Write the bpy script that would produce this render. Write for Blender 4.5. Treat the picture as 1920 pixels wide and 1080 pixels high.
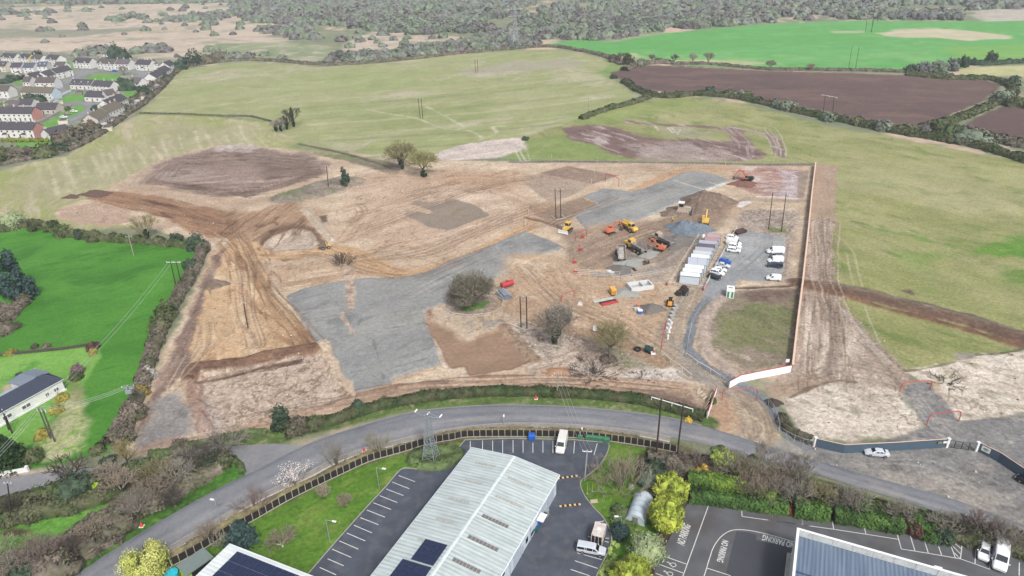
import bpy, math, random
import numpy as np
from mathutils import Vector, Matrix, Quaternion
R=math.radians
random.seed(7); rng=np.random.default_rng(7)
scene=bpy.context.scene
for o in list(bpy.data.objects): bpy.data.objects.remove(o)
# ---------------------------------------------------------------- camera
CAM_H=95.0; PITCH=R(27.5); ROLL=R(-1.1); FPX=1280.0
cd=bpy.data.cameras.new('camera'); cam=bpy.data.objects.new('camera',cd); scene.collection.objects.link(cam)
cam.location=(0,0,CAM_H); RM=Matrix.Rotation(R(90)-PITCH,3,'X')@Matrix.Rotation(ROLL,3,'Z')
cam.rotation_mode='QUATERNION'; cam.rotation_quaternion=RM.to_quaternion()
cd.sensor_width=36; cd.lens=24; cd.clip_start=1; cd.clip_end=12000
scene.camera=cam
scene.render.resolution_x=1024; scene.render.resolution_y=576
# ---------------------------------------------------------------- sky, sun, exposure
SUN_EL=R(48); SUN_AZ=R(158)      # azimuth the light comes from, measured clockwise from +y
world=bpy.data.worlds.new('World'); scene.world=world; world.use_nodes=True
wn=world.node_tree.nodes; bg=wn['Background']
sky=wn.new('ShaderNodeTexSky'); sky.sky_type='NISHITA'; sky.sun_disc=False
sky.sun_elevation=SUN_EL; sky.sun_rotation=SUN_AZ; sky.air_density=1.0; sky.dust_density=4.0; sky.ozone_density=1.0
hsv=wn.new('ShaderNodeHueSaturation'); hsv.inputs['Saturation'].default_value=0.42
world.node_tree.links.new(sky.outputs[0],hsv.inputs['Color']); world.node_tree.links.new(hsv.outputs[0],bg.inputs[0])
bg.inputs[1].default_value=0.125
sl=bpy.data.lights.new('sun','SUN'); sl.energy=1.85; sl.angle=R(9); sl.color=(1.0,0.98,0.95)
so=bpy.data.objects.new('sun',sl); scene.collection.objects.link(so)
sd=Vector((math.sin(SUN_AZ)*math.cos(SUN_EL),math.cos(SUN_AZ)*math.cos(SUN_EL),math.sin(SUN_EL)))
so.rotation_mode='QUATERNION'; so.rotation_quaternion=sd.to_track_quat('Z','Y'); so.location=(0,0,400)
scene.view_settings.view_transform='Standard'; scene.view_settings.look='None'
scene.view_settings.exposure=0.74; scene.view_settings.gamma=1
# ---------------------------------------------------------------- helpers
def G(px,py,h=0.0):
    """where the view line through photo point (px,py) meets height h"""
    d=RM@Vector(((px-960)/FPX,-(py-540)/FPX,-1.0)); t=(h-CAM_H)/d.z
    return Vector((d.x*t,d.y*t,h))
def Hgt(base,top):
    """height of a vertical post whose foot and top are at these photo points"""
    b=G(*base); d=RM@Vector(((top[0]-960)/FPX,-(top[1]-540)/FPX,-1.0))
    t=b.y/d.y; return CAM_H+d.z*t
def s2l(c):
    c=np.asarray(c,dtype=float)/255.0
    return np.where(c<=0.04045,c/12.92,((c+0.055)/1.055)**2.4)
ALB=0.62
def grade(c):
    v=s2l(c); l=float(v@np.array([.2126,.7152,.0722])); w=v[0]>v[1]>=v[2]*.98
    k=.90 if w else 1.0
    return (l+(v-l)*k)*ALB*(max(l,.02)/.3)**.16
def rgb(*c): return tuple(float(v) for v in grade(c))
TB=[np.random.default_rng(100+i).random((512,512)).astype(np.float32) for i in range(6)]
def vn(x,y,s=0):
    T=TB[s%6]; xi=np.floor(x).astype(np.int64); yi=np.floor(y).astype(np.int64)
    fx=x-xi; fy=y-yi; fx=fx*fx*(3-2*fx); fy=fy*fy*(3-2*fy)
    x0=xi&511; x1=(xi+1)&511; y0=(yi+37*s)&511; y1=(yi+37*s+1)&511
    return (T[y0,x0]*(1-fx)+T[y0,x1]*fx)*(1-fy)+(T[y1,x0]*(1-fx)+T[y1,x1]*fx)*fy
def fbm(x,y,o=4,s=0,g=0.5):
    a=1.0; t=0; r=0
    for i in range(o):
        r=r+a*vn(x*2**i+i*17.3,y*2**i+i*9.1,s+i); t+=a; a*=g
    return r/t
def sst(a,b,x): 
    t=np.clip((x-a)/(b-a),0,1); return t*t*(3-2*t)
# ---------------------------------------------------------------- the ground: one sheet to the horizon
sP,cP=math.sin(PITCH),math.cos(PITCH)
vrow=np.linspace(0.60,-0.475,1050)
yrow=CAM_H*(cP-vrow*sP)/(sP+vrow*cP)
yrow=np.concatenate([[-400,-100,0,30,50],yrow,[3200,4500,7000]])
zd=np.maximum(yrow,40)*cP+CAM_H*sP
u=np.concatenate([[-9,-4,-2,-1.4],np.linspace(-1.12,1.12,1500),[1.4,2,4,9]])
GX=(zd*0.78)[:,None]*u[None,:]; GY=np.repeat(yrow[:,None],len(u),1)
NR,NC=GX.shape
X=GX.ravel(); Y=GY.ravel(); NV=len(X)
C=np.zeros((NV,3)); Z=np.zeros(NV); K=np.full(NV,0.5)   # colour, relief, coarseness
def L(c): return grade(c)
def near(pts,marg):
    xs=[p[0] for p in pts]; ys=[p[1] for p in pts]
    r0=np.searchsorted(yrow,min(ys)-marg); r1=np.searchsorted(yrow,max(ys)+marg)
    m=(X[r0*NC:r1*NC]>min(xs)-marg)&(X[r0*NC:r1*NC]<max(xs)+marg)
    return np.nonzero(m)[0]+r0*NC
def W(px): return [tuple(G(*p)[:2]) for p in px]
def sdf(P,x,y):
    d=np.full(x.shape,1e18); ins=np.zeros(x.shape,bool); n=len(P)
    for i in range(n):
        ax,ay=P[i]; bx,by=P[(i+1)%n]; ex,ey=bx-ax,by-ay; L2=ex*ex+ey*ey+1e-9
        t=np.clip(((x-ax)*ex+(y-ay)*ey)/L2,0,1)
        d=np.minimum(d,(x-ax-t*ex)**2+(y-ay-t*ey)**2)
        if ay!=by: ins^=((ay>y)!=(by>y))&(x<(bx-ax)*(y-ay)/(by-ay)+ax)
    d=np.sqrt(d); return np.where(ins,d,-d)
def line(P,x,y):
    """signed cross distance and length along a world polyline"""
    d=np.full(x.shape,1e18); s=np.zeros(x.shape); t=np.zeros(x.shape); acc=0
    for i in range(len(P)-1):
        ax,ay=P[i]; bx,by=P[i+1]; ex,ey=bx-ax,by-ay; l=math.hypot(ex,ey)+1e-9
        q=((x-ax)*ex+(y-ay)*ey)/(l*l); qc=np.clip(q,0,1)
        dd=(x-ax-qc*ex)**2+(y-ay-qc*ey)**2; m=dd<d
        d=np.where(m,dd,d); sg=np.where((x-ax)*ey-(y-ay)*ex>0,1,-1)
        s=np.where(m,np.sqrt(dd)*sg,s); t=np.where(m,acc+qc*l,t); acc+=l
    return s,t
def smooth(P,n=6):
    P=[Vector((p[0],p[1],0)) for p in P]; out=[]
    for i in range(len(P)-1):
        p0=P[max(i-1,0)];p1=P[i];p2=P[i+1];p3=P[min(i+2,len(P)-1)]
        for k in range(n):
            t=k/n; out.append(0.5*((2*p1)+(p2-p0)*t+(2*p0-5*p1+4*p2-p3)*t*t+(3*p1-p0-3*p2+p3)*t**3))
    out.append(P[-1]); return [(p.x,p.y) for p in out]
def tex(c1,c2,sc=8.,c3=None,ang=None,ratio=5.,fine=1.2,hard=1.0,seed=0):
    """two or three colours mixed by patchy noise; ang (photo direction) draws the patches out into streaks"""
    a,b=L(c1),L(c2); cc=None if c3 is None else L(c3)
    def f(x,y):
        if ang is None: u,v=x/sc,y/sc; fu,fv=x/fine,y/fine
        else:
            ca,sa=math.cos(ang),math.sin(ang); p=x*ca+y*sa; q=-x*sa+y*ca
            wv=(fbm(x/25,y/25,2,seed+2)-.5)*1.6*sc
            u,v=p/(sc*ratio),(q+wv)/sc; fu,fv=p/(fine*ratio*2),(q+wv)/fine
        n=fbm(u,v,4,seed); n2=fbm(fu,fv,3,seed+1)
        m=sst(.5-.28/hard,.5+.28/hard,n*.6+n2*.4)[:,None]
        r=a*(1-m)+b*m
        if cc is not None:
            m3=sst(.52,.72,fbm(u*1.7+40,v*1.7+11,4,seed+3)*.65+n2*.35)[:,None]; r=r*(1-m3)+cc*m3
        return r
    return f
def wang(p,q):
    a=G(*p); b=G(*q); return math.atan2(b.y-a.y,b.x-a.x)
def region(px,f,edge=.8,amp=1.2,nf=.35,k=None,dz=None,seed=3,alpha=1.0):
    P=W(px) if not isinstance(px,dict) else px['w']
    I=near(P,edge+amp*2+1); x,y=X[I],Y[I]; d=sdf(P,x,y)+(fbm(x*nf,y*nf,4,seed)-.5)*2.6*amp
    m=sst(-edge,edge,d)*alpha; q=m>0.003; I=I[q]; m=m[q]; 
    if not len(I): return
    col=f(X[I],Y[I]); C[I]=C[I]*(1-m[:,None])+col*m[:,None]
    if k is not None: K[I]=K[I]*(1-m)+k*m
    if dz is not None: Z[I]=Z[I]*(1-m)+m*dz(X[I],Y[I],d[q])
def brush(px,w,f,edge=1.,amp=.8,streak=0,scol=None,k=None,dz=0,alpha=1.,sm=True,seed=2,sw=.7,thr=.5,rut=0,world=False,nf=.25):
    P=px if world else W(px)
    if sm: P=smooth(P)
    I=near(P,w+edge+amp*2); x,y=X[I],Y[I]; s,t=line(P,x,y)
    m=sst(-edge,edge,w/2-np.abs(s)+(fbm(x*nf,y*nf,3,seed)-.5)*2.5*amp)*alpha
    q=m>.003; I=I[q]; s=s[q]; t=t[q]; m=m[q]; x=X[I]; y=Y[I]
    if not len(I): return
    if f is not None: C[I]=C[I]*(1-m[:,None])+f(x,y)*m[:,None]
    if streak:
        wob=(fbm(t/30,s/20,2,seed)-.5)*6*sw
        n=fbm((s+wob)/sw,t/(sw*28),3,seed+1); a=(sst(thr-.03,thr+.12,n)*streak*m)[:,None]
        C[I]=C[I]*(1-a)+L(scol)*a
        if rut: Z[I]-=rut*(n-.5)*m
    if k is not None: K[I]=K[I]*(1-m)+k*m
    if dz: Z[I]+=dz*m
def ruts(px,gauge=2.2,w=.5,c=(150,120,95),a=.6,sm=True,passes=1,spread=1.2):
    P0=W(px); P0=smooth(P0) if sm else P0
    for k in range(passes):
        off=(random.random()-.5)*spread*2 if passes>1 else 0
        I=near(P0,gauge+w+spread+1); s,t=line(P0,X[I],Y[I]); s=s+off+(fbm(t/18+k*7,t*0,2,k)-.5)*spread
        m=np.exp(-((np.abs(s)-gauge/2)/(w*.6))**2)*a*sst(.3,.6,fbm(t/22+k*3,s*.4,3,k+2))
        q=m>.01; I=I[q]; m=np.clip(m[q],0,1)
        C[I]=C[I]*(1-m[:,None])+L(c)*m[:,None]; Z[I]-=.06*m
def band(x,y,path,w):  # helper mask
    s,t=line(W(path),x,y); return sst(w,w*.4,np.abs(s))
# --- 0 scrubland beyond everything
f=tex((128,138,108),(150,150,122),60,c3=(205,178,155),fine=9)
C[:]=f(X,Y)
heath=tex((206,186,166),(188,170,148),26,c3=(158,156,130),fine=4,ang=0.0,ratio=2.5)
region([(-400,30),(0,14),(200,10),(430,2),(560,14),(470,42),(440,60),(560,75),(420,95),(340,118),(200,104),(0,98),(-400,100)],heath,12,18,.02,k=.3)
region([(-300,56),(0,54),(120,56),(280,50),(260,58),(120,70),(0,72),(-300,74)],tex((140,145,122),(160,155,130),20,fine=4),6,10,.03)
region([(400,55),(480,44),(560,44),(540,62),(470,72),(400,66)],heath,6,8,.04)
region([(650,72),(730,55),(770,62),(860,68),(900,72),(840,78),(740,90),(650,95)],heath,6,6,.05)
region([(400,80),(560,80),(640,92),(700,108),(560,122),(430,122),(340,120)],tex((135,148,112),(160,165,128),20,c3=(182,172,150),fine=5),5,8,.03)
region([(1820,14),(1990,16),(1990,42),(1840,40)],tex((196,186,172),(176,168,150),18,fine=4),5,8,.04)
region([(1140,70),(1230,50),(1240,64),(1150,80)],tex((165,165,135),(140,150,112),18,fine=4),5,6,.04)
# --- village ground
region([(-500,95),(60,95),(300,112),(330,130),(300,175),(245,215),(190,250),(130,288),(0,318),(-500,330)],tex((128,138,112),(148,146,128),14,c3=(165,158,146),fine=3),3,3,.06)
lawnF=tex((98,160,62),(118,168,78),10,fine=2)
for q in ([(70,238),(128,205),(150,198),(160,204),(150,218),(120,232),(88,240)],[(108,190),(130,177),(160,172),(160,188),(130,194)],
          [(160,146),(180,139),(226,140),(222,150),(190,156),(170,156)],[(328,114),(345,110),(350,118),(335,120)],[(108,118),(135,116),(138,128),(112,126)],
          [(30,262),(110,262),(120,282),(20,285)],[(230,172),(275,170),(270,180),(235,182)],[(35,228),(60,230),(70,236),(40,236)],[(40,150),(60,148),(60,156),(20,158)]): region(q,lawnF,.8,.8,.2)
roadF=tex((150,152,158),(140,142,150),10,fine=2)
for p,w in (([(60,242),(100,242),(130,226),(165,208),(178,200),(150,192),(100,195),(0,196),(-60,198)],6),([(112,158),(140,146),(175,133),(200,131),(260,135),(275,142),(262,150),(240,152)],7),
            ([(112,158),(125,176),(150,170),(200,168)],4),([(138,140),(160,132)],5),([(178,200),(215,176)],4)): brush(p,w,roadF,.8,.3)
# --- fields
oliveA=tex((168,168,124),(152,160,104),20,c3=(184,176,146),fine=1.8,ang=wang((480,215),(700,185)),ratio=3)
mid=[(338,132),(400,122),(480,117),(600,126),(700,120),(860,103),(960,95),(1030,92),(1110,104),(1150,118),(1165,133),(1138,142),(1165,160),(1196,180),(1150,203),(1060,232),(985,256),(900,272),(820,288),(750,300),(690,290),(620,280),(560,268),(530,250),(505,226),(470,216),(262,212),(296,180)]
region(mid,oliveA,2,2.5,.08,k=.6)
region([(1130,100),(1165,120),(1168,136),(1140,146),(1118,138),(1140,125)],tex((118,150,78),(150,165,105),12,fine=2),3,2,.1)
region([(860,135),(960,117),(1060,112),(1090,122),(1000,132),(880,142)],tex((165,155,142),(178,168,148),14,fine=3,ang=0.1),5,6,.05,alpha=.7)
region([(520,150),(700,130),(850,140),(780,160),(600,172),(480,178)],tex((140,160,92),(168,170,118),20,fine=3,ang=.3,ratio=4),12,14,.03,alpha=.55)
region([(620,195),(900,170),(960,185),(900,225),(760,250),(640,240)],tex((135,150,88),(165,165,118),10,fine=1.6,ang=wang((620,245),(960,185)),ratio=6),10,14,.03,alpha=.6)
for i in range(13):
    y0=150+i*10; c_=((118,132,80),(196,190,150))[i%2]; brush([(520+i*12,y0+34),(760+i*20,y0+14),(980+i*16,y0-6),(1150,y0-22)],1.0+i%3,tex(c_,c_,10),1,.9,alpha=.42)
for i in range(26):
    a=1560+(i*61)%330; b=300+(i*37)%220; brush([(a,b),(a+45+(i%5)*16,b+9),(a+120+(i%4)*22,b+22)],2.2+i%3,tex(((112,132,66),(198,190,150),(126,142,78))[i%3],(150,156,100),5),2.2,2.4,alpha=.5)
fieldL=tex((156,162,100),(178,170,132),14,c3=(190,176,144),fine=1.6,ang=wang((230,250),(250,330)),ratio=3)
region([(262,213),(470,218),(508,228),(528,252),(560,270),(610,284),(640,330),(300,420),(100,440),(0,435),(-500,420),(-500,345),(0,320),(60,306),(130,290),(190,252)],fieldL,1.5,2,.1,k=.6)
stripe=L((196,184,152)); st2=L((150,142,112))
region([(40,330),(210,280),(300,238),(380,232),(480,250),(420,270),(300,290),(220,350),(90,385),(30,370)],tex((158,148,120),(188,176,146),6,fine=1.5,ang=wang((230,250),(250,330)),ratio=4),9,6,.06,alpha=.5)
for i in range(26):
    x0=55+i*16.5+(i*7%5)*1.5; j=(i*13%9)-4; brush([(x0+14+j*.3,306-i*2.9+j*2),(x0+25+j,333-i*3.2),(x0+34+i*.5,360-i*3.4+(i*11%13)*1.6-8)],.7+(i*5%4)*.35,tex((214,204,176),(198,188,156),5),.9,1.2,alpha=.22+.08*(i*3%5))
brush([(262,213),(400,218),(508,228)],5,tex((112,140,72),(135,155,85),8),2,1.5,alpha=.8)
fieldR=tex((146,150,92),(172,168,114),9,c3=(128,142,80),fine=1.,ang=wang((1560,300),(1760,340)),ratio=2.2)
region([(960,300),(985,258),(1060,233),(1150,205),(1230,184),(1290,180),(1400,196),(1550,236),(1700,262),(1920,303),(2500,380),(2500,700),(1920,655),(1800,675),(1740,690),(1700,700),(1500,620),(1440,310)],fieldR,1.5,2,.1,k=.75)
region([(1080,215),(1250,190),(1330,195),(1200,215),(1100,235)],tex((120,150,72),(150,165,96),14),6,6,.06,alpha=.6)
region([(1560,290),(1900,350),(1920,400),(1700,380),(1580,350)],tex((185,176,136),(170,168,116),9,fine=2,ang=-.2),10,12,.04,alpha=.4)
gr=tex((92,142,48),(120,155,66),7,fine=1.5)
region([(1800,466),(1850,460),(1880,448),(1960,440),(1960,490),(1890,478),(1830,478)],gr,2.5,4,.12)
brush([(1620,424),(1690,440),(1760,455),(1810,468)],3,gr,1.5,2.2,alpha=.75)
region([(1660,470),(1760,480),(1740,510),(1660,490)],gr,4,6,.1,alpha=.5)
region([(1880,500),(1990,510),(1990,560),(1900,530)],gr,4,6,.1,alpha=.6)
region([(1700,490),(1920,540),(1920,600),(1720,560)],tex((138,150,84),(160,158,104),8,fine=1.5),8,8,.06,alpha=.6)
farg=tex((98,168,82),(108,175,98),50,c3=(128,178,106),fine=8,ang=0.05,ratio=5)
region([(1012,84),(1090,75),(1150,79),(1190,72),(1250,62),(1330,55),(1440,45),(1600,39),(1800,40),(2400,36),(2400,90),(1920,112),(1800,127),(1700,131),(1440,131),(1250,119),(1170,106),(1100,96)],farg,2,2,.08,k=.2)
region([(1645,62),(1700,54),(1760,52),(1820,58),(1880,66),(1900,74),(1820,76),(1740,70),(1660,68)],tex((205,190,160),(190,184,148),20,fine=5,ang=0.,ratio=3),5,8,.05)
for q in ([(1180,98),(1196,98),(1200,107),(1185,108)],[(1210,112),(1360,112),(1460,119),(1400,121),(1220,116)],[(1560,58),(1620,58),(1620,62),(1560,62)]): region(q,tex((196,186,150),(176,178,130),12),3,5,.08,alpha=.8)
region([(1760,90),(2000,80),(2000,110),(1800,108)],tex((150,178,70),(130,172,80),18,ang=0.,ratio=5,fine=4),8,6,.04,alpha=.5)
pl=tex((122,96,88),(108,86,82),16,c3=(134,104,94),fine=2,ang=wang((1200,160),(1860,170)),ratio=4)
region([(1142,137),(1200,123),(1260,122),(1440,133),(1560,136),(1700,141),(1850,151),(1880,160),(1842,190),(1762,224),(1700,238),(1650,232),(1540,207),(1440,190),(1380,176),(1250,172),(1190,165),(1165,150)],pl,1.2,1.2,.15,k=.6)
region([(2300,120),(1920,186),(1850,212),(1802,236),(1860,262),(1920,276),(2300,330)],pl,1.2,1.2,.15,k=.6)
region([(1790,131),(1860,124),(2100,120),(2100,145),(1860,142),(1800,138)],tex((196,190,140),(180,180,126),14,fine=3),2,2,.1)
brush([(1225,122),(1440,132),(1700,140),(1850,150),(1884,160),(1850,190),(1765,226)],2.5,tex((188,180,146),(150,150,110),8),1,1,alpha=.8)
brush([(1175,150),(1195,168),(1215,172)],2,tex((190,180,150),(160,150,120),8),1,1,alpha=.7)
greenL=tex((76,140,44),(92,154,54),14,c3=(68,130,38),fine=1.2,ang=.6,ratio=2)
region([(-600,470),(0,432),(60,424),(105,430),(112,440),(250,456),(365,464),(385,466),(362,500),(305,600),(272,680),(236,770),(205,850),(150,862),(60,880),(0,884),(-600,900)],greenL,1,1,.3,k=.5)
lg=tex((118,172,72),(134,180,88),8,fine=1.4,c3=(98,158,62))
region([(-200,672),(0,668),(165,650),(188,652),(190,668),(170,695),(150,735),(120,760),(85,800),(30,860),(-100,880),(-300,800)],lg,.7,.5,.4)
region([(118,742),(152,735),(165,790),(150,845),(90,862),(60,845),(100,800)],tex((172,178,122),(188,186,140),4,c3=(130,165,80),fine=.9),1.5,1.5,.3,k=.9)
region([(5,725),(52,712),(60,722),(30,745),(8,748)],tex((200,178,150),(184,164,138),4),.5,.4,.5)
region([(130,690),(146,700),(158,730),(150,760),(128,742)],tex((140,150,84),(150,140,100),4),1,1,.3,alpha=.6)
# --- land left of the bend: side road verge, small field, wood floor
region([(-600,900),(0,930),(150,900),(300,880),(440,850),(470,880),(440,905),(330,960),(230,1020),(140,1090),(-200,1300),(-600,1300)],tex((112,100,82),(96,98,66),5,c3=(128,118,88),fine=1),.8,.6,.3,k=.9)
region([(-300,985),(0,965),(120,952),(205,943),(215,952),(150,978),(112,1012),(60,1022),(0,1028),(-300,1060)],tex((100,160,60),(122,170,76),7,fine=1.4),1,1.2,.3)
region([(-20,1000),(30,990),(66,990),(60,1002),(15,1006)],tex((112,92,74),(98,90,60),3),.8,.8,.5)
brush([(130,1090),(225,1012),(330,950),(425,897),(455,885)],5.2,tex((84,128,48),(68,108,40),2.5,c3=(106,144,64),fine=.6),.7,.8,k=1.)
brush([(425,897),(452,872),(440,858)],5.2,tex((92,146,50),(74,124,44),2.5,fine=.6),.7,.8,k=1.)
# --- construction site
soil=tex((208,186,158),(192,164,136),9,c3=(214,194,168),fine=1.3,ang=wang((700,400),(1000,360)),ratio=3)
site=[(106,392),(180,366),(235,335),(300,300),(400,273),(480,275),(560,282),(640,285),(700,298),(810,300),(900,302),(1100,303),(1440,310),(1530,306),(1528,330),(1500,690),(1400,712),(1372,735),(1440,790),(1460,820),(1330,806),(1322,772),(1180,745),(1000,733),(850,742),(700,768),(560,795),(440,812),(330,838),(240,858),(250,800),(285,700),(335,600),(385,500),(392,470),(372,450),(260,425),(108,412)]
region(site,soil,1,1.2,.25,k=.9)
pale=tex((212,196,178),(196,176,158),6,c3=(182,162,144),fine=.9)
grey_br=tex((168,142,122),(154,128,110),9,fine=1.5,ang=0.2,ratio=3)
dark=tex((162,138,124),(142,118,106),7,c3=(184,160,144),fine=1.2,ang=wang((300,330),(600,300)),ratio=6)
region([(252,345),(290,312),(345,290),(400,275),(480,273),(560,288),(608,300),(600,332),(520,352),(470,372),(400,368),(320,352)],dark,2.5,5,.09,k=1.)
region([(225,350),(290,318),(380,350),(470,372),(600,332),(640,345),(560,380),(440,392),(300,368)],tex((188,160,134),(168,138,114),5,c3=(204,180,154),ang=.1,ratio=5,fine=1.),3,4,.1,alpha=.45)
brush([(255,340),(300,308),(380,284),(480,276),(590,290)],8,None,2,1,streak=.7,scol=(172,152,138),sw=.9)
brush([(290,338),(360,352),(440,362),(520,350),(600,322)],7,tex((138,112,100),(118,96,86),6,ang=0.,ratio=5),1.5,1.2,streak=.6,scol=(164,138,120),sw=.8,rut=.3)
region([(295,325),(350,316),(410,318),(400,332),(340,340),(300,338)],tex((180,160,148),(164,142,130),6,ang=.2,ratio=4),3,3,.1,alpha=.8)
region([(400,275),(455,270),(490,276),(470,284),(410,284)],tex((208,198,192),(180,160,148),3),2,2.5,.2,alpha=.85)
region([(480,300),(560,292),(600,305),(590,325),(500,335)],tex((140,114,100),(128,104,92),5,ang=0.,ratio=7,fine=.8),4,3,.1,alpha=.7)
brown=tex((158,116,86),(176,134,100),6,c3=(134,98,76),fine=1.,ang=wang((180,372),(440,440)),ratio=8)
region([(160,372),(200,358),(262,360),(345,380),(430,395),(470,425),(440,447),(378,440),(300,405),(210,388)],brown,1.2,2,.15,k=1.)
ruts([(200,372),(300,385),(400,420),(460,450)],2.4,.7,(196,158,120),.5,passes=4,spread=6)
region([(112,394),(180,378),(235,392),(262,412),(200,426),(112,412)],tex((196,168,144),(184,154,130),7,ang=wang((112,392),(200,405)),ratio=5,fine=1.),1,1,.2)
region([(210,345),(300,350),(420,372),(460,385),(440,398),(340,378),(250,360)],tex((196,170,144),(180,150,124),6,ang=-.3,ratio=5),3,3,.1)
region([(430,400),(560,375),(600,400),(560,440),(480,470),(400,480),(440,440)],tex((190,158,128),(168,132,100),7,c3=(150,118,92),ang=wang((440,450),(540,380)),ratio=4,fine=1.1),4,4,.1)
# mound islands with rubble and thin turf
region([(505,370),(560,352),(640,330),(690,335),(680,348),(600,370),(560,380),(510,380)],tex((160,146,132),(140,126,112),3,c3=(120,132,88),fine=.8),1,1.5,.3,k=1.,dz=lambda x,y,d:np.clip(d*.3,0,1.2)*(0.6+fbm(x/2,y/2,3)))
region([(515,366),(560,358),(570,366),(530,374)],tex((128,140,96),(150,150,116),3),1,1,.3)
region([(640,288),(700,300),(760,315),(740,330),(660,305),(600,290)],tex((128,112,98),(150,132,116),4,c3=(118,130,86),fine=.9),1.5,2,.2)
region([(560,268),(640,284),(740,304),(720,312),(600,292),(540,275)],tex((120,142,84),(150,150,110),6),2,2,.15,alpha=.7)
brush([(560,270),(620,282),(690,300),(740,318)],2.5,tex((100,88,78),(120,104,90),4),.8,.6)
# yard round the two oaks
brush([(700,300),(790,318),(830,320)],3,tex((150,130,112),(120,104,92),4),1,1,alpha=.7)
# basin
region([(484,452),(505,432),(552,420),(592,428),(612,455),(590,478),(530,490),(496,484)],tex((150,118,92),(130,100,78),3,fine=.8),1,1.2,.3)
region([(496,460),(512,442),(552,428),(582,434),(598,458),(580,474),(534,482),(508,478)],tex((200,182,164),(188,168,148),7,ang=.9,ratio=3,fine=.9),.7,.7,.3,dz=lambda x,y,d:-1.5*sst(0,2,d))
brush([(505,474),(500,458),(518,446),(548,436)],2.2,tex((206,188,168),(196,176,154),3),.4,.2,dz=.0)
region([(562,394),(578,391),(602,415),(634,452),(616,456),(590,425)],tex((192,172,150),(204,184,160),3,ang=wang((570,392),(625,454)),ratio=5,fine=.6),.5,.4,.4,dz=lambda x,y,d:sst(0,2,d)*1.3)
region([(598,405),(612,403),(614,416),(604,417)],tex((138,112,92),(120,96,80),2),.5,.4,.4)
# haul roads
sand=tex((210,176,134),(198,160,118),6,c3=(218,188,150),fine=1.1,ang=wang((440,460),(520,620)),ratio=5)
region([(400,480),(420,462),(460,446),(492,462),(500,520),(540,580),(598,630),(606,652),(540,660),(470,672),(400,684),(352,690),(345,650),(368,590),(388,530)],sand,1.2,1.5,.2,k=.8)
for p,w in (([(440,440),(462,480),(470,540),(500,600),(560,640)],7),([(420,455),(440,500),(440,560),(430,620),(400,660)],5),([(480,470),(500,530),(560,600)],4)):
    brush(p,w,None,1.5,1,streak=.75,scol=(166,122,82),sw=.8,rut=.25)
region([(500,560),(560,610),(596,640),(560,655),(520,640),(505,600)],tex((168,126,90),(190,150,110),4,ang=wang((440,460),(520,620)),ratio=5),3,3,.15,alpha=.75)
region([(386,585),(440,560),(500,580),(510,620),(470,645),(400,640),(380,615)],tex((214,184,146),(204,170,128),8,fine=1.5),4,3,.1,alpha=.7)
brush([(395,600),(402,632),(440,650),(500,640),(520,600)],2,None,.8,.4,streak=.7,scol=(176,136,98),sw=.5)
region([(520,500),(640,480),(700,515),(640,525),(570,540),(535,552),(520,530)],tex((196,166,136),(178,144,114),6,c3=(210,186,158),fine=1.,ang=.4,ratio=3),3,3,.15)
brush([(500,476),(560,474),(620,468),(668,478),(700,498),(750,516),(800,512),(870,490),(930,462),(985,430)],9,tex((212,176,132),(202,164,120),5,fine=1.),1.3,.8,streak=.55,scol=(180,138,98),sw=.6,rut=.15)
brush([(985,430),(1010,405),(1050,388),(1110,372),(1180,362),(1240,335),(1290,318),(1380,318)],6,tex((208,172,134),(196,160,124),5,fine=1.),1.3,.8,streak=.5,scol=(178,140,104),sw=.6)
region([(700,330),(850,315),(960,330),(990,360),(980,400),(930,440),(860,470),(780,480),(700,470),(660,440),(640,400),(650,360)],tex((204,176,150),(190,158,130),10,c3=(214,192,170),fine=1.3,ang=wang((660,420),(960,340)),ratio=5),8,6,.05,alpha=.85)
for p in ([(640,450),(700,400),(800,370),(930,330)],[(660,480),(760,460),(880,440),(960,400)],[(700,330),(800,330),(900,350),(980,380)],[(850,500),(760,470),(700,480)]):
    brush(p,10,None,3,2,streak=.45,scol=(170,134,104),sw=.9,rut=.15)
ruts([(640,395),(670,385),(680,400),(665,415)],2.4,.5,(150,122,98),.7,passes=3,spread=2)
ruts([(735,360),(800,378),(860,395)],2.2,.5,(160,126,98),.6)
region([(820,330),(960,320),(1010,335),(960,360),(860,345)],tex((206,172,136),(190,150,116),6,ang=.2,ratio=4),4,4,.1,alpha=.7)
patch=tex((162,145,128),(152,136,120),6,fine=.8)
region([(755,402),(765,395),(802,400),(815,399),(806,393),(770,383),(777,376),(830,381),(836,373),(855,374),(878,380),(900,390),(919,404),(880,418),(840,432),(802,425),(780,413)],patch,.35,.5,.4,k=.5)
region([(1009,325),(1065,311),(1160,329),(1110,345)],tex((166,142,122),(156,132,112),6),.4,.4,.3)
region([(975,338),(1009,325),(1110,345),(1072,367),(1030,380)],tex((182,160,140),(172,150,130),6),.6,.6,.3)
region([(998,402),(1090,370),(1122,384),(1082,402),(1060,420),(1042,422)],tex((168,144,122),(158,132,110),5),.5,.5,.3)
region([(965,385),(1040,378),(1030,395),(985,405)],tex((190,160,130),(170,138,110),5),3,2,.1)
brush([(986,407),(1030,418),(1080,440),(1120,470)],2.5,tex((130,106,92),(150,122,102),3),.6,.5,dz=-.3)
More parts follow.
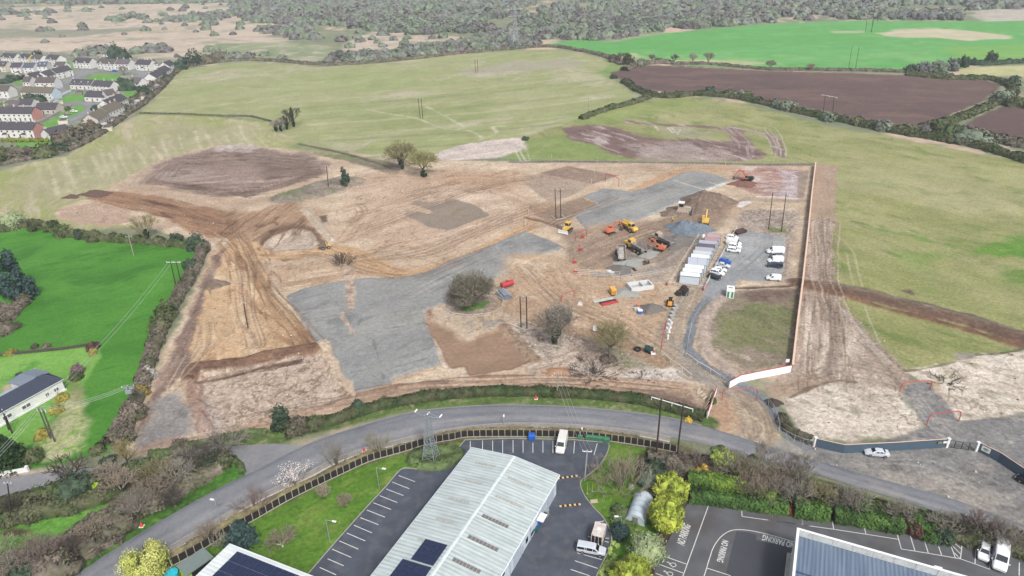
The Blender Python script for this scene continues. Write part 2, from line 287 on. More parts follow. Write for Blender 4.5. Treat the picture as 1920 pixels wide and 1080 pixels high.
# gravel pads
gv=tex((150,150,149),(162,162,158),9,c3=(136,137,136),fine=1.1,ang=wang((620,640),(800,600)),ratio=2)
padA=[(536,555),(572,540),(640,527),(690,521),(747,522),(800,510),(830,495),(905,467),(960,443),(985,434),(1027,450),(1057,463),(1025,480),(992,491),(960,505),(935,516),(880,560),(826,571),(796,584),(798,606),(810,630),(823,658),(822,666),(828,683),(780,697),(732,712),(738,727),(700,733),(662,739),(657,718),(643,716),(628,675),(614,643),(592,642),(570,610),(549,578)]
lift=lambda h:(lambda x,y,d:sst(0,1.,d)*h)
region(padA,gv,.22,.28,.7,k=.55,dz=lift(.35))
region([(643,500),(662,500),(667,550),(664,583),(655,586),(649,560)],tex((206,184,164),(160,132,114),2,fine=.6),.3,.3,.5,k=1.)
brush([(655,585),(640,592),(655,612),(662,628)],1.4,tex((200,182,164),(160,138,120),2),.3,.3)
for p in ([(560,578),(600,566),(640,560)],[(578,606),(615,600),(637,594)],[(598,642),(640,634),(668,628),(740,616)],[(690,566),(730,560)]): brush(p,.7,tex((122,126,122),(176,166,152),2),.2,.2,sm=False,alpha=.8)
for p in ([(830,600),(760,615),(700,622)],[(690,530),(760,540),(840,520),(900,490)]): brush(p,7,None,2,1,streak=.35,scol=(168,164,154),sw=.8)
region([(740,590),(800,585),(795,600),(740,606)],tex((150,150,142),(160,156,148),4),3,2,.1,alpha=.7)
region([(935,500),(1000,492),(1080,470),(1130,475),(1080,500),(1010,520),(950,525)],tex((170,158,144),(152,148,142),6,c3=(190,170,148),fine=1.2),2.5,2.5,.15)
padB=[(1092,369),(1110,362),(1132,354),(1160,356),(1182,360),(1215,352),(1245,340),(1280,324),(1310,320),(1345,330),(1368,338),(1357,345),(1322,357),(1290,372),(1257,387),(1225,402),(1185,417),(1160,432),(1135,443),(1100,432),(1086,418),(1077,402),(1100,392),(1122,382)]
region(padB,gv,.3,.4,.5,k=.55,dz=lift(.35))
brush([(1322,357),(1345,350),(1365,342)],1.5,tex((215,212,205),(196,192,184),2),.4,.3)
brush([(1225,402),(1290,372),(1322,358)],1.,tex((200,192,180),(170,160,148),2),.3,.3)
for a,b in (((1262,339),(1320,357)),((1329,343),(1345,348))): brush([a,b],.6,tex((210,208,200),(200,196,190),2),.2,.1,sm=False)
# brown formation
region([(796,603),(815,597),(840,612),(872,633),(905,625),(942,612),(952,622),(962,636),(1000,677),(960,692),(920,700),(878,706),(870,688),(841,690),(825,661),(810,630)],tex((172,140,114),(162,130,106),7,fine=.8,ang=wang((850,680),(1000,660)),ratio=3),.4,.6,.4,k=.5,dz=lift(-.5))
region([(798,582),(812,578),(815,600),(800,600)],tex((176,128,100),(160,116,92),2),1,1,.3)
brush([(823,655),(829,680),(842,690),(876,705)],1.2,tex((214,196,176),(190,168,148),2),.3,.3)
# tree island
region([(812,600),(830,572),(900,560),(945,570),(960,590),(930,612),(880,632),(840,615)],tex((206,186,162),(192,168,140),6,c3=(168,160,150),fine=1.1),2,2,.15)
region([(833,575),(842,560),(880,552),(925,556),(940,568),(925,584),(885,592),(848,586)],tex((176,162,146),(158,140,124),3,fine=.8),.5,.5,.4,k=1.)
region([(862,578),(890,568),(918,562),(920,568),(905,578),(880,584),(866,584)],tex((84,130,48),(110,140,66),2.5,fine=.6),.6,.6,.4,k=.9)
# middle yard and areas near the two bare trees
region([(960,480),(1080,470),(1180,500),(1240,540),(1260,600),(1240,660),(1180,640),(1060,600),(960,600),(930,580),(940,540)],tex((200,170,138),(186,154,124),6,c3=(208,186,160),fine=1.1,ang=wang((980,520),(1100,560)),ratio=3),3,3,.12)
for p in ([(980,500),(1010,540),(1060,580),(1140,620),(1230,670)],[(1040,500),(1060,540),(1080,570)],[(950,560),(930,600),(960,620)]): brush(p,8,None,2,1,streak=.5,scol=(172,136,102),sw=.7,rut=.15)
region([(945,614),(985,600),(1030,608),(1100,620),(1190,650),(1270,690),(1312,716),(1250,722),(1120,715),(1000,706),(985,700),(1004,678),(965,640)],tex((206,190,174),(186,166,150),4,c3=(162,146,128),fine=.8),1.2,1.5,.25,k=1.)
region([(1120,640),(1160,628),(1230,650),(1262,668),(1270,690),(1200,690),(1130,680)],tex((156,148,120),(172,160,140),3,c3=(128,136,88),fine=.8),2,2,.2)
region([(1200,690),(1255,684),(1295,705),(1250,716),(1190,712),(1140,708)],tex((220,208,196),(202,186,172),3,fine=.8),1.5,1.5,.3)
region([(1012,696),(1030,688),(1062,690),(1060,700),(1020,706)],tex((192,150,112),(170,126,92),2.5,fine=.6),.8,.8,.4,dz=lambda x,y,d:-.8*sst(0,2,d))
region([(980,690),(1010,690),(1005,705),(975,702)],tex((180,156,138),(160,136,116),2),1,1,.3,alpha=.6)
ruts([(1000,690),(1060,670),(1120,640)],2.2,.6,(170,140,112),.7,passes=3,spread=2)
brush([(1000,602),(1060,616),(1120,628),(1170,646),(1240,680)],5.5,tex((184,154,124),(174,144,114),5,fine=1.),.8,.6,streak=.3,scol=(160,128,98),sw=.6)
brush([(945,614),(960,632),(985,655),(1003,676)],3,tex((196,168,140),(150,122,98),2,fine=.7),.6,.6,dz=.4)
# works area by the machines
region([(1050,440),(1120,420),(1230,410),(1290,398),(1350,385),(1400,370),(1385,400),(1350,425),(1300,445),(1250,480),(1180,510),(1100,505),(1060,480)],tex((176,152,130),(164,138,116),7,c3=(196,166,132),fine=1.1,ang=wang((1080,490),(1230,420)),ratio=4),2.5,2.5,.15)
brush([(1130,480),(1180,452),(1240,425),(1320,405),(1380,380)],7,None,2,1,streak=.4,scol=(150,124,100),sw=.7,rut=.15)
region([(1150,470),(1240,430),(1320,440),(1285,470),(1230,495),(1180,512),(1140,500)],tex((158,138,120),(146,126,110),5,fine=1.),3,3,.15,alpha=.8)
brush([(1160,510),(1230,495),(1270,472)],1.6,tex((208,184,158),(196,170,144),3),.4,.4,dz=.4)
brush([(1120,515),(1180,512),(1240,500),(1262,480)],4,tex((176,164,152),(164,150,138),3,fine=.8),.8,.6)
region([(1240,480),(1310,430),(1335,428),(1262,500),(1245,530),(1200,528)],tex((168,154,142),(158,142,128),4),2,1.5,.2,alpha=.8)
# north edge: turf behind the mesh fence
region([(985,262),(1080,250),(1150,290),(1190,300),(960,300),(940,297)],tex((128,150,82),(150,160,100),6,fine=1.3),1.5,1.5,.2)
brush([(960,304),(1100,303),(1300,305),(1440,309),(1525,308)],3,tex((122,110,98),(140,126,112),3),.8,.6)
region([(800,296),(860,272),(930,262),(975,257),(985,264),(985,280),(930,297),(840,302)],tex((214,200,190),(198,180,168),4,ang=.3,ratio=3,fine=1.),1.2,1.5,.2,k=1.)
ruts([(970,262),(985,290),(990,300)],2.2,.6,(210,200,190),.5,passes=3,spread=3)
for p in ([(690,205),(720,212),(780,222),(830,240),(880,246),(905,258)],[(800,200),(830,215),(870,238)],[(900,262),(930,250),(925,238),(950,236)]): brush(p,1.6,tex((212,200,176),(190,184,150),3),1,.9,alpha=.7)
mud=tex((146,118,110),(132,104,98),6,c3=(188,170,164),fine=1.1,ang=wang((1060,240),(1200,290)),ratio=4)
region([(1052,240),(1100,232),(1140,236),(1180,248),(1240,262),(1330,262),(1400,270),(1440,290),(1390,303),(1250,300),(1180,296),(1140,282),(1075,262)],mud,2,3.5,.12,k=1.)
region([(1180,272),(1300,268),(1390,285),(1370,302),(1200,298)],tex((190,172,164),(168,148,138),4,fine=1.,ang=0.1,ratio=3),5,4,.1,alpha=.8)
brush([(1175,228),(1220,233),(1290,236),(1340,240),(1370,245),(1440,252),(1465,292)],5,mud,1.2,1.8,k=1.)
brush([(1370,240),(1390,262),(1395,292)],9,mud,2,2.5,streak=.5,scol=(196,180,172),sw=.8)
region([(1235,240),(1290,240),(1340,250),(1320,258),(1240,256)],tex((150,148,104),(176,168,150),4,fine=1.,ang=.8,ratio=3),3,3,.15,alpha=.7)
for a,b in (((1253,240),(1262,249)),((1259,239),(1268,249)),((1228,236),(1234,244)),((1275,243),(1270,252))): brush([a,b],1.2,tex((222,212,205),(200,190,182),2),.5,.4,sm=False,alpha=.7)
ruts([(1440,240),(1455,262),(1465,294)],2.4,.6,(196,184,172),.7,passes=3,spread=3)
# red clay corner
clay=tex((190,152,136),(170,128,112),4,c3=(206,186,178),fine=1.,ang=0.,ratio=3)
region([(1372,318),(1440,312),(1500,319),(1498,345),(1494,371),(1420,367),(1385,352)],clay,.8,1,.3,k=1.)
region([(1462,322),(1500,320),(1494,371),(1455,369),(1470,345)],tex((208,200,206),(180,160,158),2.5,fine=.8),2,2.5,.25,alpha=.75)
region([(1378,330),(1412,336),(1412,348),(1385,350)],tex((150,104,86),(130,92,78),3),1.5,1.5,.25)
region([(1498,320),(1516,320),(1508,371),(1494,371)],tex((172,152,134),(162,142,124),3),.4,.3,.3)
brush([(1420,369),(1455,369),(1494,373)],.8,tex((232,226,218),(210,200,190),2),.2,.1,sm=False)
brush([(1405,373),(1460,376),(1515,378)],4,tex((184,164,144),(172,150,130),3),.7,.4)
region([(1390,392),(1440,392),(1500,396),(1490,450),(1478,446),(1400,436),(1380,430)],tex((192,176,162),(170,150,134),3,c3=(150,136,120),fine=.9),1.5,1.5,.2,k=1.)
region([(1440,425),(1474,428),(1478,436),(1445,436)],tex((112,138,74),(140,142,100),2),.8,.8,.4)
brush([(1388,386),(1395,380),(1402,379)],3.,tex((228,222,216),(210,200,192),2),.5,.5,sm=False)
# site car park
region([(1381,440),(1389,433),(1430,437),(1478,446),(1472,490),(1467,529),(1420,528),(1386,524),(1376,536),(1356,556),(1326,563),(1312,552),(1317,531),(1335,500),(1362,456)],tex((152,155,157),(162,164,165),8,c3=(172,173,171),fine=1.1),.4,.4,.4,k=.5,dz=lift(.1))
region([(1390,448),(1410,445),(1412,470),(1402,475),(1398,455)],tex((192,190,186),(176,176,174),2),1.5,2,.25,alpha=.6)
region([(1474,448),(1488,448),(1480,530),(1466,530)],tex((188,170,152),(172,152,136),2.5,fine=.8),.6,.6,.3,k=1.,dz=lambda x,y,d:.6*sst(0,2,d))
region([(1318,585),(1345,562),(1395,545),(1505,540),(1500,690),(1470,684),(1400,700),(1350,672),(1322,640)],tex((164,146,130),(146,134,108),4,c3=(186,168,152),fine=.9,ang=wang((1330,600),(1480,660)),ratio=3),1.5,1.5,.2,k=1.)
region([(1345,590),(1400,572),(1495,560),(1492,600),(1490,650),(1430,665),(1385,640),(1350,615)],tex((112,126,66),(134,138,84),3,c3=(150,136,110),fine=.9,ang=wang((1330,600),(1480,660)),ratio=4),4,6,.16,alpha=.75)
region([(1400,545),(1500,538),(1498,560),(1400,566)],tex((120,98,88),(138,114,100),3),2,2,.2)
brush([(1370,540),(1420,538),(1500,535)],1.5,tex((96,78,68),(120,100,86),2),.5,.5,dz=-.3)
# strip east of the hoarding, fanned tracks
region([(1530,306),(1568,310),(1566,420),(1508,412)],tex((186,160,136),(174,148,124),6,fine=1.,ang=wang((1540,400),(1550,310)),ratio=5),.8,1.2,.25)
trk=tex((192,174,156),(172,152,136),3,c3=(206,190,172),fine=.6,ang=wang((1530,600),(1545,430)),ratio=14)
region([(1508,412),(1558,408),(1563,440),(1562,520),(1580,575),(1640,630),(1700,700),(1725,735),(1700,738),(1570,716),(1470,742),(1440,720),(1482,700),(1500,560)],trk,.8,1.5,.25,k=1.)
brush([(1545,420),(1542,500),(1545,580),(1548,700)],11,None,1.5,1,streak=.7,scol=(152,130,114),sw=.5,rut=.3)
brush([(1556,520),(1575,590),(1640,660),(1700,725)],9,None,2,1,streak=.75,scol=(156,136,118),sw=.55,rut=.3)
brush([(1520,700),(1580,690),(1650,705),(1710,730)],9,None,2,1.5,streak=.6,scol=(154,132,114),sw=.6,rut=.3)
brush([(1580,580),(1620,630),(1660,680)],1.2,tex((204,190,176),(188,172,158),3),.5,.3,alpha=.7)
region([(1440,722),(1490,705),(1570,716),(1500,740),(1440,745)],tex((184,160,136),(172,148,124),4,ang=.2,ratio=4,fine=.9),2,1.5,.2)
ruts([(1560,440),(1590,470),(1605,520),(1612,545)],2.4,.5,(196,184,150),.6)
ruts([(1608,562),(1620,600),(1640,640)],2.4,.5,(196,188,158),.6)
ruts([(1575,395),(1600,420),(1650,440)],2.4,.8,(128,118,90),.3)
brush([(1500,533),(1560,545),(1640,560),(1720,580),(1800,600),(1940,645)],7,tex((118,90,74),(134,104,84),3,fine=.8),.8,.8,k=1.,dz=.5)
brush([(1510,540),(1580,556),(1660,580),(1740,600),(1820,622),(1940,660)],2.2,tex((150,110,84),(120,86,68),2,fine=.6),.5,.5,dz=.5)
brush([(1510,528),(1600,540),(1720,570),(1820,595),(1940,632)],3.4,tex((150,134,114),(124,104,86),3),.8,.8,k=1.,streak=.5,scol=(96,76,64))
region([(1690,545),(1705,543),(1720,550),(1712,553)],tex((120,92,78),(130,104,88),2),.7,.7,.4)
# pale stripped ground, south-east
chalk=tex((222,210,194),(204,188,170),4,c3=(184,172,148),fine=.9,ang=wang((1740,700),(1900,740)),ratio=1.8)
region([(1465,748),(1500,738),(1572,716),(1640,724),(1682,732),(1728,790),(1735,800),(1690,818),(1590,828),(1522,824),(1490,800)],chalk,.8,1,.3,k=1.)
region([(1700,700),(1740,690),(1790,678),(1850,664),(1920,655),(2300,640),(2300,760),(1920,776),(1800,790),(1760,745),(1735,715)],chalk,.8,1.2,.3,k=1.)
region([(1783,664),(1830,662),(1825,672),(1798,675)],tex((168,158,152),(156,146,140),3),.6,.5,.4)
region([(1730,715),(1760,712),(1765,735),(1745,730)],tex((196,160,112),(188,150,106),3),1,1,.3,alpha=.6)
brush([(1482,745),(1520,727),(1572,714),(1600,716)],.9,tex((128,106,90),(150,128,110),2),.3,.4)
brush([(1700,696),(1740,690),(1790,678)],.9,tex((120,110,84),(150,140,110),2),.3,.4)
brush([(1830,666),(1880,662),(1920,655)],.8,tex((104,100,76),(130,124,96),2),.3,.3)
yard=tex((150,147,145),(138,135,134),5,c3=(176,168,158),fine=1.,ang=wang((1540,850),(1900,930)),ratio=2)
region([(1692,738),(1712,716),(1745,716),(1765,745),(1800,790),(1920,776),(2300,760),(2300,1150),(1920,985),(1840,952),(1680,907),(1560,872),(1525,862),(1520,835),(1640,828),(1690,820),(1735,800),(1728,788)],yard,.5,.5,.4,k=.9)
region([(1600,865),(1700,860),(1780,880),(1920,950),(1920,985),(1800,942),(1680,905)],tex((182,172,158),(158,150,142),3,c3=(140,136,132),fine=.9),4,4,.12,alpha=.8)
region([(1540,850),(1760,842),(1830,880),(1800,900),(1640,880)],tex((132,131,131),(142,140,138),3,fine=.8),3,3,.15,alpha=.7)
for p in ([(1700,745),(1740,800),(1770,830)],[(1720,740),(1765,800),(1820,850)]): brush(p,3,None,1,.6,streak=.6,scol=(176,172,166),sw=.4)
region([(1450,820),(1520,840),(1525,862),(1450,835)],tex((150,146,142),(180,172,160),3),1,1,.3)
# gateway and entrance road
region([(1330,745),(1372,735),(1410,745),(1445,790),(1462,822),(1430,836),(1330,806)],tex((196,168,138),(184,154,124),5,c3=(204,184,152),fine=.9,ang=wang((1390,740),(1430,800)),ratio=2),1,1,.3,k=.8)
brush([(1300,545),(1275,590),(1258,640),(1290,680),(1350,715),(1400,760),(1420,800),(1400,835)],7,tex((180,160,138),(168,148,128),5,fine=1.),.8,.6,streak=.5,scol=(196,178,150),sw=.6)
region([(1258,640),(1290,650),(1302,680),(1340,705),(1380,735),(1330,725),(1280,700)],tex((158,152,146),(168,160,150),3),2,1.5,.2,alpha=.7)
for q in (5,9,13): brush([(1350,745+q*2),(1400,770+q),(1425,800),(1400+q*2,832)],2,None,.5,.3,streak=.6,scol=(214,196,166),sw=.4)
brush([(1328,560),(1306,590),(1294,630),(1292,655),(1330,690),(1395,725),(1440,755),(1462,790),(1480,815),(1512,838)],2.8,tex((134,138,144),(142,145,148),3,fine=.7),.3,.2)
brush([(1355,560),(1325,590),(1318,630),(1330,665),(1375,698)],3,tex((196,178,164),(180,160,144),3),1,.8,dz=.5)
region([(1335,760),(1365,752),(1385,790),(1370,808),(1335,802)],tex((196,160,128),(184,150,118),3),2,1.5,.2)
# south-west stripped block
crk=tex((206,186,166),(192,168,146),4,c3=(176,152,130),fine=.7)
region([(352,702),(420,692),(500,668),(596,655),(606,668),(640,720),(660,742),(600,765),(520,788),(440,812),(400,812),(378,775),(368,735)],crk,.6,.8,.4,k=1.,dz=lambda x,y,d:-.8*sst(0,1.5,d))
region([(355,700),(372,700),(388,760),(402,812),(372,818),(352,770),(346,735)],tex((176,144,124),(160,128,110),2.5,c3=(196,170,150),fine=.8,ang=wang((390,800),(365,710)),ratio=4),.6,.6,.4,k=1.)
region([(372,730),(400,728),(420,800),(398,808)],tex((196,184,180),(184,166,154),3),2,1.5,.2,alpha=.6)
brush([(356,705),(366,690),(400,686),(450,680),(500,668),(560,656),(600,650)],4.5,tex((138,104,84),(156,118,92),2.5,fine=.8),.7,.9,dz=.6,k=1.,streak=.5,scol=(108,80,64),sw=.6)
brush([(372,712),(420,704),(500,684),(560,672)],1.8,tex((118,90,74),(150,120,98),2),.5,.5)
for p in ([(385,700),(450,690),(540,668)],[(480,690),(560,664)]): brush(p,3,None,1,1,streak=.6,scol=(124,94,76),sw=.6,rut=.2)
region([(258,800),(300,700),(340,620),(385,520),(402,478),(420,470),(392,540),(362,620),(350,690),(300,742),(280,800),(262,830)],tex((150,124,110),(134,108,98),4,c3=(170,144,126),fine=.9,ang=wang((300,740),(380,560)),ratio=4),1,1.2,.25,k=1.)
region([(290,745),(335,735),(350,760),(358,815),(310,830),(268,842),(262,830)],tex((152,147,144),(162,156,150),4,fine=.9),1.5,1.5,.2)
region([(245,855),(270,832),(360,816),(400,815),(330,838)],tex((178,152,134),(168,142,124),4),1,1,.3)
brush([(440,808),(520,790),(600,768),(700,742),(800,728),(900,720),(1000,716),(1150,720),(1260,728),(1330,745)],5.5,tex((196,164,136),(184,152,126),4,c3=(204,178,152),fine=.8),.7,.7)
brush([(660,742),(760,722),(900,708),(1000,706)],1.2,tex((176,138,112),(150,118,96),2),.5,.5,dz=.3)
region([(1120,735),(1200,733),(1300,742),(1322,770),(1290,775),(1200,752)],tex((128,104,94),(142,118,104),3,fine=.8),1.5,1.5,.2)
region([(1290,725),(1340,735),(1335,750),(1300,745)],tex((196,176,150),(180,158,134),3),2,1,.2)
# verges
vg=tex((94,120,58),(112,134,74),3,c3=(142,142,104),fine=.7)
brush([(440,842),(520,820),(600,798),(680,778),(760,760),(860,750),(960,746),(1060,750),(1160,758),(1240,768),(1326,792)],5,vg,.6,.7,k=.9)
brush([(380,860),(440,838),(500,815)],3,vg,.6,.6,k=.9)
region([(200,1140),(310,1050),(400,1000),(480,960),(560,920),(640,882),(720,855),(800,840),(880,818),(1000,815),(1100,818),(1260,845),(1400,900),(1420,950),(1290,960),(1240,1080),(1100,1200)],tex((92,134,40),(108,148,52),4,c3=(124,150,66),fine=.8,ang=wang((500,1000),(700,900)),ratio=1.5),.6,.6,.3,k=.8)
brush([(240,1100),(300,1060),(400,1002),(480,958),(560,915),(640,875),(720,848),(800,832),(880,815),(1000,810),(1100,813),(1200,828),(1280,845)],4.2,tex((128,128,84),(108,104,74),2.5,c3=(146,140,100),fine=.6),.6,.5,k=1.)
region([(770,862),(790,845),(850,832),(868,838),(845,862),(820,874),(785,872)],tex((84,98,56),(104,112,70),2.5,fine=.7),.8,.8,.3,k=1.)
region([(1190,850),(1250,850),(1420,870),(1520,895),(1700,945),(1920,1010),(2300,1120),(2300,1250),(1900,1060),(1800,1024),(1680,995),(1520,970),(1400,955),(1290,945),(1240,940),(1200,900)],tex((96,98,62),(116,104,80),3,c3=(92,120,52),fine=.8),.6,.6,.3,k=1.)
region([(1225,845),(1270,850),(1280,870),(1240,880),(1205,870)],tex((134,108,96),(120,98,86),3),1,.8,.3)
region([(1260,945),(1290,942),(1250,1030),(1230,1090),(1190,1120),(1200,1050)],tex((110,84,72),(96,76,62),2),.5,.4,.4,k=1.)
region([(1788,1015),(1830,1018),(1838,1030),(1800,1026)],tex((92,150,48),(110,156,60),3),.8,.6,.3)
# vehicle tracks everywhere the plant has run
flows=[[(400,470),(445,500),(455,570),(470,650)],[(440,440),(480,520),(540,600),(590,650)],[(480,475),(600,470),(700,500),(800,510),(920,465)],[(640,450),(760,400),(900,350),(1000,325)],[(660,490),(800,470),(900,430),(1000,390)],
 [(860,330),(1000,330),(1100,320),(1300,315)],[(960,440),(1060,400),(1160,365)],[(985,500),(1050,560),(1160,610),(1250,670)],[(1090,480),(1170,450),(1280,415),(1360,385)],[(200,372),(330,395),(440,440)],[(290,345),(420,362),(540,345)],[(300,312),(420,290),(560,300)],[(1540,410),(1550,520),(1570,640)],[(380,600),(370,660),(330,720)],[(1340,740),(1400,770),(1415,820)],[(640,640),(700,600),(780,580)],[(560,600),(640,590)],[(930,480),(860,510),(760,560)],[(1120,420),(1200,390),(1300,345)],[(450,790),(600,760),(800,725),(1100,722),(1300,738)],[(1600,870),(1740,870),(1880,930)],[(1380,520),(1420,480),(1440,450)],[(700,380),(820,350),(930,345)]]
for i,fl in enumerate(flows):
    for q in range(7):
        dx,dy=random.uniform(-22,22),random.uniform(-11,11); ruts([(a+dx+random.uniform(-7,7),b+dy+random.uniform(-4,4)) for a,b in fl],2.1,.42,random.choice([(138,112,92),(124,98,80),(214,192,166),(146,118,94),(132,106,86)]) if i not in(15,16,17,18,20,21) else random.choice([(176,172,164),(120,122,120),(186,176,160)]),random.uniform(.25,.6) if i not in(15,16,17,18,20,21) else .35)
# cracked crust, churned banks, curved scraper lines on the dark mound
def crack(px,sc,w,dk,al,ratio=1.,an=0.,seed=0):
    P=W(px); I=near(P,1); x,y=X[I],Y[I]; q=sdf(P,x,y)>0; I=I[q]; x=x[q]; y=y[q]; ca,sa=math.cos(an),math.sin(an); p=(x*ca+y*sa)/ratio; r=-x*sa+y*ca
    n=np.abs(fbm(p/sc,r/sc,4,seed)-.5); a=(sst(w,0,n)*al*sst(.35,.6,fbm(x/14,y/14,3,seed+1)))[:,None]; C[I]=C[I]*(1-a)+L(dk)*a; Z[I]-=.12*a[:,0]
crack([(372,700),(500,668),(596,655),(660,742),(440,812),(400,812)],3.2,.05,(138,116,98),.85)
crack([(1465,748),(1572,716),(1682,732),(1735,800),(1590,828),(1490,800)],3.2,.04,(150,134,112),.8,seed=1); crack([(1720,700),(1850,664),(1990,650),(1990,780),(1800,790)],3.6,.05,(156,146,118),.8,seed=2)
crack([(950,615),(1100,620),(1300,700),(1310,715),(1000,706)],2.6,.05,(134,114,96),.8,seed=3); crack([(1510,412),(1560,408),(1585,575),(1700,735),(1440,735),(1482,700)],2.6,.045,(140,118,102),.6,9.,wang((1530,600),(1545,430)),4)
b_=wang((180,372),(440,440)); crack([(160,372),(262,360),(430,395),(470,425),(440,447),(300,405)],4,.09,(104,72,54),.9,7.,b_,1); crack([(430,400),(600,380),(560,440),(470,480),(400,480)],4,.07,(122,90,68),.8,5.,wang((440,450),(540,380)),2)
crack([(400,480),(492,462),(606,652),(470,672),(352,690),(368,590)],3.4,.07,(142,100,66),.8,8.,wang((450,460),(520,620)),3); crack([(350,710),(420,680),(600,650),(590,672),(420,705)],2.5,.09,(96,70,54),.9,4.,wang((360,700),(600,655)),4)
crack([(250,345),(400,275),(600,295),(600,332),(470,372),(320,352)],5,.05,(96,76,68),.85,9.,wang((300,330),(600,318)),5); crack([(640,300),(1000,310),(980,440),(700,480),(600,400)],4,.04,(150,118,92),.7,6.,wang((660,420),(960,340)),1)
crack([(1052,240),(1180,248),(1330,262),(1440,290),(1180,300),(1075,262)],4,.07,(100,76,70),.8,5.,wang((1060,240),(1200,290)),2); crack([(1372,318),(1500,319),(1494,371),(1385,352)],2.6,.07,(128,86,72),.8,2.,0,3); crack([(1390,392),(1500,396),(1478,446),(1380,430)],2.5,.06,(130,112,98),.8,1.,0,4)
crack([(1340,580),(1500,545),(1485,690),(1400,700)],3,.08,(150,130,112),.7,5.,wang((1330,600),(1480,660)),5); crack(padA,2.2,.03,(120,122,120),.5,seed=2)
for i in range(9):
    o=i*7; brush([(262+o,345-o*.1),(300+o,318-o*.3),(380+o*.5,296+o*.25),(480,288+o*.4),(590-o,298+o*.3)],.8,tex(((118,96,86),(176,156,142))[i%2],(140,118,106),5),.6,.6,alpha=.6)
for i in range(6): brush([(285,338+i*3),(360,350+i*2.5),(440,357+i*2),(520,346+i*1.5),(600,322+i)],.7,tex(((104,84,74),(170,148,132))[i%2],(130,108,96),5),.6,.6,alpha=.55)
brush([(614,643),(622,668),(642,714),(657,720),(663,740)],1.3,tex((206,184,158),(190,168,144),2),.3,.4,sm=False); region([(592,642),(612,638),(618,655),(606,660)],tex((212,192,164),(196,174,148),2),.3,.3)
for p in ([(572,560),(640,548)],[(620,560),(650,590),(662,628)],[(676,600),(668,628)],[(735,616),(770,612),(800,606)],[(700,640),(712,680),(720,712)],[(660,700),(740,690),(822,668)]): brush(p,.5,tex((118,122,120),(126,128,126),2),.2,.5,alpha=.7)
# clods and wet patches
I=np.nonzero((K>.78)&(Y<460))[0]; x,y=X[I],Y[I]; n=fbm(x/1.6,y/1.6,3,2); a=(sst(.62,.74,n)*.5)[:,None]; C[I]=C[I]*(1-a)+C[I]*.62*a
n=fbm(x/9,y/9,4,5); a=(sst(.56,.72,n)*.3)[:,None]; C[I]=C[I]*(1-a)+C[I]*.78*a
# heaps and fine relief
F=fbm(X/1.1,Y/1.1,3,1)-.5; F2=fbm(X/6,Y/6,3,4)-.5
fade=sst(600,200,Y)
Z+=(F*.22*np.clip(K-.4,0,1)+F2*.35*np.clip(K-.5,0,1))*fade
Z[np.abs(Y)<-1]=0
gj=((vn(X*2.3,Y*2.3,5)-.5)*.22+(fbm(X/2.2,Y/2.2,3,2)-.5)*.36)*np.clip(K-.1,0,1)
C*=(1+gj)[:,None]
FLAT=[]   # polygons (world) where the ground must stay below a paved sheet
def flatten(P,marg=1.5,depth=.12):
    I=near(P,marg+1); d=sdf(P,X[I],Y[I]); m=sst(-marg,-.2,d); Z[I]=Z[I]*(1-m)-depth*m
# ---------------------------------------------------------------- materials
MATS={}
def mat(name,c,rough=.8,metal=0,var=.12,vs=1.5,bump=0,bs=8,emit=None,alpha=None,trans=0,spec=.5,wear=None):
    if name in MATS: return MATS[name]
    m=bpy.data.materials.new(name); m.use_nodes=True; nt=m.node_tree; N=nt.nodes; Lk=nt.links.new
    p=N['Principled BSDF']; p.inputs['Roughness'].default_value=rough; p.inputs['Metallic'].default_value=metal
    p.inputs['Specular IOR Level'].default_value=spec
    tc=N.new('ShaderNodeNewGeometry'); nz=N.new('ShaderNodeTexNoise'); nz.inputs['Scale'].default_value=vs; nz.inputs['Detail'].default_value=5
    Lk(tc.outputs['Position'],nz.inputs['Vector'])
    mr=N.new('ShaderNodeMapRange'); mr.inputs['From Min'].default_value=.3; mr.inputs['From Max'].default_value=.7
    mr.inputs['To Min'].default_value=1-var; mr.inputs['To Max'].default_value=1+var; Lk(nz.outputs['Fac'],mr.inputs['Value'])
    vm=N.new('ShaderNodeVectorMath'); vm.operation='SCALE'; vm.inputs[0].default_value=c[:3]; Lk(mr.outputs[0],vm.inputs['Scale'])
    out=vm.outputs[0]
    if wear:
        n2=N.new('ShaderNodeTexNoise'); n2.inputs['Scale'].default_value=wear[1]; n2.inputs['Detail'].default_value=6; Lk(tc.outputs['Position'],n2.inputs['Vector'])
        r2=N.new('ShaderNodeMapRange'); r2.inputs['From Min'].default_value=.5; r2.inputs['From Max'].default_value=.68; r2.inputs['To Max'].default_value=wear[2]; Lk(n2.outputs['Fac'],r2.inputs['Value'])
        mx=N.new('ShaderNodeMix'); mx.data_type='RGBA'; Lk(r2.outputs[0],mx.inputs[0]); Lk(out,mx.inputs[6]); mx.inputs[7].default_value=(*wear[0][:3],1); out=mx.outputs[2]
    Lk(out,p.inputs['Base Color'])
    if bump:
        nb=N.new('ShaderNodeTexNoise'); nb.inputs['Scale'].default_value=bs; nb.inputs['Detail'].default_value=4; Lk(tc.outputs['Position'],nb.inputs['Vector'])
        b=N.new('ShaderNodeBump'); b.inputs['Strength'].default_value=bump; b.inputs['Distance'].default_value=.1; Lk(nb.outputs['Fac'],b.inputs['Height']); Lk(b.outputs[0],p.inputs['Normal'])
    if trans: p.inputs['Transmission Weight'].default_value=trans
    MATS[name]=m; return m
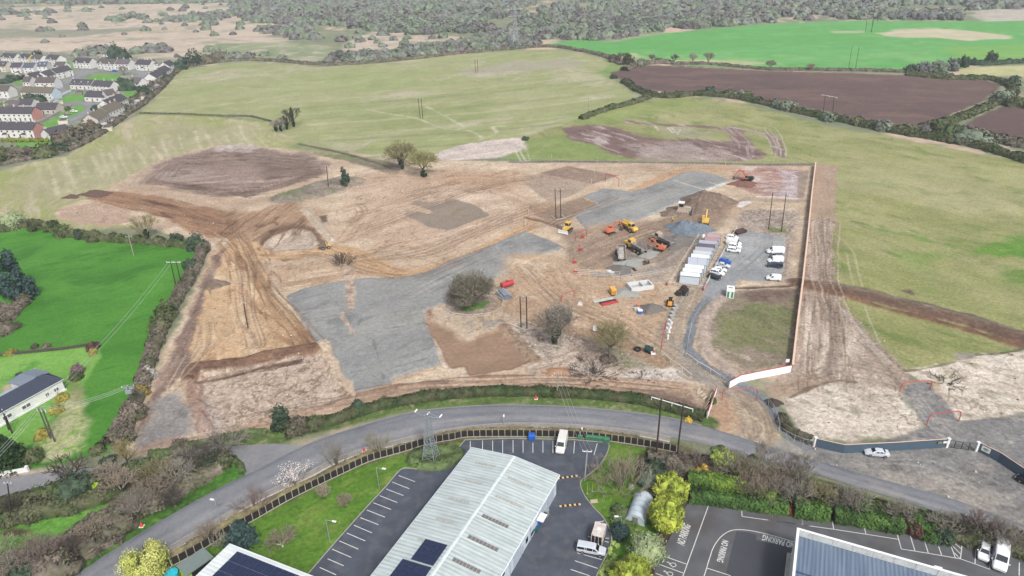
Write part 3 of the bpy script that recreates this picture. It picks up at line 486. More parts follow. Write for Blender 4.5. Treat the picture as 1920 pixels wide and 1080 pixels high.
def ground_material():
    m=bpy.data.materials.new('ground'); m.use_nodes=True; nt=m.node_tree; N=nt.nodes; Lk=nt.links.new
    p=N['Principled BSDF']; p.inputs['Roughness'].default_value=.92; p.inputs['Specular IOR Level'].default_value=.25
    at=N.new('ShaderNodeAttribute'); at.attribute_name='tint'; ge=N.new('ShaderNodeNewGeometry')
    def nz(sc,det,rg=.6):
        n=N.new('ShaderNodeTexNoise'); n.inputs['Scale'].default_value=sc; n.inputs['Detail'].default_value=det; n.inputs['Roughness'].default_value=rg; Lk(ge.outputs['Position'],n.inputs['Vector']); return n
    a=nz(1.1,8,.78); b=nz(.07,4)
    def mrg(n,f0,f1,t0,t1):
        r=N.new('ShaderNodeMapRange'); r.inputs['From Min'].default_value=f0; r.inputs['From Max'].default_value=f1; r.inputs['To Min'].default_value=t0; r.inputs['To Max'].default_value=t1; Lk(n.outputs[0],r.inputs['Value']); return r
    ra=mrg(a,.34,.66,.56,1.42); rb=mrg(b,.3,.7,.90,1.10)
    # coarseness (alpha of tint) scales the fine grain
    mx=N.new('ShaderNodeMix'); mx.inputs[2].default_value=1.0; Lk(at.outputs['Alpha'],mx.inputs[0]); Lk(ra.outputs[0],mx.inputs[3])
    mu=N.new('ShaderNodeMath'); mu.operation='MULTIPLY'; Lk(mx.outputs[0],mu.inputs[0]); Lk(rb.outputs[0],mu.inputs[1])
    vm=N.new('ShaderNodeVectorMath'); vm.operation='SCALE'; Lk(at.outputs['Color'],vm.inputs[0]); Lk(mu.outputs[0],vm.inputs['Scale'])
    Lk(vm.outputs[0],p.inputs['Base Color'])
    bu=N.new('ShaderNodeBump'); bu.inputs['Strength'].default_value=.9; bu.inputs['Distance'].default_value=.35; Lk(a.outputs['Fac'],bu.inputs['Height']); Lk(bu.outputs[0],p.inputs['Normal'])
    return m
def build_ground():
    me=bpy.data.meshes.new('ground'); me.vertices.add(NV)
    co=np.empty((NV,3),np.float32); co[:,0]=X; co[:,1]=Y; co[:,2]=Z; me.vertices.foreach_set('co',co.ravel())
    r,c=np.meshgrid(np.arange(NR-1),np.arange(NC-1),indexing='ij'); a=(r*NC+c).ravel()
    q=np.stack([a,a+1,a+NC+1,a+NC],1).astype(np.int32); nq=len(q)
    me.loops.add(nq*4); me.loops.foreach_set('vertex_index',q.ravel()); me.polygons.add(nq)
    me.polygons.foreach_set('loop_start',np.arange(0,nq*4,4,dtype=np.int32)); me.polygons.foreach_set('loop_total',np.full(nq,4,np.int32))
    me.update(calc_edges=True)
    at=me.color_attributes.new('tint','FLOAT_COLOR','POINT'); d=np.ones((NV,4),np.float32); d[:,:3]=np.clip(C,0,1); d[:,3]=np.clip(K,0,1)
    at.data.foreach_set('color',d.ravel()); me.polygons.foreach_set('use_smooth',np.ones(nq,bool))
    me.materials.append(ground_material())
    o=bpy.data.objects.new('ground',me); scene.collection.objects.link(o); o['kind']='structure'; return o
# ---------------------------------------------------------------- mesh building
class MB:
    def __init__(s): s.v=[]; s.f=[]; s.n=0
    def add(s,v,f):
        v=np.asarray(v,dtype=np.float64).reshape(-1,3); s.v.append(v); s.f.extend([tuple(int(i)+s.n for i in q) for q in f]); s.n+=len(v); return s
    def addq(s,v,q):   # numpy verts and an (n,k) face array
        s.v.append(np.asarray(v,dtype=np.float64)); s.f.extend((np.asarray(q)+s.n).tolist()); s.n+=len(v); return s
    def box(s,c,d,rz=0,top=(1,1),rx=0,ry=0):
        hx,hy,hz=d[0]/2,d[1]/2,d[2]/2; tx,ty=top
        P=[(-hx,-hy,-hz),(hx,-hy,-hz),(hx,hy,-hz),(-hx,hy,-hz),(-hx*tx,-hy*ty,hz),(hx*tx,-hy*ty,hz),(hx*tx,hy*ty,hz),(-hx*tx,hy*ty,hz)]
        M=Matrix.Rotation(rz,3,'Z')@Matrix.Rotation(ry,3,'Y')@Matrix.Rotation(rx,3,'X'); c=Vector(c)
        return s.add([tuple(M@Vector(p)+c) for p in P],[(3,2,1,0),(4,5,6,7),(0,1,5,4),(1,2,6,5),(2,3,7,6),(3,0,4,7)])
    def tube(s,a,b,r,r2=None,n=6,cap=True):
        a=Vector(a); b=Vector(b); r2=r if r2 is None else r2; d=(b-a)
        if d.length<1e-6: return s
        d.normalize(); u=d.orthogonal().normalized(); w=d.cross(u)
        P=[];
        for c,q in ((a,r),(b,r2)):
            for i in range(n):
                t=2*math.pi*i/n; P.append(c+(u*math.cos(t)+w*math.sin(t))*q)
        F=[(i,(i+1)%n,n+(i+1)%n,n+i) for i in range(n)]
        if cap: F+= [tuple(range(n-1,-1,-1)),tuple(range(n,2*n))]
        return s.add([tuple(p) for p in P],F)
    def path(s,P,r,n=5):
        for a,b in zip(P[:-1],P[1:]): s.tube(a,b,r,n=n)
        return s
    def prism(s,poly,z0,z1):
        n=len(poly); a=sum(poly[i][0]*poly[(i+1)%n][1]-poly[(i+1)%n][0]*poly[i][1] for i in range(n))
        if a<0: poly=poly[::-1]
        P=[(p[0],p[1],z0) for p in poly]+[(p[0],p[1],z1) for p in poly]
        return s.add(P,[tuple(range(n-1,-1,-1)),tuple(range(n,2*n))]+[(i,(i+1)%n,n+(i+1)%n,n+i) for i in range(n)])
    def side(s,prof,y0,y1):
        """profile in x,z drawn across y"""
        n=len(prof); P=[(p[0],y0,p[1]) for p in prof]+[(p[0],y1,p[1]) for p in prof]
        return s.add(P,[tuple(range(n)),tuple(range(2*n-1,n-1,-1))]+[(i,n+i,n+(i+1)%n,(i+1)%n) for i in range(n)])
    def sheet(s,pts,th=None):
        pts=[Vector(p) for p in pts]; n=len(pts)
        if th is None: return s.add([tuple(p) for p in pts],[tuple(range(n))])
        nr=(pts[1]-pts[0]).cross(pts[2]-pts[0]).normalized()*th
        P=[tuple(p) for p in pts]+[tuple(p-nr) for p in pts]
        return s.add(P,[tuple(range(n)),tuple(range(2*n-1,n-1,-1))]+[(i,n+i,n+(i+1)%n,(i+1)%n) for i in range(n)])
    def loft(s,secs,close=True):
        n=len(secs[0]); P=[p for q in secs for p in q]; F=[]
        for k in range(len(secs)-1):
            for i in range(n): j=(i+1)%n; F.append((k*n+i,k*n+j,(k+1)*n+j,(k+1)*n+i))
        if close: F+= [tuple(range(n-1,-1,-1)),tuple(range((len(secs)-1)*n,len(secs)*n))]
        return s.add(P,F)
    def build(s,name,m,parent=None,smooth=False,shift=None):
        me=bpy.data.meshes.new(name); v=np.concatenate(s.v) if s.v else np.zeros((0,3))
        if shift is not None: v=v-np.array(shift)
        me.from_pydata(v.tolist(),[],s.f); me.materials.append(m)
        if smooth: me.polygons.foreach_set('use_smooth',[True]*len(me.polygons))
        me.update(); o=bpy.data.objects.new(name,me); scene.collection.objects.link(o)
        if parent: o.parent=parent
        return o
def thing(name,label,cat,loc=(0,0,0),rz=0,group=None):
    o=bpy.data.objects.new(name,None); scene.collection.objects.link(o); o.location=loc; o.rotation_euler=(0,0,rz)
    o.empty_display_size=.5; o['label']=label; o['category']=cat
    if group: o['group']=group
    return o
def tag(o,label,cat,group=None,kind=None):
    o['label']=label; o['category']=cat
    if group: o['group']=group
    if kind: o['kind']=kind
    return o
def struct(o): o['kind']='structure'; return o
CH={}
def kids(o):
    return [c for c in scene.collection.objects if c.parent==o]
def dup(root,loc,rz,label=None,group=None,scale=None,mats=None):
    tree=CH.get(root.name)
    if tree is None: tree=CH[root.name]=[(c,kids(c)) for c in kids(root)]
    r=root.copy(); scene.collection.objects.link(r); r.location=loc; r.rotation_euler=(0,0,rz)
    if scale: r.scale=(scale,)*3 if not hasattr(scale,'__len__') else scale
    if label: r['label']=label
    if group: r['group']=group
    for c,g in tree:
        d=c.copy(); scene.collection.objects.link(d); d.parent=r
        if mats and c.name.split('.')[0] in mats: d.data=c.data.copy(); d.data.materials[0]=mats[c.name.split('.')[0]]
        for e in g:
            k=e.copy(); scene.collection.objects.link(k); k.parent=d
    return r
def ang(a,b): return math.atan2(b.y-a.y,b.x-a.x)
def nrm2(a,b): d=(b-a); return Vector((-d.y,d.x,0)).normalized()
def resample(P,step):
    P=[Vector(p) for p in P]; out=[P[0].copy()]; acc=0
    for a,b in zip(P[:-1],P[1:]):
        l=(b-a).length; t=step-acc
        while t<=l: out.append(a+(b-a)*(t/l)); t+=step
        acc=(acc+l)%step
    return out
def plen(P): return sum((Vector(a)-Vector(b)).length for a,b in zip(P[:-1],P[1:]))
def offs(P,d):
    out=[]
    for i in range(len(P)):
        a=P[max(i-1,0)]; b=P[min(i+1,len(P)-1)]; t=(b-a).normalized(); out.append(P[i]+Vector((t.y,-t.x,0))*d)
    return out
def ev(P,n):
    """n points evenly along a polyline"""
    P=[Vector(p) for p in P]; L_=plen(P); out=[]; acc=0; k=0; seg=[(P[i+1]-P[i]).length for i in range(len(P)-1)]
    for i in range(n):
        d=L_*i/(n-1)
        while k<len(seg)-1 and acc+seg[k]<d: acc+=seg[k]; k+=1
        out.append(P[k]+(P[k+1]-P[k])*min(1,max(0,(d-acc)/max(seg[k],1e-9))))
    return out
def V3(P): return [Vector((p[0],p[1],0)) for p in P]
def spl(px,n=6): return V3(smooth(W(px),n))
# common materials
ash=mat('asphalt',rgb(128,130,136),.9,var=.1,vs=.35,bump=.2,bs=20)
white=mat('white_paint',rgb(236,236,234),.55,var=.05,vs=2)
linep=mat('road_paint',rgb(218,218,214),.7,var=.14,vs=3)
conc=mat('concrete',rgb(186,182,174),.9,var=.14,vs=1.2,bump=.2)
kerbm=mat('kerb_stone',rgb(168,164,156),.9,var=.14,vs=2)
wood=mat('pale_timber',rgb(206,186,158),.85,var=.14,vs=3)
polem=mat('dark_pole_wood',rgb(70,56,48),.9,var=.2,vs=2)
polel=mat('pale_pole_wood',rgb(168,158,136),.9,var=.15,vs=2)
steel=mat('galvanised_steel',rgb(182,190,196),.5,metal=.4,var=.08)
glass=mat('dark_glass',rgb(42,50,62),.12,var=.1,spec=.8)
rubber=mat('black_rubber',rgb(42,42,44),.85,var=.2,vs=3)
redp=mat('red_paint',rgb(206,58,62),.5,var=.1)
blackp=mat('black_plastic',rgb(38,38,42),.6,var=.15)
orangep=mat('orange_paint',rgb(226,120,70),.6,var=.16,vs=2,wear=(rgb(170,140,120),3,.5))
yellowp=mat('yellow_paint',rgb(236,188,60),.55,var=.12,vs=2,wear=(rgb(190,160,120),3,.4))
dustp=mat('dusty_metal',rgb(196,178,158),.85,var=.18,vs=2,wear=(rgb(150,124,104),3,.7))
greyp=mat('grey_metal',rgb(140,136,132),.7,var=.18,vs=2)
# ---------------------------------------------------------------- roads, paths, car parks
def tinted(name,co,quads,cols,cal=.25):
    m=MATS.get('paved')
    if not m:
        m=ground_material(); m.name='paved_surface'; MATS['paved']=m
    me=bpy.data.meshes.new(name); me.from_pydata(co.tolist(),[],quads.tolist())
    at=me.color_attributes.new('tint','FLOAT_COLOR','POINT'); d=np.ones((len(co),4),np.float32); d[:,:3]=cols; d[:,3]=cal
    at.data.foreach_set('color',d.ravel()); me.materials.append(m); me.update()
    o=bpy.data.objects.new(name,me); scene.collection.objects.link(o); return struct(o)
def strip(name,A,B,z,colf,nl=300,na=16,cal=.25):
    A=ev(A,nl); B=ev(B,nl); co=np.zeros((nl,na,3)); tt=np.linspace(0,1,na)
    for i in range(nl):
        a,b=A[i],B[i]; co[i,:,0]=a.x+(b.x-a.x)*tt; co[i,:,1]=a.y+(b.y-a.y)*tt
    co[...,2]=z; s=np.repeat(tt[None],nl,0); l=np.cumsum([0]+[((A[i+1]-A[i]).length) for i in range(nl-1)]); l=np.repeat(l[:,None],na,1)
    cols=colf(s,l,co[...,0],co[...,1]); r,c=np.meshgrid(np.arange(nl-1),np.arange(na-1),indexing='ij'); a=(r*na+c).ravel()
    q=np.stack([a,a+na,a+na+1,a+1],1); o=tinted(name,co.reshape(-1,3),q,cols.reshape(-1,3),cal)
    flatten([(p.x,p.y) for p in A]+[(p.x,p.y) for p in B[::-1]]); return o
roadTop=[(40,1150),(140,1080),(230,1020),(330,960),(430,905),(480,882),(540,850),(600,824),(655,806),(700,792),(760,776),(820,767),(900,761),(960,760),(1050,762),(1150,770),(1250,783),(1330,802),(1440,836),(1520,860),(1600,884),(1700,912),(1800,940),(1920,985),(2100,1050)]
roadBot=[(150,1150),(230,1083),(310,1029),(395,979),(480,931),(540,903),(580,884),(620,863),(660,847),(720,831),(800,812),(870,800),(960,793),(1080,796),(1200,809),(1310,831),(1385,850),(1440,866),(1520,886),(1610,914),(1690,938),(1800,975),(1920,1016),(2100,1085)]
rT=spl(roadTop); rB=spl(roadBot)
def rcol(s,l,x,y):
    base=L((138,140,146)); lite=L((164,163,164)); drk=L((110,113,122))
    n=fbm(l/14,s*3,3,1); w=np.exp(-((s-.72)/.16)**2)*.8+np.exp(-((s-.3)/.1)**2)*.25
    a=np.clip(w*(.4+n),0,1)[...,None]; c=base*(1-a)+lite*a
    d=(np.exp(-((s-.04)/.05)**2)*.5+sst(.55,.75,fbm(l/5,s*8,3,3))*.35)[...,None]; c=c*(1-d)+drk*d
    e=(np.exp(-((s-.985)/.03)**2)*.7*sst(.4,.6,n))[...,None]; c=c*(1-e)+L((176,168,158))*e
    g=sst(.55,.7,fbm(x/4,y/4,4,2))[...,None]*.25*((x>25)&(y<140))[...,None]; return c*(1-g)+L((178,168,154))*g
strip('main_road',rT,rB,.02,rcol,500,18,.3)
# side road on the left and its mouth
sa=spl([(-300,902),(-60,902),(0,896),(60,888),(140,876),(205,876),(232,866),(300,852),(370,842),(440,836),(520,832),(560,836),(580,832)])
sb=spl([(-300,945),(-60,938),(0,930),(60,924),(150,905),(230,892),(300,880),(380,866),(435,856),(455,868),(458,885),(470,894),(520,862)])
def scol(s,l,x,y):
    n=fbm(x/3,y/3,4,2)[...,None]; c=L((140,140,146))*(1-n)+L((160,158,158))*n; return c
strip('side_road',sa,sb,.012,scol,240,10,.3)
# footpath south of the road with its kerb, bends along the whole frontage
k0=[p for p in rB if p.x<(G(1270,820).x)]
fp=strip('footpath',offs(k0,.22),offs(k0,1.55),.11,lambda s,l,x,y:(L((170,162,154))*(1-fbm(x/2,y/2,3,1)[...,None]*.5)+L((140,130,120))*fbm(x/2,y/2,3,1)[...,None]*.5),300,4,.5)
def sweep(P,w,z0,z1):
    m=MB(); A=offs(P,-w/2); B=offs(P,w/2); n=len(P)
    co=[(p.x,p.y,z1) for p in A]+[(p.x,p.y,z1) for p in B]+[(p.x,p.y,z0) for p in A]+[(p.x,p.y,z0) for p in B]
    F=[]
    for i in range(n-1):
        F+= [(i,n+i,n+i+1,i+1),(i,i+1,2*n+i+1,2*n+i),(n+i,3*n+i,3*n+i+1,n+i+1)]
    F+= [(0,2*n,3*n,n),(n-1,2*n-1,4*n-1,3*n-1)]
    return m.add(co,F)
struct(sweep(offs(k0,.1),.2,-.1,.14).build('kerb',kerbm)); struct(sweep(offs(k0,1.65),.15,-.1,.17).build('path_edging',mat('path_edge',rgb(206,200,190),.9,var=.15)))
kt=[p for p in rT if G(560,835).x<p.x<G(1325,800).x]
struct(sweep(offs(kt,-.12),.2,-.1,.09).build('kerb',mat('muddy_kerb',rgb(150,146,140),.9,var=.15)))
struct(sweep(offs([p for p in rB if p.x<G(1270,820).x],2.3),.3,-.1,.1).build('verge_edging',mat('verge_edge',rgb(150,136,112),.95,var=.2)))
# car parks
def lot(name,px,c,extra=None,z=.012,step=.5):
    P=W(px); flatten(P,1.0,.15); xs=[p[0] for p in P]; ys=[p[1] for p in P]
    # grid-filled polygon: an ngon triangulated by bmesh, tinted by vertex would be coarse, so the shader carries the wear
    m=MB(); m.prism(P,-.1,z); o=struct(m.build(name,c)); return o
darkash=mat('dark_asphalt',rgb(84,91,104),.85,var=.2,vs=.3,bump=.15,bs=18,wear=(rgb(112,112,114),.5,.6))
oldash=mat('worn_asphalt',rgb(104,105,109),.88,var=.2,vs=.3,bump=.15,bs=18,wear=(rgb(92,80,70),.12,.8))
patchash=mat('patched_asphalt',rgb(80,82,90),.88,var=.1,vs=.2,bump=.15,bs=18)
edgeL=[(545,1110),(577,1077),(620,1027),(660,982),(695,943),(725,911),(752,880),(775,879),(805,881),(830,871),(845,857),(855,848),(863,836),(872,825)]
edgeR=[(1137,830),(1142,833),(1140,845),(1134,858),(1122,875),(1105,889),(1093,898),(1088,906),(1090,916),(1097,931),(1106,943),(1117,956),(1129,968),(1138,982),(1145,998),(1147,1012),(1143,1028),(1135,1045),(1126,1063),(1118,1082),(1110,1120)]
lotA=lot('car_park',edgeL+[(960,822),(1077,825)]+edgeR+[(1110,1300),(400,1300)],darkash)
curbL=V3(smooth(W(edgeL),3)); curbR=V3(smooth(W(edgeR),3))
struct(sweep(curbL,.16,-.1,.13).build('kerb',kerbm)); struct(sweep(curbR,.16,-.1,.13).build('kerb',kerbm))
struct(sweep(V3(W([(872,825),(960,822),(1077,825),(1137,830)])),.16,-.1,.13).build('kerb',kerbm))
lotB=lot('rear_car_park',[(1290,942),(1390,953),(1520,968),(1560,976),(1680,994),(1802,1017),(1830,1026),(1920,1050),(2300,1160),(2300,1400),(1150,1400),(1205,1130),(1235,1050),(1262,995)],oldash)
m=MB(); m.sheet([(*p,.016) for p in W([(1381,996),(1400,998),(1419,1003),(1418,1012),(1436,1017),(1487,1027),(1478,1050),(1470,1100),(1350,1110),(1361,1079),(1368,1045),(1375,1017)])]); struct(m.build('asphalt_patch',patchash)); bpy.data.objects['asphalt_patch'].parent=bpy.data.objects['rear_car_park']
def stripe_set(name,segs,parent,w=.1,z=.018,m=linep):
    b=MB()
    for q in segs:
        P=[G(*p) for p in q]
        for a,c in zip(P[:-1],P[1:]):
            t=(c-a).normalized(); n=Vector((-t.y,t.x,0))*w/2
            b.sheet([(a-n).to_tuple()[:2]+(z,),(c-n).to_tuple()[:2]+(z,),(c+n).to_tuple()[:2]+(z,),(a+n).to_tuple()[:2]+(z,)])
    o=b.build(name,m); o.parent=parent; return o
def r6(l): return [[(480+x/4,810+y/4) for x,y in s] for s in l]
def r7(l): return [[(960+x/4,810+y/4) for x,y in s] for s in l]
def r8(l): return [[(1440+x/4,810+y/4) for x,y in s] for s in l]
def d2(l): return [[(1200+x/6,900+y/6) for x,y in s] for s in l]
def d3(l): return [[(940+x/7.385,940+y/7.385) for x,y in s] for s in l]
stripe_set('parking_lines',r6([[(1070,327),(1193,373)],[(1022,376),(1150,426)],[(975,427),(1106,477)],[(928,478),(1060,529)],[(880,531),(1014,582)],[(833,586),(967,639)],[(784,643),(919,696)],[(734,699),(870,757)],[(681,758),(819,817)],[(625,817),(767,879)],[(571,879),(714,941)],[(537,951),(658,1004)],[(478,1016),(601,1072)],
 [(1607,70),(1607,135)],[(1699,65),(1699,147)],[(1775,65),(1775,160)],[(1850,62),(1850,158)]])+r7([[(8,60),(8,155)],[(83,62),(83,155)],[(157,80),(157,155)],[(232,65),(232,155)],[(307,65),(307,158)],[(470,70),(463,162)],[(640,85),(614,175)]])
 +d3([[(1200,485),(1255,503)],[(1430,510),(1490,512)],[(1430,550),(1485,570)],[(1050,715),(1390,808)],[(1018,823),(1335,930)],[(960,943),(1225,1033)],[(1425,272),(1295,292),(1305,335)]]),lotA,.13)
stripe_set('joint_line',[[(1115,955),(1075,1015),(1045,1085)]],lotA,.05,m=mat('tar_joint',rgb(112,112,116),.8))
stripe_set('parking_lines',d2([[(768,295),(485,1075),(470,1120)],[(258,853),(523,947)],[(218,950),(487,1048)],[(177,1050),(330,1110)],
 [(715,1100),(750,990),(768,925),(790,860),(808,798),(835,740),(868,690),(900,650),(938,615),(980,588),(1015,572),(1050,563),(1100,559),(1150,560),(1215,566),(1280,576),(1400,602),(1560,645),(1740,700)],[(755,992),(1020,1078)],
 [(1143,320),(1148,410),(1483,457),(1830,505),(1920,520)],[(1478,365),(1485,457)],[(1820,420),(1830,500)]])
 +r8([[(0,660),(258,697),(493,730),(735,767),(975,805)],[(27,605),(30,662)],[(253,640),(258,697)],[(482,665),(493,730)],[(718,700),(735,767)],[(962,742),(1000,878)],[(1060,757),(1102,892)],[(1158,773),(1203,910)],[(1255,788),(1303,927)],[(1352,803),(1405,943)],
 [(1458,828),(1443,952)],[(1365,805),(1450,877)],[(1380,850),(1443,915)],[(1395,905),(1440,950)],[(1000,878),(1203,910),(1443,952),(1552,990),(1662,1030)],[(1560,865),(1552,990)],[(1885,980),(1883,1078)],[(1668,960),(1662,1030)]]),lotB,.13)
def lettering(txt,a,b,top,parent,z=.02):
    cu=bpy.data.curves.new('lettering','FONT'); cu.body=txt; cu.size=1; cu.resolution_u=3; cu.offset=.018
    o=bpy.data.objects.new('t',cu); scene.collection.objects.link(o); dg=bpy.context.evaluated_depsgraph_get(); dg.update()
    me=bpy.data.meshes.new_from_object(o.evaluated_get(dg)); bpy.data.objects.remove(o)
    n=len(me.vertices); v=np.empty(n*3); me.vertices.foreach_get('co',v); v=v.reshape(-1,3)
    w0,w1=v[:,0].min(),v[:,0].max(); h0,h1=v[:,1].min(),v[:,1].max()
    s=(v[:,0]-w0)/(w1-w0); t=(v[:,1]-h0)/(h1-h0)
    a,b,top=Vector(a),Vector(b),Vector(top); co=np.array(a)[None]+s[:,None]*np.array(b-a)+t[:,None]*np.array(top-a)
    if z is not None: co[:,2]=z
    me.vertices.foreach_set('co',co.ravel()); me.materials.clear(); me.materials.append(linep if z is not None else None) ; me.name='lettering'
    me.update(); q=bpy.data.objects.new('lettering',me); scene.collection.objects.link(q); q.parent=parent; return q
lettering('NO PARKING',G(1283,1024),G(1295.6,986.5),G(1268.5,1017),lotB)
lettering('NO PARKING',G(1354.5,1011.5),G(1343.5,1051.5),G(1366.5,1015.5),lotB)
lettering('NO PARKING',G(1491,1018),G(1431,1002),G(1488.5,1029),lotB)
def wheelchair(c,fw,up):
    """accessible-bay symbol: head, back, seat, leg and wheel arc"""
    pts=[]; 
    def P(x,y): return c+fw*x+up*y
    def pl(l):
        b=[]
        for a_,b_ in zip(l[:-1],l[1:]): b.append((P(*a_),P(*b_)))
        return b
    segs=pl([(-.1,1.0),(-.05,.45),(.45,.45),(.7,-.35),(.95,-.25)])+pl([(-.05,.7),(.4,.7)])
    arc=[(.1+.62*math.cos(t),-.05+.62*math.sin(t)) for t in np.linspace(R(125),R(385),14)]; segs+=pl(arc)
    head=[(-.12+.17*math.cos(t),1.25+.17*math.sin(t)) for t in np.linspace(0,2*math.pi,9)]; segs+=pl(head)
    b=MB()
    for a_,c_ in segs:
        t=(c_-a_).normalized(); n=Vector((-t.y,t.x,0))*.06
        b.sheet([(a_-n)[:2]+(.02,),(c_-n)[:2]+(.02,),(c_+n)[:2]+(.02,),(a_+n)[:2]+(.02,)] if False else [((a_-n).x,(a_-n).y,.02),((c_-n).x,(c_-n).y,.02),((c_+n).x,(c_+n).y,.02),((a_+n).x,(a_+n).y,.02)])
    o=b.build('wheelchair_symbol',linep); o.parent=lotB
for px in ((1262,1058.5),(1256,1075.5)):
    c=G(*px); up=(G(px[0]-7,px[1]-2.5)-c).normalized()*.75; fw=(G(px[0]+4,px[1]-6)-c).normalized()*.75; wheelchair(c,-fw*.9,up)
# segmented yellow speed ramps
yel=mat('ramp_yellow',rgb(236,186,110),.7,var=.12); 
def ramp(a,b,label):
    A,B=G(*a),G(*b); t=thing('speed_ramp',label,'speed ramp',((A+B)/2),ang(A,B),'segmented speed ramps across the drive'); L_=(B-A).length; n=9
    for i in range(n):
        x=-L_/2+L_*(i+.5)/n; m=MB(); m.side([(-.02,.0)]*0 or [(x-L_/n*.47,.012),(x+L_/n*.47,.012),(x+L_/n*.44,.07),(x-L_/n*.44,.07)],-.22,.22)
        m.build('segment',yel if i%2==0 else blackp,t)
ramp((1045,897.5),(1083,892),'yellow and black segmented speed ramp by the warehouse corner, the one further up the drive')
ramp((1049,949.5),(1089,945.5),'yellow and black segmented speed ramp lower down the drive, beside the lawn hatch')
# ---------------------------------------------------------------- buildings
def striped(name,c1,c2,angle,freq,rough=.6,dirt=None,var=.08):
    m=bpy.data.materials.new(name); m.use_nodes=True; nt=m.node_tree; N=nt.nodes; Lk=nt.links.new; p=N['Principled BSDF']; p.inputs['Roughness'].default_value=rough
    ge=N.new('ShaderNodeNewGeometry'); mp=N.new('ShaderNodeMapping'); mp.inputs['Rotation'].default_value=(0,0,-angle); Lk(ge.outputs['Position'],mp.inputs['Vector'])
    wv=N.new('ShaderNodeTexWave'); wv.wave_type='BANDS'; wv.bands_direction='X'; wv.inputs['Scale'].default_value=freq; wv.inputs['Distortion'].default_value=.15; Lk(mp.outputs[0],wv.inputs['Vector'])
    nz=N.new('ShaderNodeTexNoise'); nz.inputs['Scale'].default_value=.5; nz.inputs['Detail'].default_value=7; nz.inputs['Roughness'].default_value=.7; Lk(mp.outputs[0],nz.inputs['Vector'])
    st=N.new('ShaderNodeTexNoise'); st.inputs['Scale'].default_value=1.; st.inputs['Detail'].default_value=4
    m2=N.new('ShaderNodeMapping'); m2.inputs['Scale'].default_value=(2.2,.10,1); Lk(mp.outputs[0],m2.inputs['Vector']); Lk(m2.outputs[0],st.inputs['Vector'])
    mx=N.new('ShaderNodeMix'); mx.data_type='RGBA'; mx.inputs[6].default_value=(*c1,1); mx.inputs[7].default_value=(*c2,1)
    a=N.new('ShaderNodeMath'); a.operation='MULTIPLY_ADD'; a.inputs[1].default_value=.6; Lk(wv.outputs['Fac'],a.inputs[0])
    b=N.new('ShaderNodeMapRange'); b.inputs['From Min'].default_value=.38; b.inputs['From Max'].default_value=.66; b.inputs['To Max'].default_value=.6; Lk(st.outputs['Fac'],b.inputs['Value']); Lk(b.outputs[0],a.inputs[2]); Lk(a.outputs[0],mx.inputs[0])
    r=N.new('ShaderNodeMapRange'); r.inputs['From Min'].default_value=.3; r.inputs['From Max'].default_value=.7; r.inputs['To Min'].default_value=1-var; r.inputs['To Max'].default_value=1+var; Lk(nz.outputs['Fac'],r.inputs['Value'])
    vm=N.new('ShaderNodeVectorMath'); vm.operation='SCALE'; Lk(mx.outputs[2],vm.inputs[0]); Lk(r.outputs[0],vm.inputs['Scale']); Lk(vm.outputs[0],p.inputs['Base Color'])
    bu=N.new('ShaderNodeBump'); bu.inputs['Strength'].default_value=.4; bu.inputs['Distance'].default_value=.04; Lk(wv.outputs['Fac'],bu.inputs['Height']); Lk(bu.outputs[0],p.inputs['Normal'])
    return m
def frame(o,x,y):
    """point maker for a building frame: origin px at height, x and y directions"""
    ux=(x-o); ux.z=0; ux.normalize(); uy=Vector((ux.y,-ux.x,0)); 
    if uy.dot(y-o)<0: uy=-uy
    return lambda s,t,h=0:Vector((o.x+ux.x*s+uy.x*t,o.y+ux.y*s+uy.y*t,h))
# -- long warehouse with ribbed pale roof
HE=4.6
F_=frame(G(885,842,HE),G(1044,892,HE),G(698,1080,HE)); WW=18.2; WL=48.; RH=5.75
wa=ang(F_(0,0),F_(0,10))
whroof=striped('ribbed_roof',rgb(204,214,213),rgb(172,182,181),wa,.42,.5,var=.1)
whwall=mat('warehouse_cladding',rgb(206,216,226),.6,var=.06,vs=.8)
t=thing('warehouse','long warehouse with shallow ribbed pale grey roof, solar panels and white cladding walls','warehouse',F_(WW/2,WL/2))
sh=tuple(F_(WW/2,WL/2))
m=MB(); P=[F_(.15,.15),F_(WW-.15,.15),F_(WW-.15,WL),F_(.15,WL)]
for a,b in ((0,1),(1,2),(2,3),(3,0)):
    A,B=P[a],P[b]; 
    if a in(0,2):
        M=(A+B)/2; m.sheet([(A.x,A.y,0),(B.x,B.y,0),(B.x,B.y,HE-.05),(M.x,M.y,RH-.1),(A.x,A.y,HE-.05)])
    else: m.sheet([(A.x,A.y,0),(B.x,B.y,0),(B.x,B.y,HE-.05),(A.x,A.y,HE-.05)])
m.build('wall',whwall,t,shift=sh)
rf=MB()
for s0,s1,h0,h1 in ((-.25,WW/2,HE,RH),(WW/2,WW+.25,RH,HE)):
    rf.sheet([F_(s0,-.25,h0),F_(s0,WL,h0),F_(s1,WL,h1),F_(s1,-.25,h1)],-.12)
ro=rf.build('roof',whroof,t,shift=sh)
trim=MB()
for (s,h) in ((-.3,HE-.02),(WW+.3,HE-.02)): trim.tube(F_(s,-.3,h),F_(s,WL,h),.13,n=5)
trim.tube(F_(-.3,-.3,HE+.06),F_(WW/2,-.3,RH+.06),.1,n=4); trim.tube(F_(WW/2,-.3,RH+.06),F_(WW+.3,-.3,HE+.06),.1,n=4)
trim.build('gutter',mat('pale_trim',rgb(222,228,232),.5,var=.05),t,shift=sh)
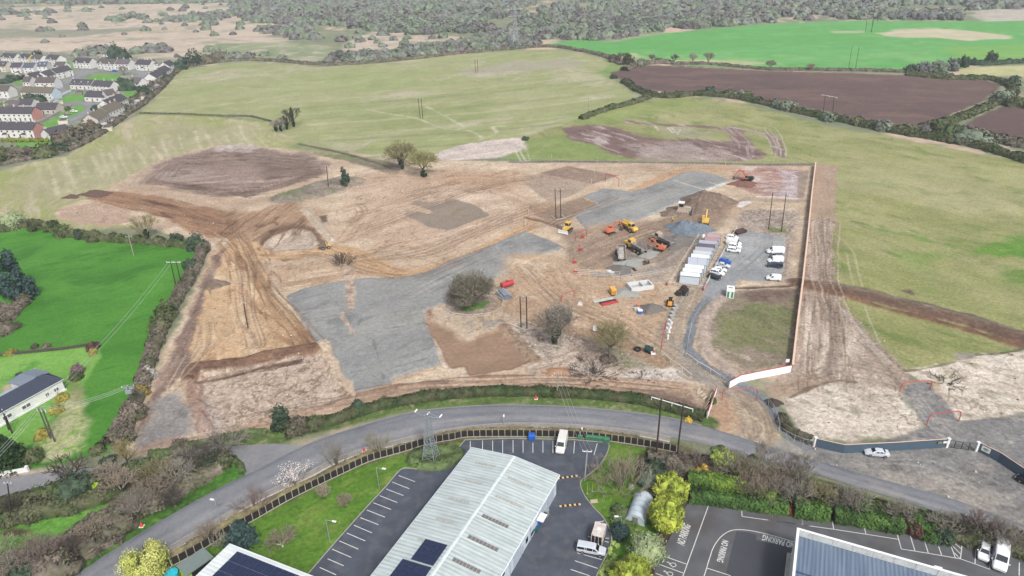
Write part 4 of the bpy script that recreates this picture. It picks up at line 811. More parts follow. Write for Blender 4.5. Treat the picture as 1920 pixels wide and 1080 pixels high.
rdg=MB(); rdg.sheet([F_(WW/2-.3,-.3,RH+.1),F_(WW/2-.3,WL,RH+.1),F_(WW/2,WL,RH+.17),F_(WW/2,-.3,RH+.17)],.03); rdg.sheet([F_(WW/2,-.3,RH+.17),F_(WW/2,WL,RH+.17),F_(WW/2+.3,WL,RH+.1),F_(WW/2+.3,-.3,RH+.1)],.03); rdg.build('ridge_cap',mat('ridge_cap',rgb(214,222,222),.5),t,shift=sh)
def roofz(s): return HE+(RH-HE)*(1-abs(s-WW/2)/(WW/2))
def onroof(name,s0,s1,t0,t1,mt,th=.06,lift=.13,nx=1,ny=1,gap=0,parent=None):
    mm=MB()
    for i in range(nx):
        for j in range(ny):
            a=s0+(s1-s0)*i/nx+gap; b=s0+(s1-s0)*(i+1)/nx-gap; c=t0+(t1-t0)*j/ny+gap; d=t0+(t1-t0)*(j+1)/ny-gap
            mm.sheet([F_(a,c,roofz(a)+lift),F_(a,d,roofz(a)+lift),F_(b,d,roofz(b)+lift),F_(b,c,roofz(b)+lift)],-th)
    return mm.build(name,mt,parent or t,shift=sh)
rl=mat('grimy_rooflight',rgb(178,180,172),.6,var=.2,vs=2.5); rl2=mat('slatted_rooflight',rgb(128,122,118),.7,var=.25,vs=4)
for i in range(8):
    tt=3.2+i*5.1
    onroof('rooflight',2.6+(i%2)*.5,7.0,tt,tt+.75,rl,.04,.115,6,1,.03)
    onroof('rooflight',10.4,15.4+(i%2)*.6,tt+1.6,tt+2.4,rl2 if i in(2,3,4) else rl,.04,.115,8,1,.03)
solar=mat('solar_cells',rgb(40,52,92),.2,var=.06,vs=4,spec=.7)
def st_of(px,py):
    q=G(px,py,5.3); o=F_(0,0); ux=(F_(1,0)-o); uy=(F_(0,1)-o); return (q-o).dot(ux),(q-o).dot(uy)
for a,b in (((797,1012),(841,1025)),((753,1049),(812,1066))):
    (s0,t0),(s1,t1)=st_of(*a),st_of(*b); tt=(t0+t1)/2
    onroof('solar_array',s0,s1,tt,tt+(4.6 if a[0]>760 else 9),solar,.05,.2,4,(4 if a[0]>760 else 8),.02)
# wall furniture on the yard side: roller doors, windows, air units
dark=mat('window_dark',rgb(38,44,54),.25); doorm=mat('door_panel',rgb(184,196,208),.6,var=.06)
def onwall(name,tt,w,z0,z1,mt,out=.05,th=.05):
    mm=MB(); a=F_(WW-.15+out,tt,0); b=F_(WW-.15+out,tt+w,0); c=F_(WW-.15+out-th,tt+w,0); d=F_(WW-.15+out-th,tt,0)
    mm.prism([(p.x,p.y) for p in (a,b,c,d)],z0,z1); return mm.build(name,mt,t,shift=sh)
for tt,w,z0,z1,n,mt in ((1.5,2.6,.05,3.6,'roller_door',doorm),(5.,2.8,.05,3.6,'roller_door',doorm),(10.2,1.2,2.6,3.9,'sign_board',white),(13.2,.9,.9,2,'window',dark),(15,.9,.05,2.1,'door',doorm),(16.6,2.6,.05,3.6,'roller_door',doorm),(22.4,1,2.6,3.6,'window',dark),(24.2,.8,1.4,2.4,'window',dark),(25.8,.8,1.2,2.2,'window',dark),(27.6,1,2.6,3.6,'window',dark),(29.4,.8,1.2,2.2,'window',dark),(31,.8,1.2,2.2,'window',dark)):
    onwall(n,tt,w,z0,z1,mt)
for tt in (4.4,8.3,12.2,16.2,20.4,26.8): onwall('downpipe',tt,.12,0,HE-.2,mat('downpipe',rgb(170,182,192),.5),.12,.1)
mm=MB(); a=F_(WW,7.9,0); b=F_(WW,9.9,0); c=F_(WW+1.3,9.9,0); d=F_(WW+1.3,7.9,0); mm.prism([(p.x,p.y) for p in (a,b,c,d)],2.6,2.75); mm.build('canopy',white,t,shift=sh)
# -- white unit with solar roof, bottom left
HB=4.6; B_=frame(G(431,1020,HB),G(580,1078,HB),G(360,1079,HB)); sh=tuple(B_(8,10)); wb=ang(B_(0,0),B_(0,5))
t=thing('workshop','white flat-roofed unit covered in dark blue solar panels beside the perimeter fence','workshop',B_(8,10))
mm=MB(); mm.prism([(p.x,p.y) for p in (B_(.2,.2),B_(20,.2),B_(20,26),B_(.2,26))],0,HB-.15); mm.build('wall',whwall,t,shift=sh)
mm=MB(); mm.sheet([B_(0,0,HB),B_(20.2,0,HB),B_(20.2,26,HB+1.2),B_(0,26,HB+1.2)],.15); mm.build('roof',striped('white_ribbed_roof',rgb(232,236,236),rgb(206,212,212),wb,.42,.5),t,shift=sh)
mm=MB()
for i in range(12):
    for j in range(10):
        s=2.6+i*1.35; y=.95+j*2.1; z=HB+1.2*y/26+.3
        mm.sheet([B_(s,y,z),B_(s+1.3,y,z),B_(s+1.3,y+2.04,z+.095),B_(s,y+2.04,z+.095)],.04)
mm.build('solar_array',solar,t,shift=sh)
# -- blue-roofed hall with white parapet, bottom right
HP=6.5; C_=frame(G(1495,990,HP),G(1810,1080,HP),G(1478,1080,HP)); sh=tuple(C_(15,8)); wc=ang(C_(0,0),C_(1,0))
t=thing('factory_hall','large hall with blue ribbed roof sunk behind a tall white parapet','factory',C_(15,8))
bluer=striped('blue_ribbed_roof',rgb(132,148,168),rgb(100,118,142),wc,.5,.5,var=.05)
mm=MB(); mm.prism([(p.x,p.y) for p in (C_(.0,.0),C_(42,.0),C_(42,30),C_(.0,30))],0,HP-1.35); mm.build('wall',mat('render_white',rgb(214,216,214),.8,var=.08),t,shift=sh)
mm=MB(); mm.sheet([C_(.3,.3,HP-1.3),C_(41.7,.3,HP-1.3),C_(41.7,9.5,HP-.9),C_(.3,9.5,HP-.9)],-.08); mm.sheet([C_(.3,9.5,HP-.9),C_(41.7,9.5,HP-.9),C_(41.7,30,HP-1.4),C_(.3,30,HP-1.4)],-.08); mm.build('roof',bluer,t,shift=sh)
par=mat('parapet_inner',rgb(206,208,206),.8,var=.1,vs=1.2,wear=(rgb(150,150,146),1.5,.4)); mm=MB()
for (a,b,c,d) in ((0,0,42,.28),(0,.28,.28,30)): mm.prism([(p.x,p.y) for p in (C_(a,b),C_(c,b),C_(c,d),C_(a,d))],HP-1.36,HP)
mm.build('parapet',par,t,shift=sh)
mm=MB()
for (a,b,c,d) in ((-.06,-.06,42,.34),(-.06,.34,.34,30)): mm.prism([(p.x,p.y) for p in (C_(a,b),C_(c,b),C_(c,d),C_(a,d))],HP+.003,HP+.07)
mm.build('coping',mat('white_coping',rgb(240,242,242),.5,var=.03),t,shift=sh)
mm=MB(); mm.sheet([C_(.4,8.3,HP-.86),C_(41,8.3,HP-.86),C_(41,8.6,HP-.84),C_(.4,8.6,HP-.84)],-.04); mm.build('roof_flashing',mat('blue_flash',rgb(70,90,130),.5),t,shift=sh)
mm=MB()
for i in range(13): 
    mm=MB(); a=C_(2.5+i*3,.30,0); b=C_(2.54+i*3,.30,0); mm.prism([(a.x,a.y),(b.x,b.y),(C_(2.54+i*3,.32).x,C_(2.54+i*3,.32).y),(C_(2.5+i*3,.32).x,C_(2.5+i*3,.32).y)],HP-1.2,HP-.02); mm.build('panel_joint',greyp,t,shift=sh)
pass
mm=MB(); q=C_(20.5,-.1,HP-.1); mm.box(q,(1.1,.5,.35),wc); mm.build('roof_vent',white,t,shift=sh)
mm=MB(); mm.prism([(p.x,p.y) for p in (G(1475,1040),G(1483,1041),G(1476,1100),G(1468,1100))],.0,.5); o=mm.build('plinth',conc); tag(o,'low concrete plinth against the left wall of the blue roofed hall','plinth')
# -- small green-walled shed by the fence
A0=G(330,1062,2.6); S_=frame(A0,G(363,1039.5,2.6),G(356,1077,2.6)); sh=tuple(S_(2,2)); t=thing('garden_shed','small shed with flat grey felt roof and lime green end wall','shed',S_(2,2))
mm=MB(); mm.prism([(p.x,p.y) for p in (S_(.25,.2),S_(4.6,.2),S_(4.6,2.9),S_(.25,2.9))],0,2.5); mm.build('wall',mat('lime_wall',rgb(178,206,92),.7),t,shift=sh)
mm=MB(); mm.sheet([S_(0,0,2.75),S_(4.9,0,2.75),S_(4.9,3.2,2.6),S_(0,3.2,2.6)],-.12); mm.build('roof',mat('felt_roof',rgb(124,138,134),.85,var=.06),t,shift=sh)
mm=MB(); mm.prism([(p.x,p.y) for p in (S_(1,2.93),S_(4.4,2.93),S_(4.4,3.0),S_(1,3.0))],.1,2.2); mm.build('opening',blackp,t,shift=sh)
# -- bungalow on the left
t=None
HQ=3.1; Q_=frame(G(119,711,HQ),G(0,776,HQ),G(86,694,HQ)); sh=tuple(Q_(6,3))
t=thing('bungalow','grey-white bungalow with slate roof and rear wing, in the garden at left','bungalow',Q_(6,3))
wallb=mat('bungalow_render',rgb(230,230,226),.85,var=.05); slate=mat('dark_slate',rgb(62,70,92),.7,var=.12,vs=3,bump=.2); slate2=mat('pale_slate',rgb(132,142,156),.65,var=.08,vs=2)
LQ=26; DQ=6.2
mm=MB(); mm.prism([(p.x,p.y) for p in (Q_(.3,.3),Q_(LQ,.3),Q_(LQ,DQ-.3),Q_(.3,DQ-.3))],0,HQ-.03); mm.build('wall',wallb,t,shift=sh)
mm=MB(); mm.prism([(p.x,p.y) for p in (Q_(.1,.1),Q_(LQ,.1),Q_(LQ,.3),Q_(.1,.3))],0,.45); mm.build('plinth',white,t,shift=sh)
r1=2.0; mm=MB(); mm.sheet([Q_(0,0,HQ),Q_(LQ,0,HQ),Q_(LQ,DQ/2,HQ+r1),Q_(2.6,DQ/2,HQ+r1)][::-1],.1); mm.sheet([Q_(0,DQ,HQ),Q_(LQ,DQ,HQ),Q_(LQ,DQ/2,HQ+r1),Q_(2.6,DQ/2,HQ+r1)],.1); mm.sheet([Q_(0,0,HQ),Q_(2.6,DQ/2,HQ+r1),Q_(0,DQ,HQ)],.1); mm.build('roof',slate,t,shift=sh)
mm=MB(); mm.prism([(p.x,p.y) for p in (Q_(.6,DQ-.3),Q_(6.2,DQ-.3),Q_(6.2,DQ+4.4),Q_(.6,DQ+4.4))],0,HQ-.1); mm.build('rear_wing_wall',wallb,t,shift=sh)
mm=MB(); mm.sheet([Q_(.2,DQ/2+.8,HQ+1.05),Q_(.2,DQ+4.7,HQ+.05),Q_(3.4,DQ+4.7,HQ+.55),Q_(3.4,DQ/2+.6,HQ+1.9)],.08); mm.sheet([Q_(3.4,DQ/2+.6,HQ+1.9),Q_(3.4,DQ+4.7,HQ+.55),Q_(6.6,DQ+4.7,HQ+.05),Q_(6.6,DQ/2+.8,HQ+1.05)],.08); mm.build('rear_roof',slate2,t,shift=sh)
mm=MB(); mm.sheet([Q_(6.7,DQ-.3,HQ+.25),Q_(6.7,DQ+1.5,HQ-.05),Q_(11,DQ+1.5,HQ-.05),Q_(11,DQ-.3,HQ+.25)],.08); mm.build('lean_to_roof',mat('pale_leanto',rgb(170,184,200),.5),t,shift=sh)
for s,w in ((1.6,1.1),(3.9,.8),(8.2,1.9),(12.4,1.9)):
    mm=MB(); mm.prism([(p.x,p.y) for p in (Q_(s,.22),Q_(s+w,.22),Q_(s+w,.3),Q_(s,.3))],.95,1.95); wf=mm.build('window',white,t,shift=sh)
    mm=MB(); 
    for k in range(2): mm.prism([(p.x,p.y) for p in (Q_(s+.08+k*w/2,.2),Q_(s+w/2-.05+k*w/2,.2),Q_(s+w/2-.05+k*w/2,.24),Q_(s+.08+k*w/2,.24))],1.05,1.87)
    mm.build('pane',mat('pane_grey',rgb(110,118,126),.25),wf,shift=sh)
    mm=MB(); mm.prism([(p.x,p.y) for p in (Q_(s-.1,.1),Q_(s+w+.1,.1),Q_(s+w+.1,.3),Q_(s-.1,.3))],.84,.93); mm.build('sill',white,wf,shift=sh)
mm=MB(); mm.tube(Q_(0,-.02,HQ),Q_(LQ,-.02,HQ),.07,n=4); mm.tube(Q_(0,0,HQ),Q_(0,DQ,HQ),.07,n=4); mm.tube(Q_(.2,DQ+4.7,HQ),Q_(6.6,DQ+4.7,HQ),.06,n=4); mm.tube(Q_(.2,DQ-.5,HQ+.1),Q_(.2,DQ+4.7,HQ+.05),.06,n=4); mm.build('gutter',white,t,shift=sh)
# second wing at the frame's left edge
o2=G(10,752,HQ); R_=frame(o2,G(-20,775,HQ),G(0,738,HQ)); t=thing('outhouse','small slate-roofed outhouse beside the bungalow patio, cut by the left edge','outhouse',o2); sh=tuple(o2)
mm=MB(); mm.prism([(p.x,p.y) for p in (R_(.2,.2),R_(8,.2),R_(8,5),R_(.2,5))],0,HQ-.1); mm.build('wall',wallb,t,shift=sh)
mm=MB(); mm.sheet([R_(0,0,HQ),R_(8,0,HQ),R_(8,2.6,HQ+1.3),R_(0,2.6,HQ+1.3)][::-1],.1); mm.sheet([R_(0,5.2,HQ),R_(8,5.2,HQ),R_(8,2.6,HQ+1.3),R_(0,2.6,HQ+1.3)],.1); mm.build('roof',slate,t,shift=sh)
# ---------------------------------------------------------------- village houses
WC={'w':rgb(226,224,220),'c':rgb(222,212,190),'g':rgb(222,222,222),'y':rgb(216,204,132),'p':rgb(216,150,140),'b':rgb(196,208,226),'k':rgb(208,196,188)}
RC={'d':rgb(86,80,88),'b':rgb(104,94,90),'s':rgb(92,98,114),'m':rgb(120,110,92),'l':rgb(112,104,108)}
chm=mat('chimney_render',rgb(206,200,190),.85)
def house(label,a,b,depth=8.5,he=4.8,rh=3.1,wc='w',rc='d',units=1,porch=0,chim=1,roofl=0,dorm=0,cat='house',name='house',gable=None):
    A,B=G(*a),G(*b); n=Vector((-(B-A).y,(B-A).x,0)).normalized(); 
    if n.y<0: n=-n
    u=(B-A).normalized(); Ln=(B-A).length; c=(A+B)/2+n*depth/2; rz=math.atan2(u.y,u.x)
    t=thing(name,label,cat,c,rz); x=Ln/2; y=depth/2; s=1 if (Vector((-u.y,u.x,0)).dot(n)>0) else -1
    wm=mat('render_'+wc,WC[wc],.85,var=.07,vs=.8); rm=mat('tiles_'+rc,RC[rc],.8,var=.14,vs=1.2,bump=.3)
    m=MB(); m.add([(-x,-y,0),(x,-y,0),(x,y,0),(-x,y,0),(-x,-y,he),(x,-y,he),(x,y,he),(-x,y,he),(-x,0,he+rh),(x,0,he+rh)],[(0,1,5,4),(2,3,7,6),(1,2,6,9,5),(3,0,4,8,7)])
    m.build('wall',wm,t)
    if gable: 
        q=MB(); q.add([(x+.03,-y,0),(x+.03,y,0),(x+.03,y,he),(x+.03,0,he+rh),(x+.03,-y,he)],[(0,1,2,3,4)]); q.build('gable_wall',mat('render_'+gable,WC[gable],.85,var=.07,vs=.8),t)
    m=MB(); o=.3; k=rh/y
    m.sheet([(-x-.2,-y-o,he-o*k+.05),(x+.2,-y-o,he-o*k+.05),(x+.2,0,he+rh+.05),(-x-.2,0,he+rh+.05)],.14)
    m.sheet([(x+.2,y+o,he-o*k+.05),(-x-.2,y+o,he-o*k+.05),(-x-.2,0,he+rh+.05),(x+.2,0,he+rh+.05)],.14); rf=m.build('roof',rm,t)
    if chim:
        for i in range(units+1 if units>1 else chim):
            cx=-x+.6+(2*x-1.2)*i/max(1,(units if units>1 else chim)); m=MB(); m.box((cx,0,he+rh+.35),(.8,.6,1.3)); m.box((cx,0,he+rh+1.05),(.95,.75,.12)); m.build('chimney',chm,rf)
    nw=max(2,int(Ln/3.2)); tall=he>3.2
    for i in range(nw):
        wx=-x+Ln*(i+.5)/nw
        for z in ((.9,3.0) if tall else (.9,)):
            if z==.9 and i%2==1:
                m=MB(); m.box((wx,-y-.03,1.0),(.85,.08,2.0)); m.build('door',mat('door_dark',rgb(110,80,74),.6),t); continue
            hh=1.05 if z>2 else 1.2
            m=MB(); m.box((wx,-y-.02,z+hh/2),(1.25,.08,hh)); f=m.build('window',white,t)
            m=MB(); m.box((wx,-y-.07,z+hh/2),(1.02,.04,hh-.22)); m.build('pane',glass,f)
    for i in range(porch):
        px_=-x+Ln*(i+.5)/porch; m=MB(); m.add([(px_-1,-y-1.2,0),(px_+1,-y-1.2,0),(px_+1,-y,0),(px_-1,-y,0),(px_-1,-y-1.2,2.2),(px_+1,-y-1.2,2.2),(px_+1,-y,2.2),(px_-1,-y,2.2)],[(0,1,5,4),(1,2,6,5),(3,0,4,7)]); m.build('porch',wm,t)
        m=MB(); m.sheet([(px_-1.2,-y-1.4,2.15),(px_+1.2,-y-1.4,2.15),(px_+1.2,-y,2.9),(px_-1.2,-y,2.9)],.1); m.build('porch_roof',rm,t)
    for i in range(dorm):
        dx=-x+Ln*(i+.5)/dorm; m=MB(); m.add([(dx-.9,-y-.05,he-.6),(dx+.9,-y-.05,he-.6),(dx+.9,-y-.05,he+.7),(dx,-y-.05,he+1.6),(dx-.9,-y-.05,he+.7),(dx,0,he+1.6),(dx+.9,-y*.5,he+.7),(dx-.9,-y*.5,he+.7)],[(0,1,2,3,4),(1,2,6),(0,7,4)]); m.build('front_gable',wm,t)
        m=MB(); m.sheet([(dx-1.1,-y-.2,he+.55),(dx,-y-.2,he+1.72),(dx,.2,he+1.72),(dx-1.1,-y*.45,he+.55)],-.1); m.sheet([(dx,-y-.2,he+1.72),(dx+1.1,-y-.2,he+.55),(dx+1.1,-y*.45,he+.55),(dx,.2,he+1.72)],-.1); m.build('front_gable_roof',rm,t)
    for i in range(roofl):
        dx=-x+Ln*(i+.5)/roofl; yy=-y*.5; zz=he+rh*.5+.12; m=MB(); a_=math.atan2(rh,y); m.box((dx,yy,zz),(.8,1.1,.08),rx=a_); m.build('roof_window',mat('sky_glass',rgb(200,210,220),.2),rf)
    return t
HS=[
('white house with oval dormers at the top left corner of the village',(4,117),(29,119),dict(dorm=2,rh=3)),
('pale house with yellow gable end in the back row of the village',(38,118.5),(55,120),dict(dorm=2,rh=3,gable='y')),
('brown-roofed house with one dormer right of the yellow gable',(60,120),(78,122),dict(dorm=1,rh=3,rc='b',gable='g')),
('dark-roofed house with single dormer beside the long garden wall',(88,120.5),(109,122.5),dict(dorm=1,rh=3,gable='g')),
('cream house with two roof windows at the left frame edge, second row',(-9,135),(12,135.5),dict(roofl=2,wc='c')),
('bright white two-storey house with green door in the second row',(22,137),(41,137),dict(he=4.6,gable='g')),
('white house with wide plain slate roof left of the blue one',(46,138),(65,138),dict(rc='s',gable='g',chim=0)),
('house with blue-grey roof and two roof windows in the second row',(73,136),(90,135.5),dict(rc='s',roofl=2,gable='g')),
('small brown-roofed house just right of the blue-roofed one',(104,136),(122,136),dict(rc='b')),
('white corner house behind the close of angled houses',(120,146),(139,142),dict()),
('white angled house second along the close, dark roof',(109,149),(127,145),dict()),
('tall angled white house with porch in the middle of the close',(92,154),(109,148.5),dict(porch=1,he=4.4)),
('angled white house at the lower end of the close',(66,159),(88,153),dict(depth=8)),
('white gabled house left of the double-roofed terrace',(46,166),(58,166),dict(rc='b',depth=9)),
('white terrace with double brown roof below the close',(69,167.5),(104,167.5),dict(units=2,rc='b',porch=1,gable='g')),
('house half cut by the left edge with brown roof, beside the long terrace',(-14,184),(18,184),dict(rc='b',porch=1)),
('long white terrace with mossy brown roof and pale blue gable',(42,186),(100,188),dict(units=3,rc='m',gable='b',depth=8)),
('long low white house with three roof lights facing the green',(133,167),(171,168.5),dict(he=3.4,rh=3,roofl=3,rc='d')),
('white house with long plain dark roof joined right of the roof-light house',(174,171),(209,173),dict(he=4,rh=3,units=2)),
('white terrace with two front gables at the head of the village road',(139,127.5),(170,129),dict(dorm=2,units=1)),
('cream-gabled white house second from left at the head of the green',(184,129),(216,131),dict(dorm=2,rc='b')),
('white semi-detached pair with brown porch roof behind the bare tree',(217,130.5),(243,131.5),dict(porch=1,units=2,rc='l')),
('white terrace with brown porch at the right of the top row',(256,131.5),(282,133),dict(porch=1,units=2,rc='d')),
('brown-roofed house wedged between the top row and the field corner',(284,132),(298,130),dict(rc='l')),
('dark-roofed white house at the top right corner of the village',(300,136),(312,131),dict()),
('stepped white terrace running down to the field, upper part',(288,149),(303,142),dict(units=2)),
('stepped white terrace running down to the field, lower part',(273,159),(288,150.5),dict(units=2)),
('white house half hidden by a dark evergreen below the green',(243,166),(262,168),dict(rc='l',he=4.4)),
('white house with dark roof and chimney beside the small green lawn',(160,190),(198,191.5),dict(he=3.2,chim=1)),
('mid-brown-roofed white house right of the lawn house',(204,193),(222,190),dict(rc='b')),
('white terrace row with dark roof facing the field hedge, upper part',(212,212),(243,198),dict(units=3)),
('mottled terrace row with mossy roof facing the field hedge, middle part',(182,226),(210,213),dict(units=3,rc='m')),
('pink-gabled end terrace with mossy roof beside the curved road',(158,241),(180,228),dict(units=2,rc='m',wc='k')),
('pale house with steep dark roof above the lower terraces',(40,211),(62,211),dict(rc='d',rh=3)),
('red-fronted house with wide dark roof above the long green',(68,214),(106,214),dict(he=3,rh=3.2,wc='k',gable='k')),
('grey-roofed house among shrubs left of the steep-roofed house',(9,208),(34,209),dict(rc='l',he=3)),
('long terrace ending in a pink gable, the upper of two on the left edge',(-30,227),(63,228),dict(units=5,gable='p',rc='d')),
('long terrace ending in a salmon gable above the clipped shrubs',(-40,257.5),(66,259),dict(units=6,gable='p',rc='d',porch=3,he=4.6)),
('low house with long dark roof and white gable near the hedge',(97,262),(136,252),dict(he=2.6,rh=2.8,wc='w')),
('small white flat shed behind the top row of houses',(190,106),(207,107),dict(he=2.5,rh=.9,wc='w',rc='l',chim=0,cat='shed')),
]
for lb,a,b,kw in HS: house(lb,a,b,**kw)

for i,(x,y) in enumerate(((285,172),(296,166),(272,186),(258,196),(248,206),(225,222),(215,228),(196,240),(203,245),(150,262),(60,130),(96,128),(34,141),(58,141),(20,168),(30,196),(150,178),(110,196),(205,179),(232,190),(120,232),(14,240),(36,240),(300,154))):
    p=G(x,y); t=thing('garden_shed','small garden shed with a low roof in the village back gardens','shed',(p.x,p.y,0),i*.8,'village garden sheds'); m=MB(); m.box((0,0,1.1),(3+i%3,2.4,2.2)); m.build('wall',mat('shed_wall%d'%(i%3),(WC['w'],rgb(150,140,130),WC['c'])[i%3],.8),t); m=MB(); m.side([(-2.1,2.2),(2.1,2.2),(0,3.1)],-1.4,1.4); m.build('roof',mat('shed_roof%d'%(i%2),(RC['l'],rgb(176,176,174))[i%2],.8),t)
# ---------------------------------------------------------------- road vehicles
def paint(name,c): return mat('car_'+name,c,.3,var=.03,spec=.6)
PT={'white':paint('white',rgb(238,240,242)),'silver':paint('silver',rgb(206,212,218)),'blue':paint('blue',rgb(40,110,214)),'navy':paint('navy',rgb(58,66,96)),'black':paint('black',rgb(40,44,58)),'grey':paint('grey',rgb(110,116,126)),'cream':paint('cream',rgb(226,224,216)),'brown':paint('brown',rgb(150,130,122)),'dgrey':paint('dgrey',rgb(74,80,94))}
lamp_m=mat('headlamp',rgb(230,234,240),.15,spec=.8); tail=mat('tail_lamp',rgb(170,40,40),.3); rimm=mat('wheel_rim',rgb(150,152,156),.4,metal=.3)
# profile: stations (x, z of lower sill, z of belt, z of top, half width at belt, half width at top); greenhouse marked by index
def car_mesh(kind):
    if kind=='hatch': S=[(-2.1,.45,.72,.74,.62,.6),(-2.05,.28,.85,.9,.8,.66),(-1.75,.22,.92,1.3,.86,.62),(-1.3,.22,.94,1.46,.88,.6),(-.2,.22,.93,1.5,.88,.6),(.35,.22,.92,1.42,.88,.58),(1.05,.22,.9,.98,.87,.7),(1.75,.24,.78,.84,.83,.66),(2.05,.3,.62,.66,.7,.6)]; gh=(2,6); L=(-1.25,1.3); wr=.33
    elif kind=='saloon': S=[(-2.3,.45,.78,.8,.62,.6),(-2.25,.28,.9,.95,.82,.7),(-1.7,.22,.95,1.05,.87,.68),(-1.05,.22,.95,1.38,.88,.6),(-.3,.22,.94,1.44,.88,.6),(.35,.22,.93,1.36,.88,.58),(1.1,.22,.9,.97,.87,.7),(1.9,.24,.78,.84,.84,.66),(2.3,.3,.62,.66,.7,.6)]; gh=(2,6); L=(-1.4,1.4); wr=.34
    elif kind=='suv': S=[(-2.2,.5,.9,.95,.8,.7),(-2.15,.35,1.0,1.3,.88,.72),(-1.9,.3,1.05,1.62,.92,.7),(-1.2,.3,1.05,1.72,.93,.7),(-.1,.3,1.05,1.72,.93,.7),(.45,.3,1.04,1.6,.93,.68),(1.05,.3,1.02,1.12,.92,.75),(1.8,.32,.92,1.0,.9,.74),(2.2,.38,.74,.8,.78,.66)]; gh=(2,6); L=(-1.35,1.4); wr=.38
    elif kind=='van': S=[(-2.75,.4,1.1,2.0,.94,.84),(-2.7,.3,1.1,2.25,.98,.86),(-1.2,.3,1.1,2.3,.99,.86),(.6,.3,1.1,2.3,.99,.86),(1.2,.3,1.1,2.2,.98,.82),(1.85,.3,1.08,1.35,.97,.8),(2.45,.34,.9,1.05,.92,.74),(2.75,.42,.7,.78,.8,.66)]; gh=(3,5); L=(-1.7,1.75); wr=.36
    elif kind=='smallvan': S=[(-2.15,.4,1.0,1.65,.84,.76),(-2.1,.28,1.0,1.8,.88,.78),(-1,.28,1.0,1.86,.89,.78),(.1,.28,1.0,1.84,.89,.78),(.6,.28,1.0,1.74,.89,.72),(1.2,.28,.98,1.15,.88,.74),(1.8,.3,.86,.95,.85,.68),(2.1,.36,.66,.72,.74,.62)]; gh=(2,5); L=(-1.35,1.35); wr=.33
    else: S=[(-2.6,.55,1.05,1.06,.86,.84),(-2.55,.45,1.08,1.75,.9,.76),(-1.2,.45,1.08,1.8,.92,.76),(-.9,.45,1.08,1.82,.92,.74),(.3,.45,1.08,1.82,.92,.74),(.75,.45,1.08,1.7,.92,.72),(1.4,.45,1.06,1.16,.91,.78),(2.2,.5,.98,1.04,.88,.74),(2.55,.55,.8,.86,.78,.68)]; gh=(1,6); L=(-1.5,1.65); wr=.4
    return S,gh,L,wr
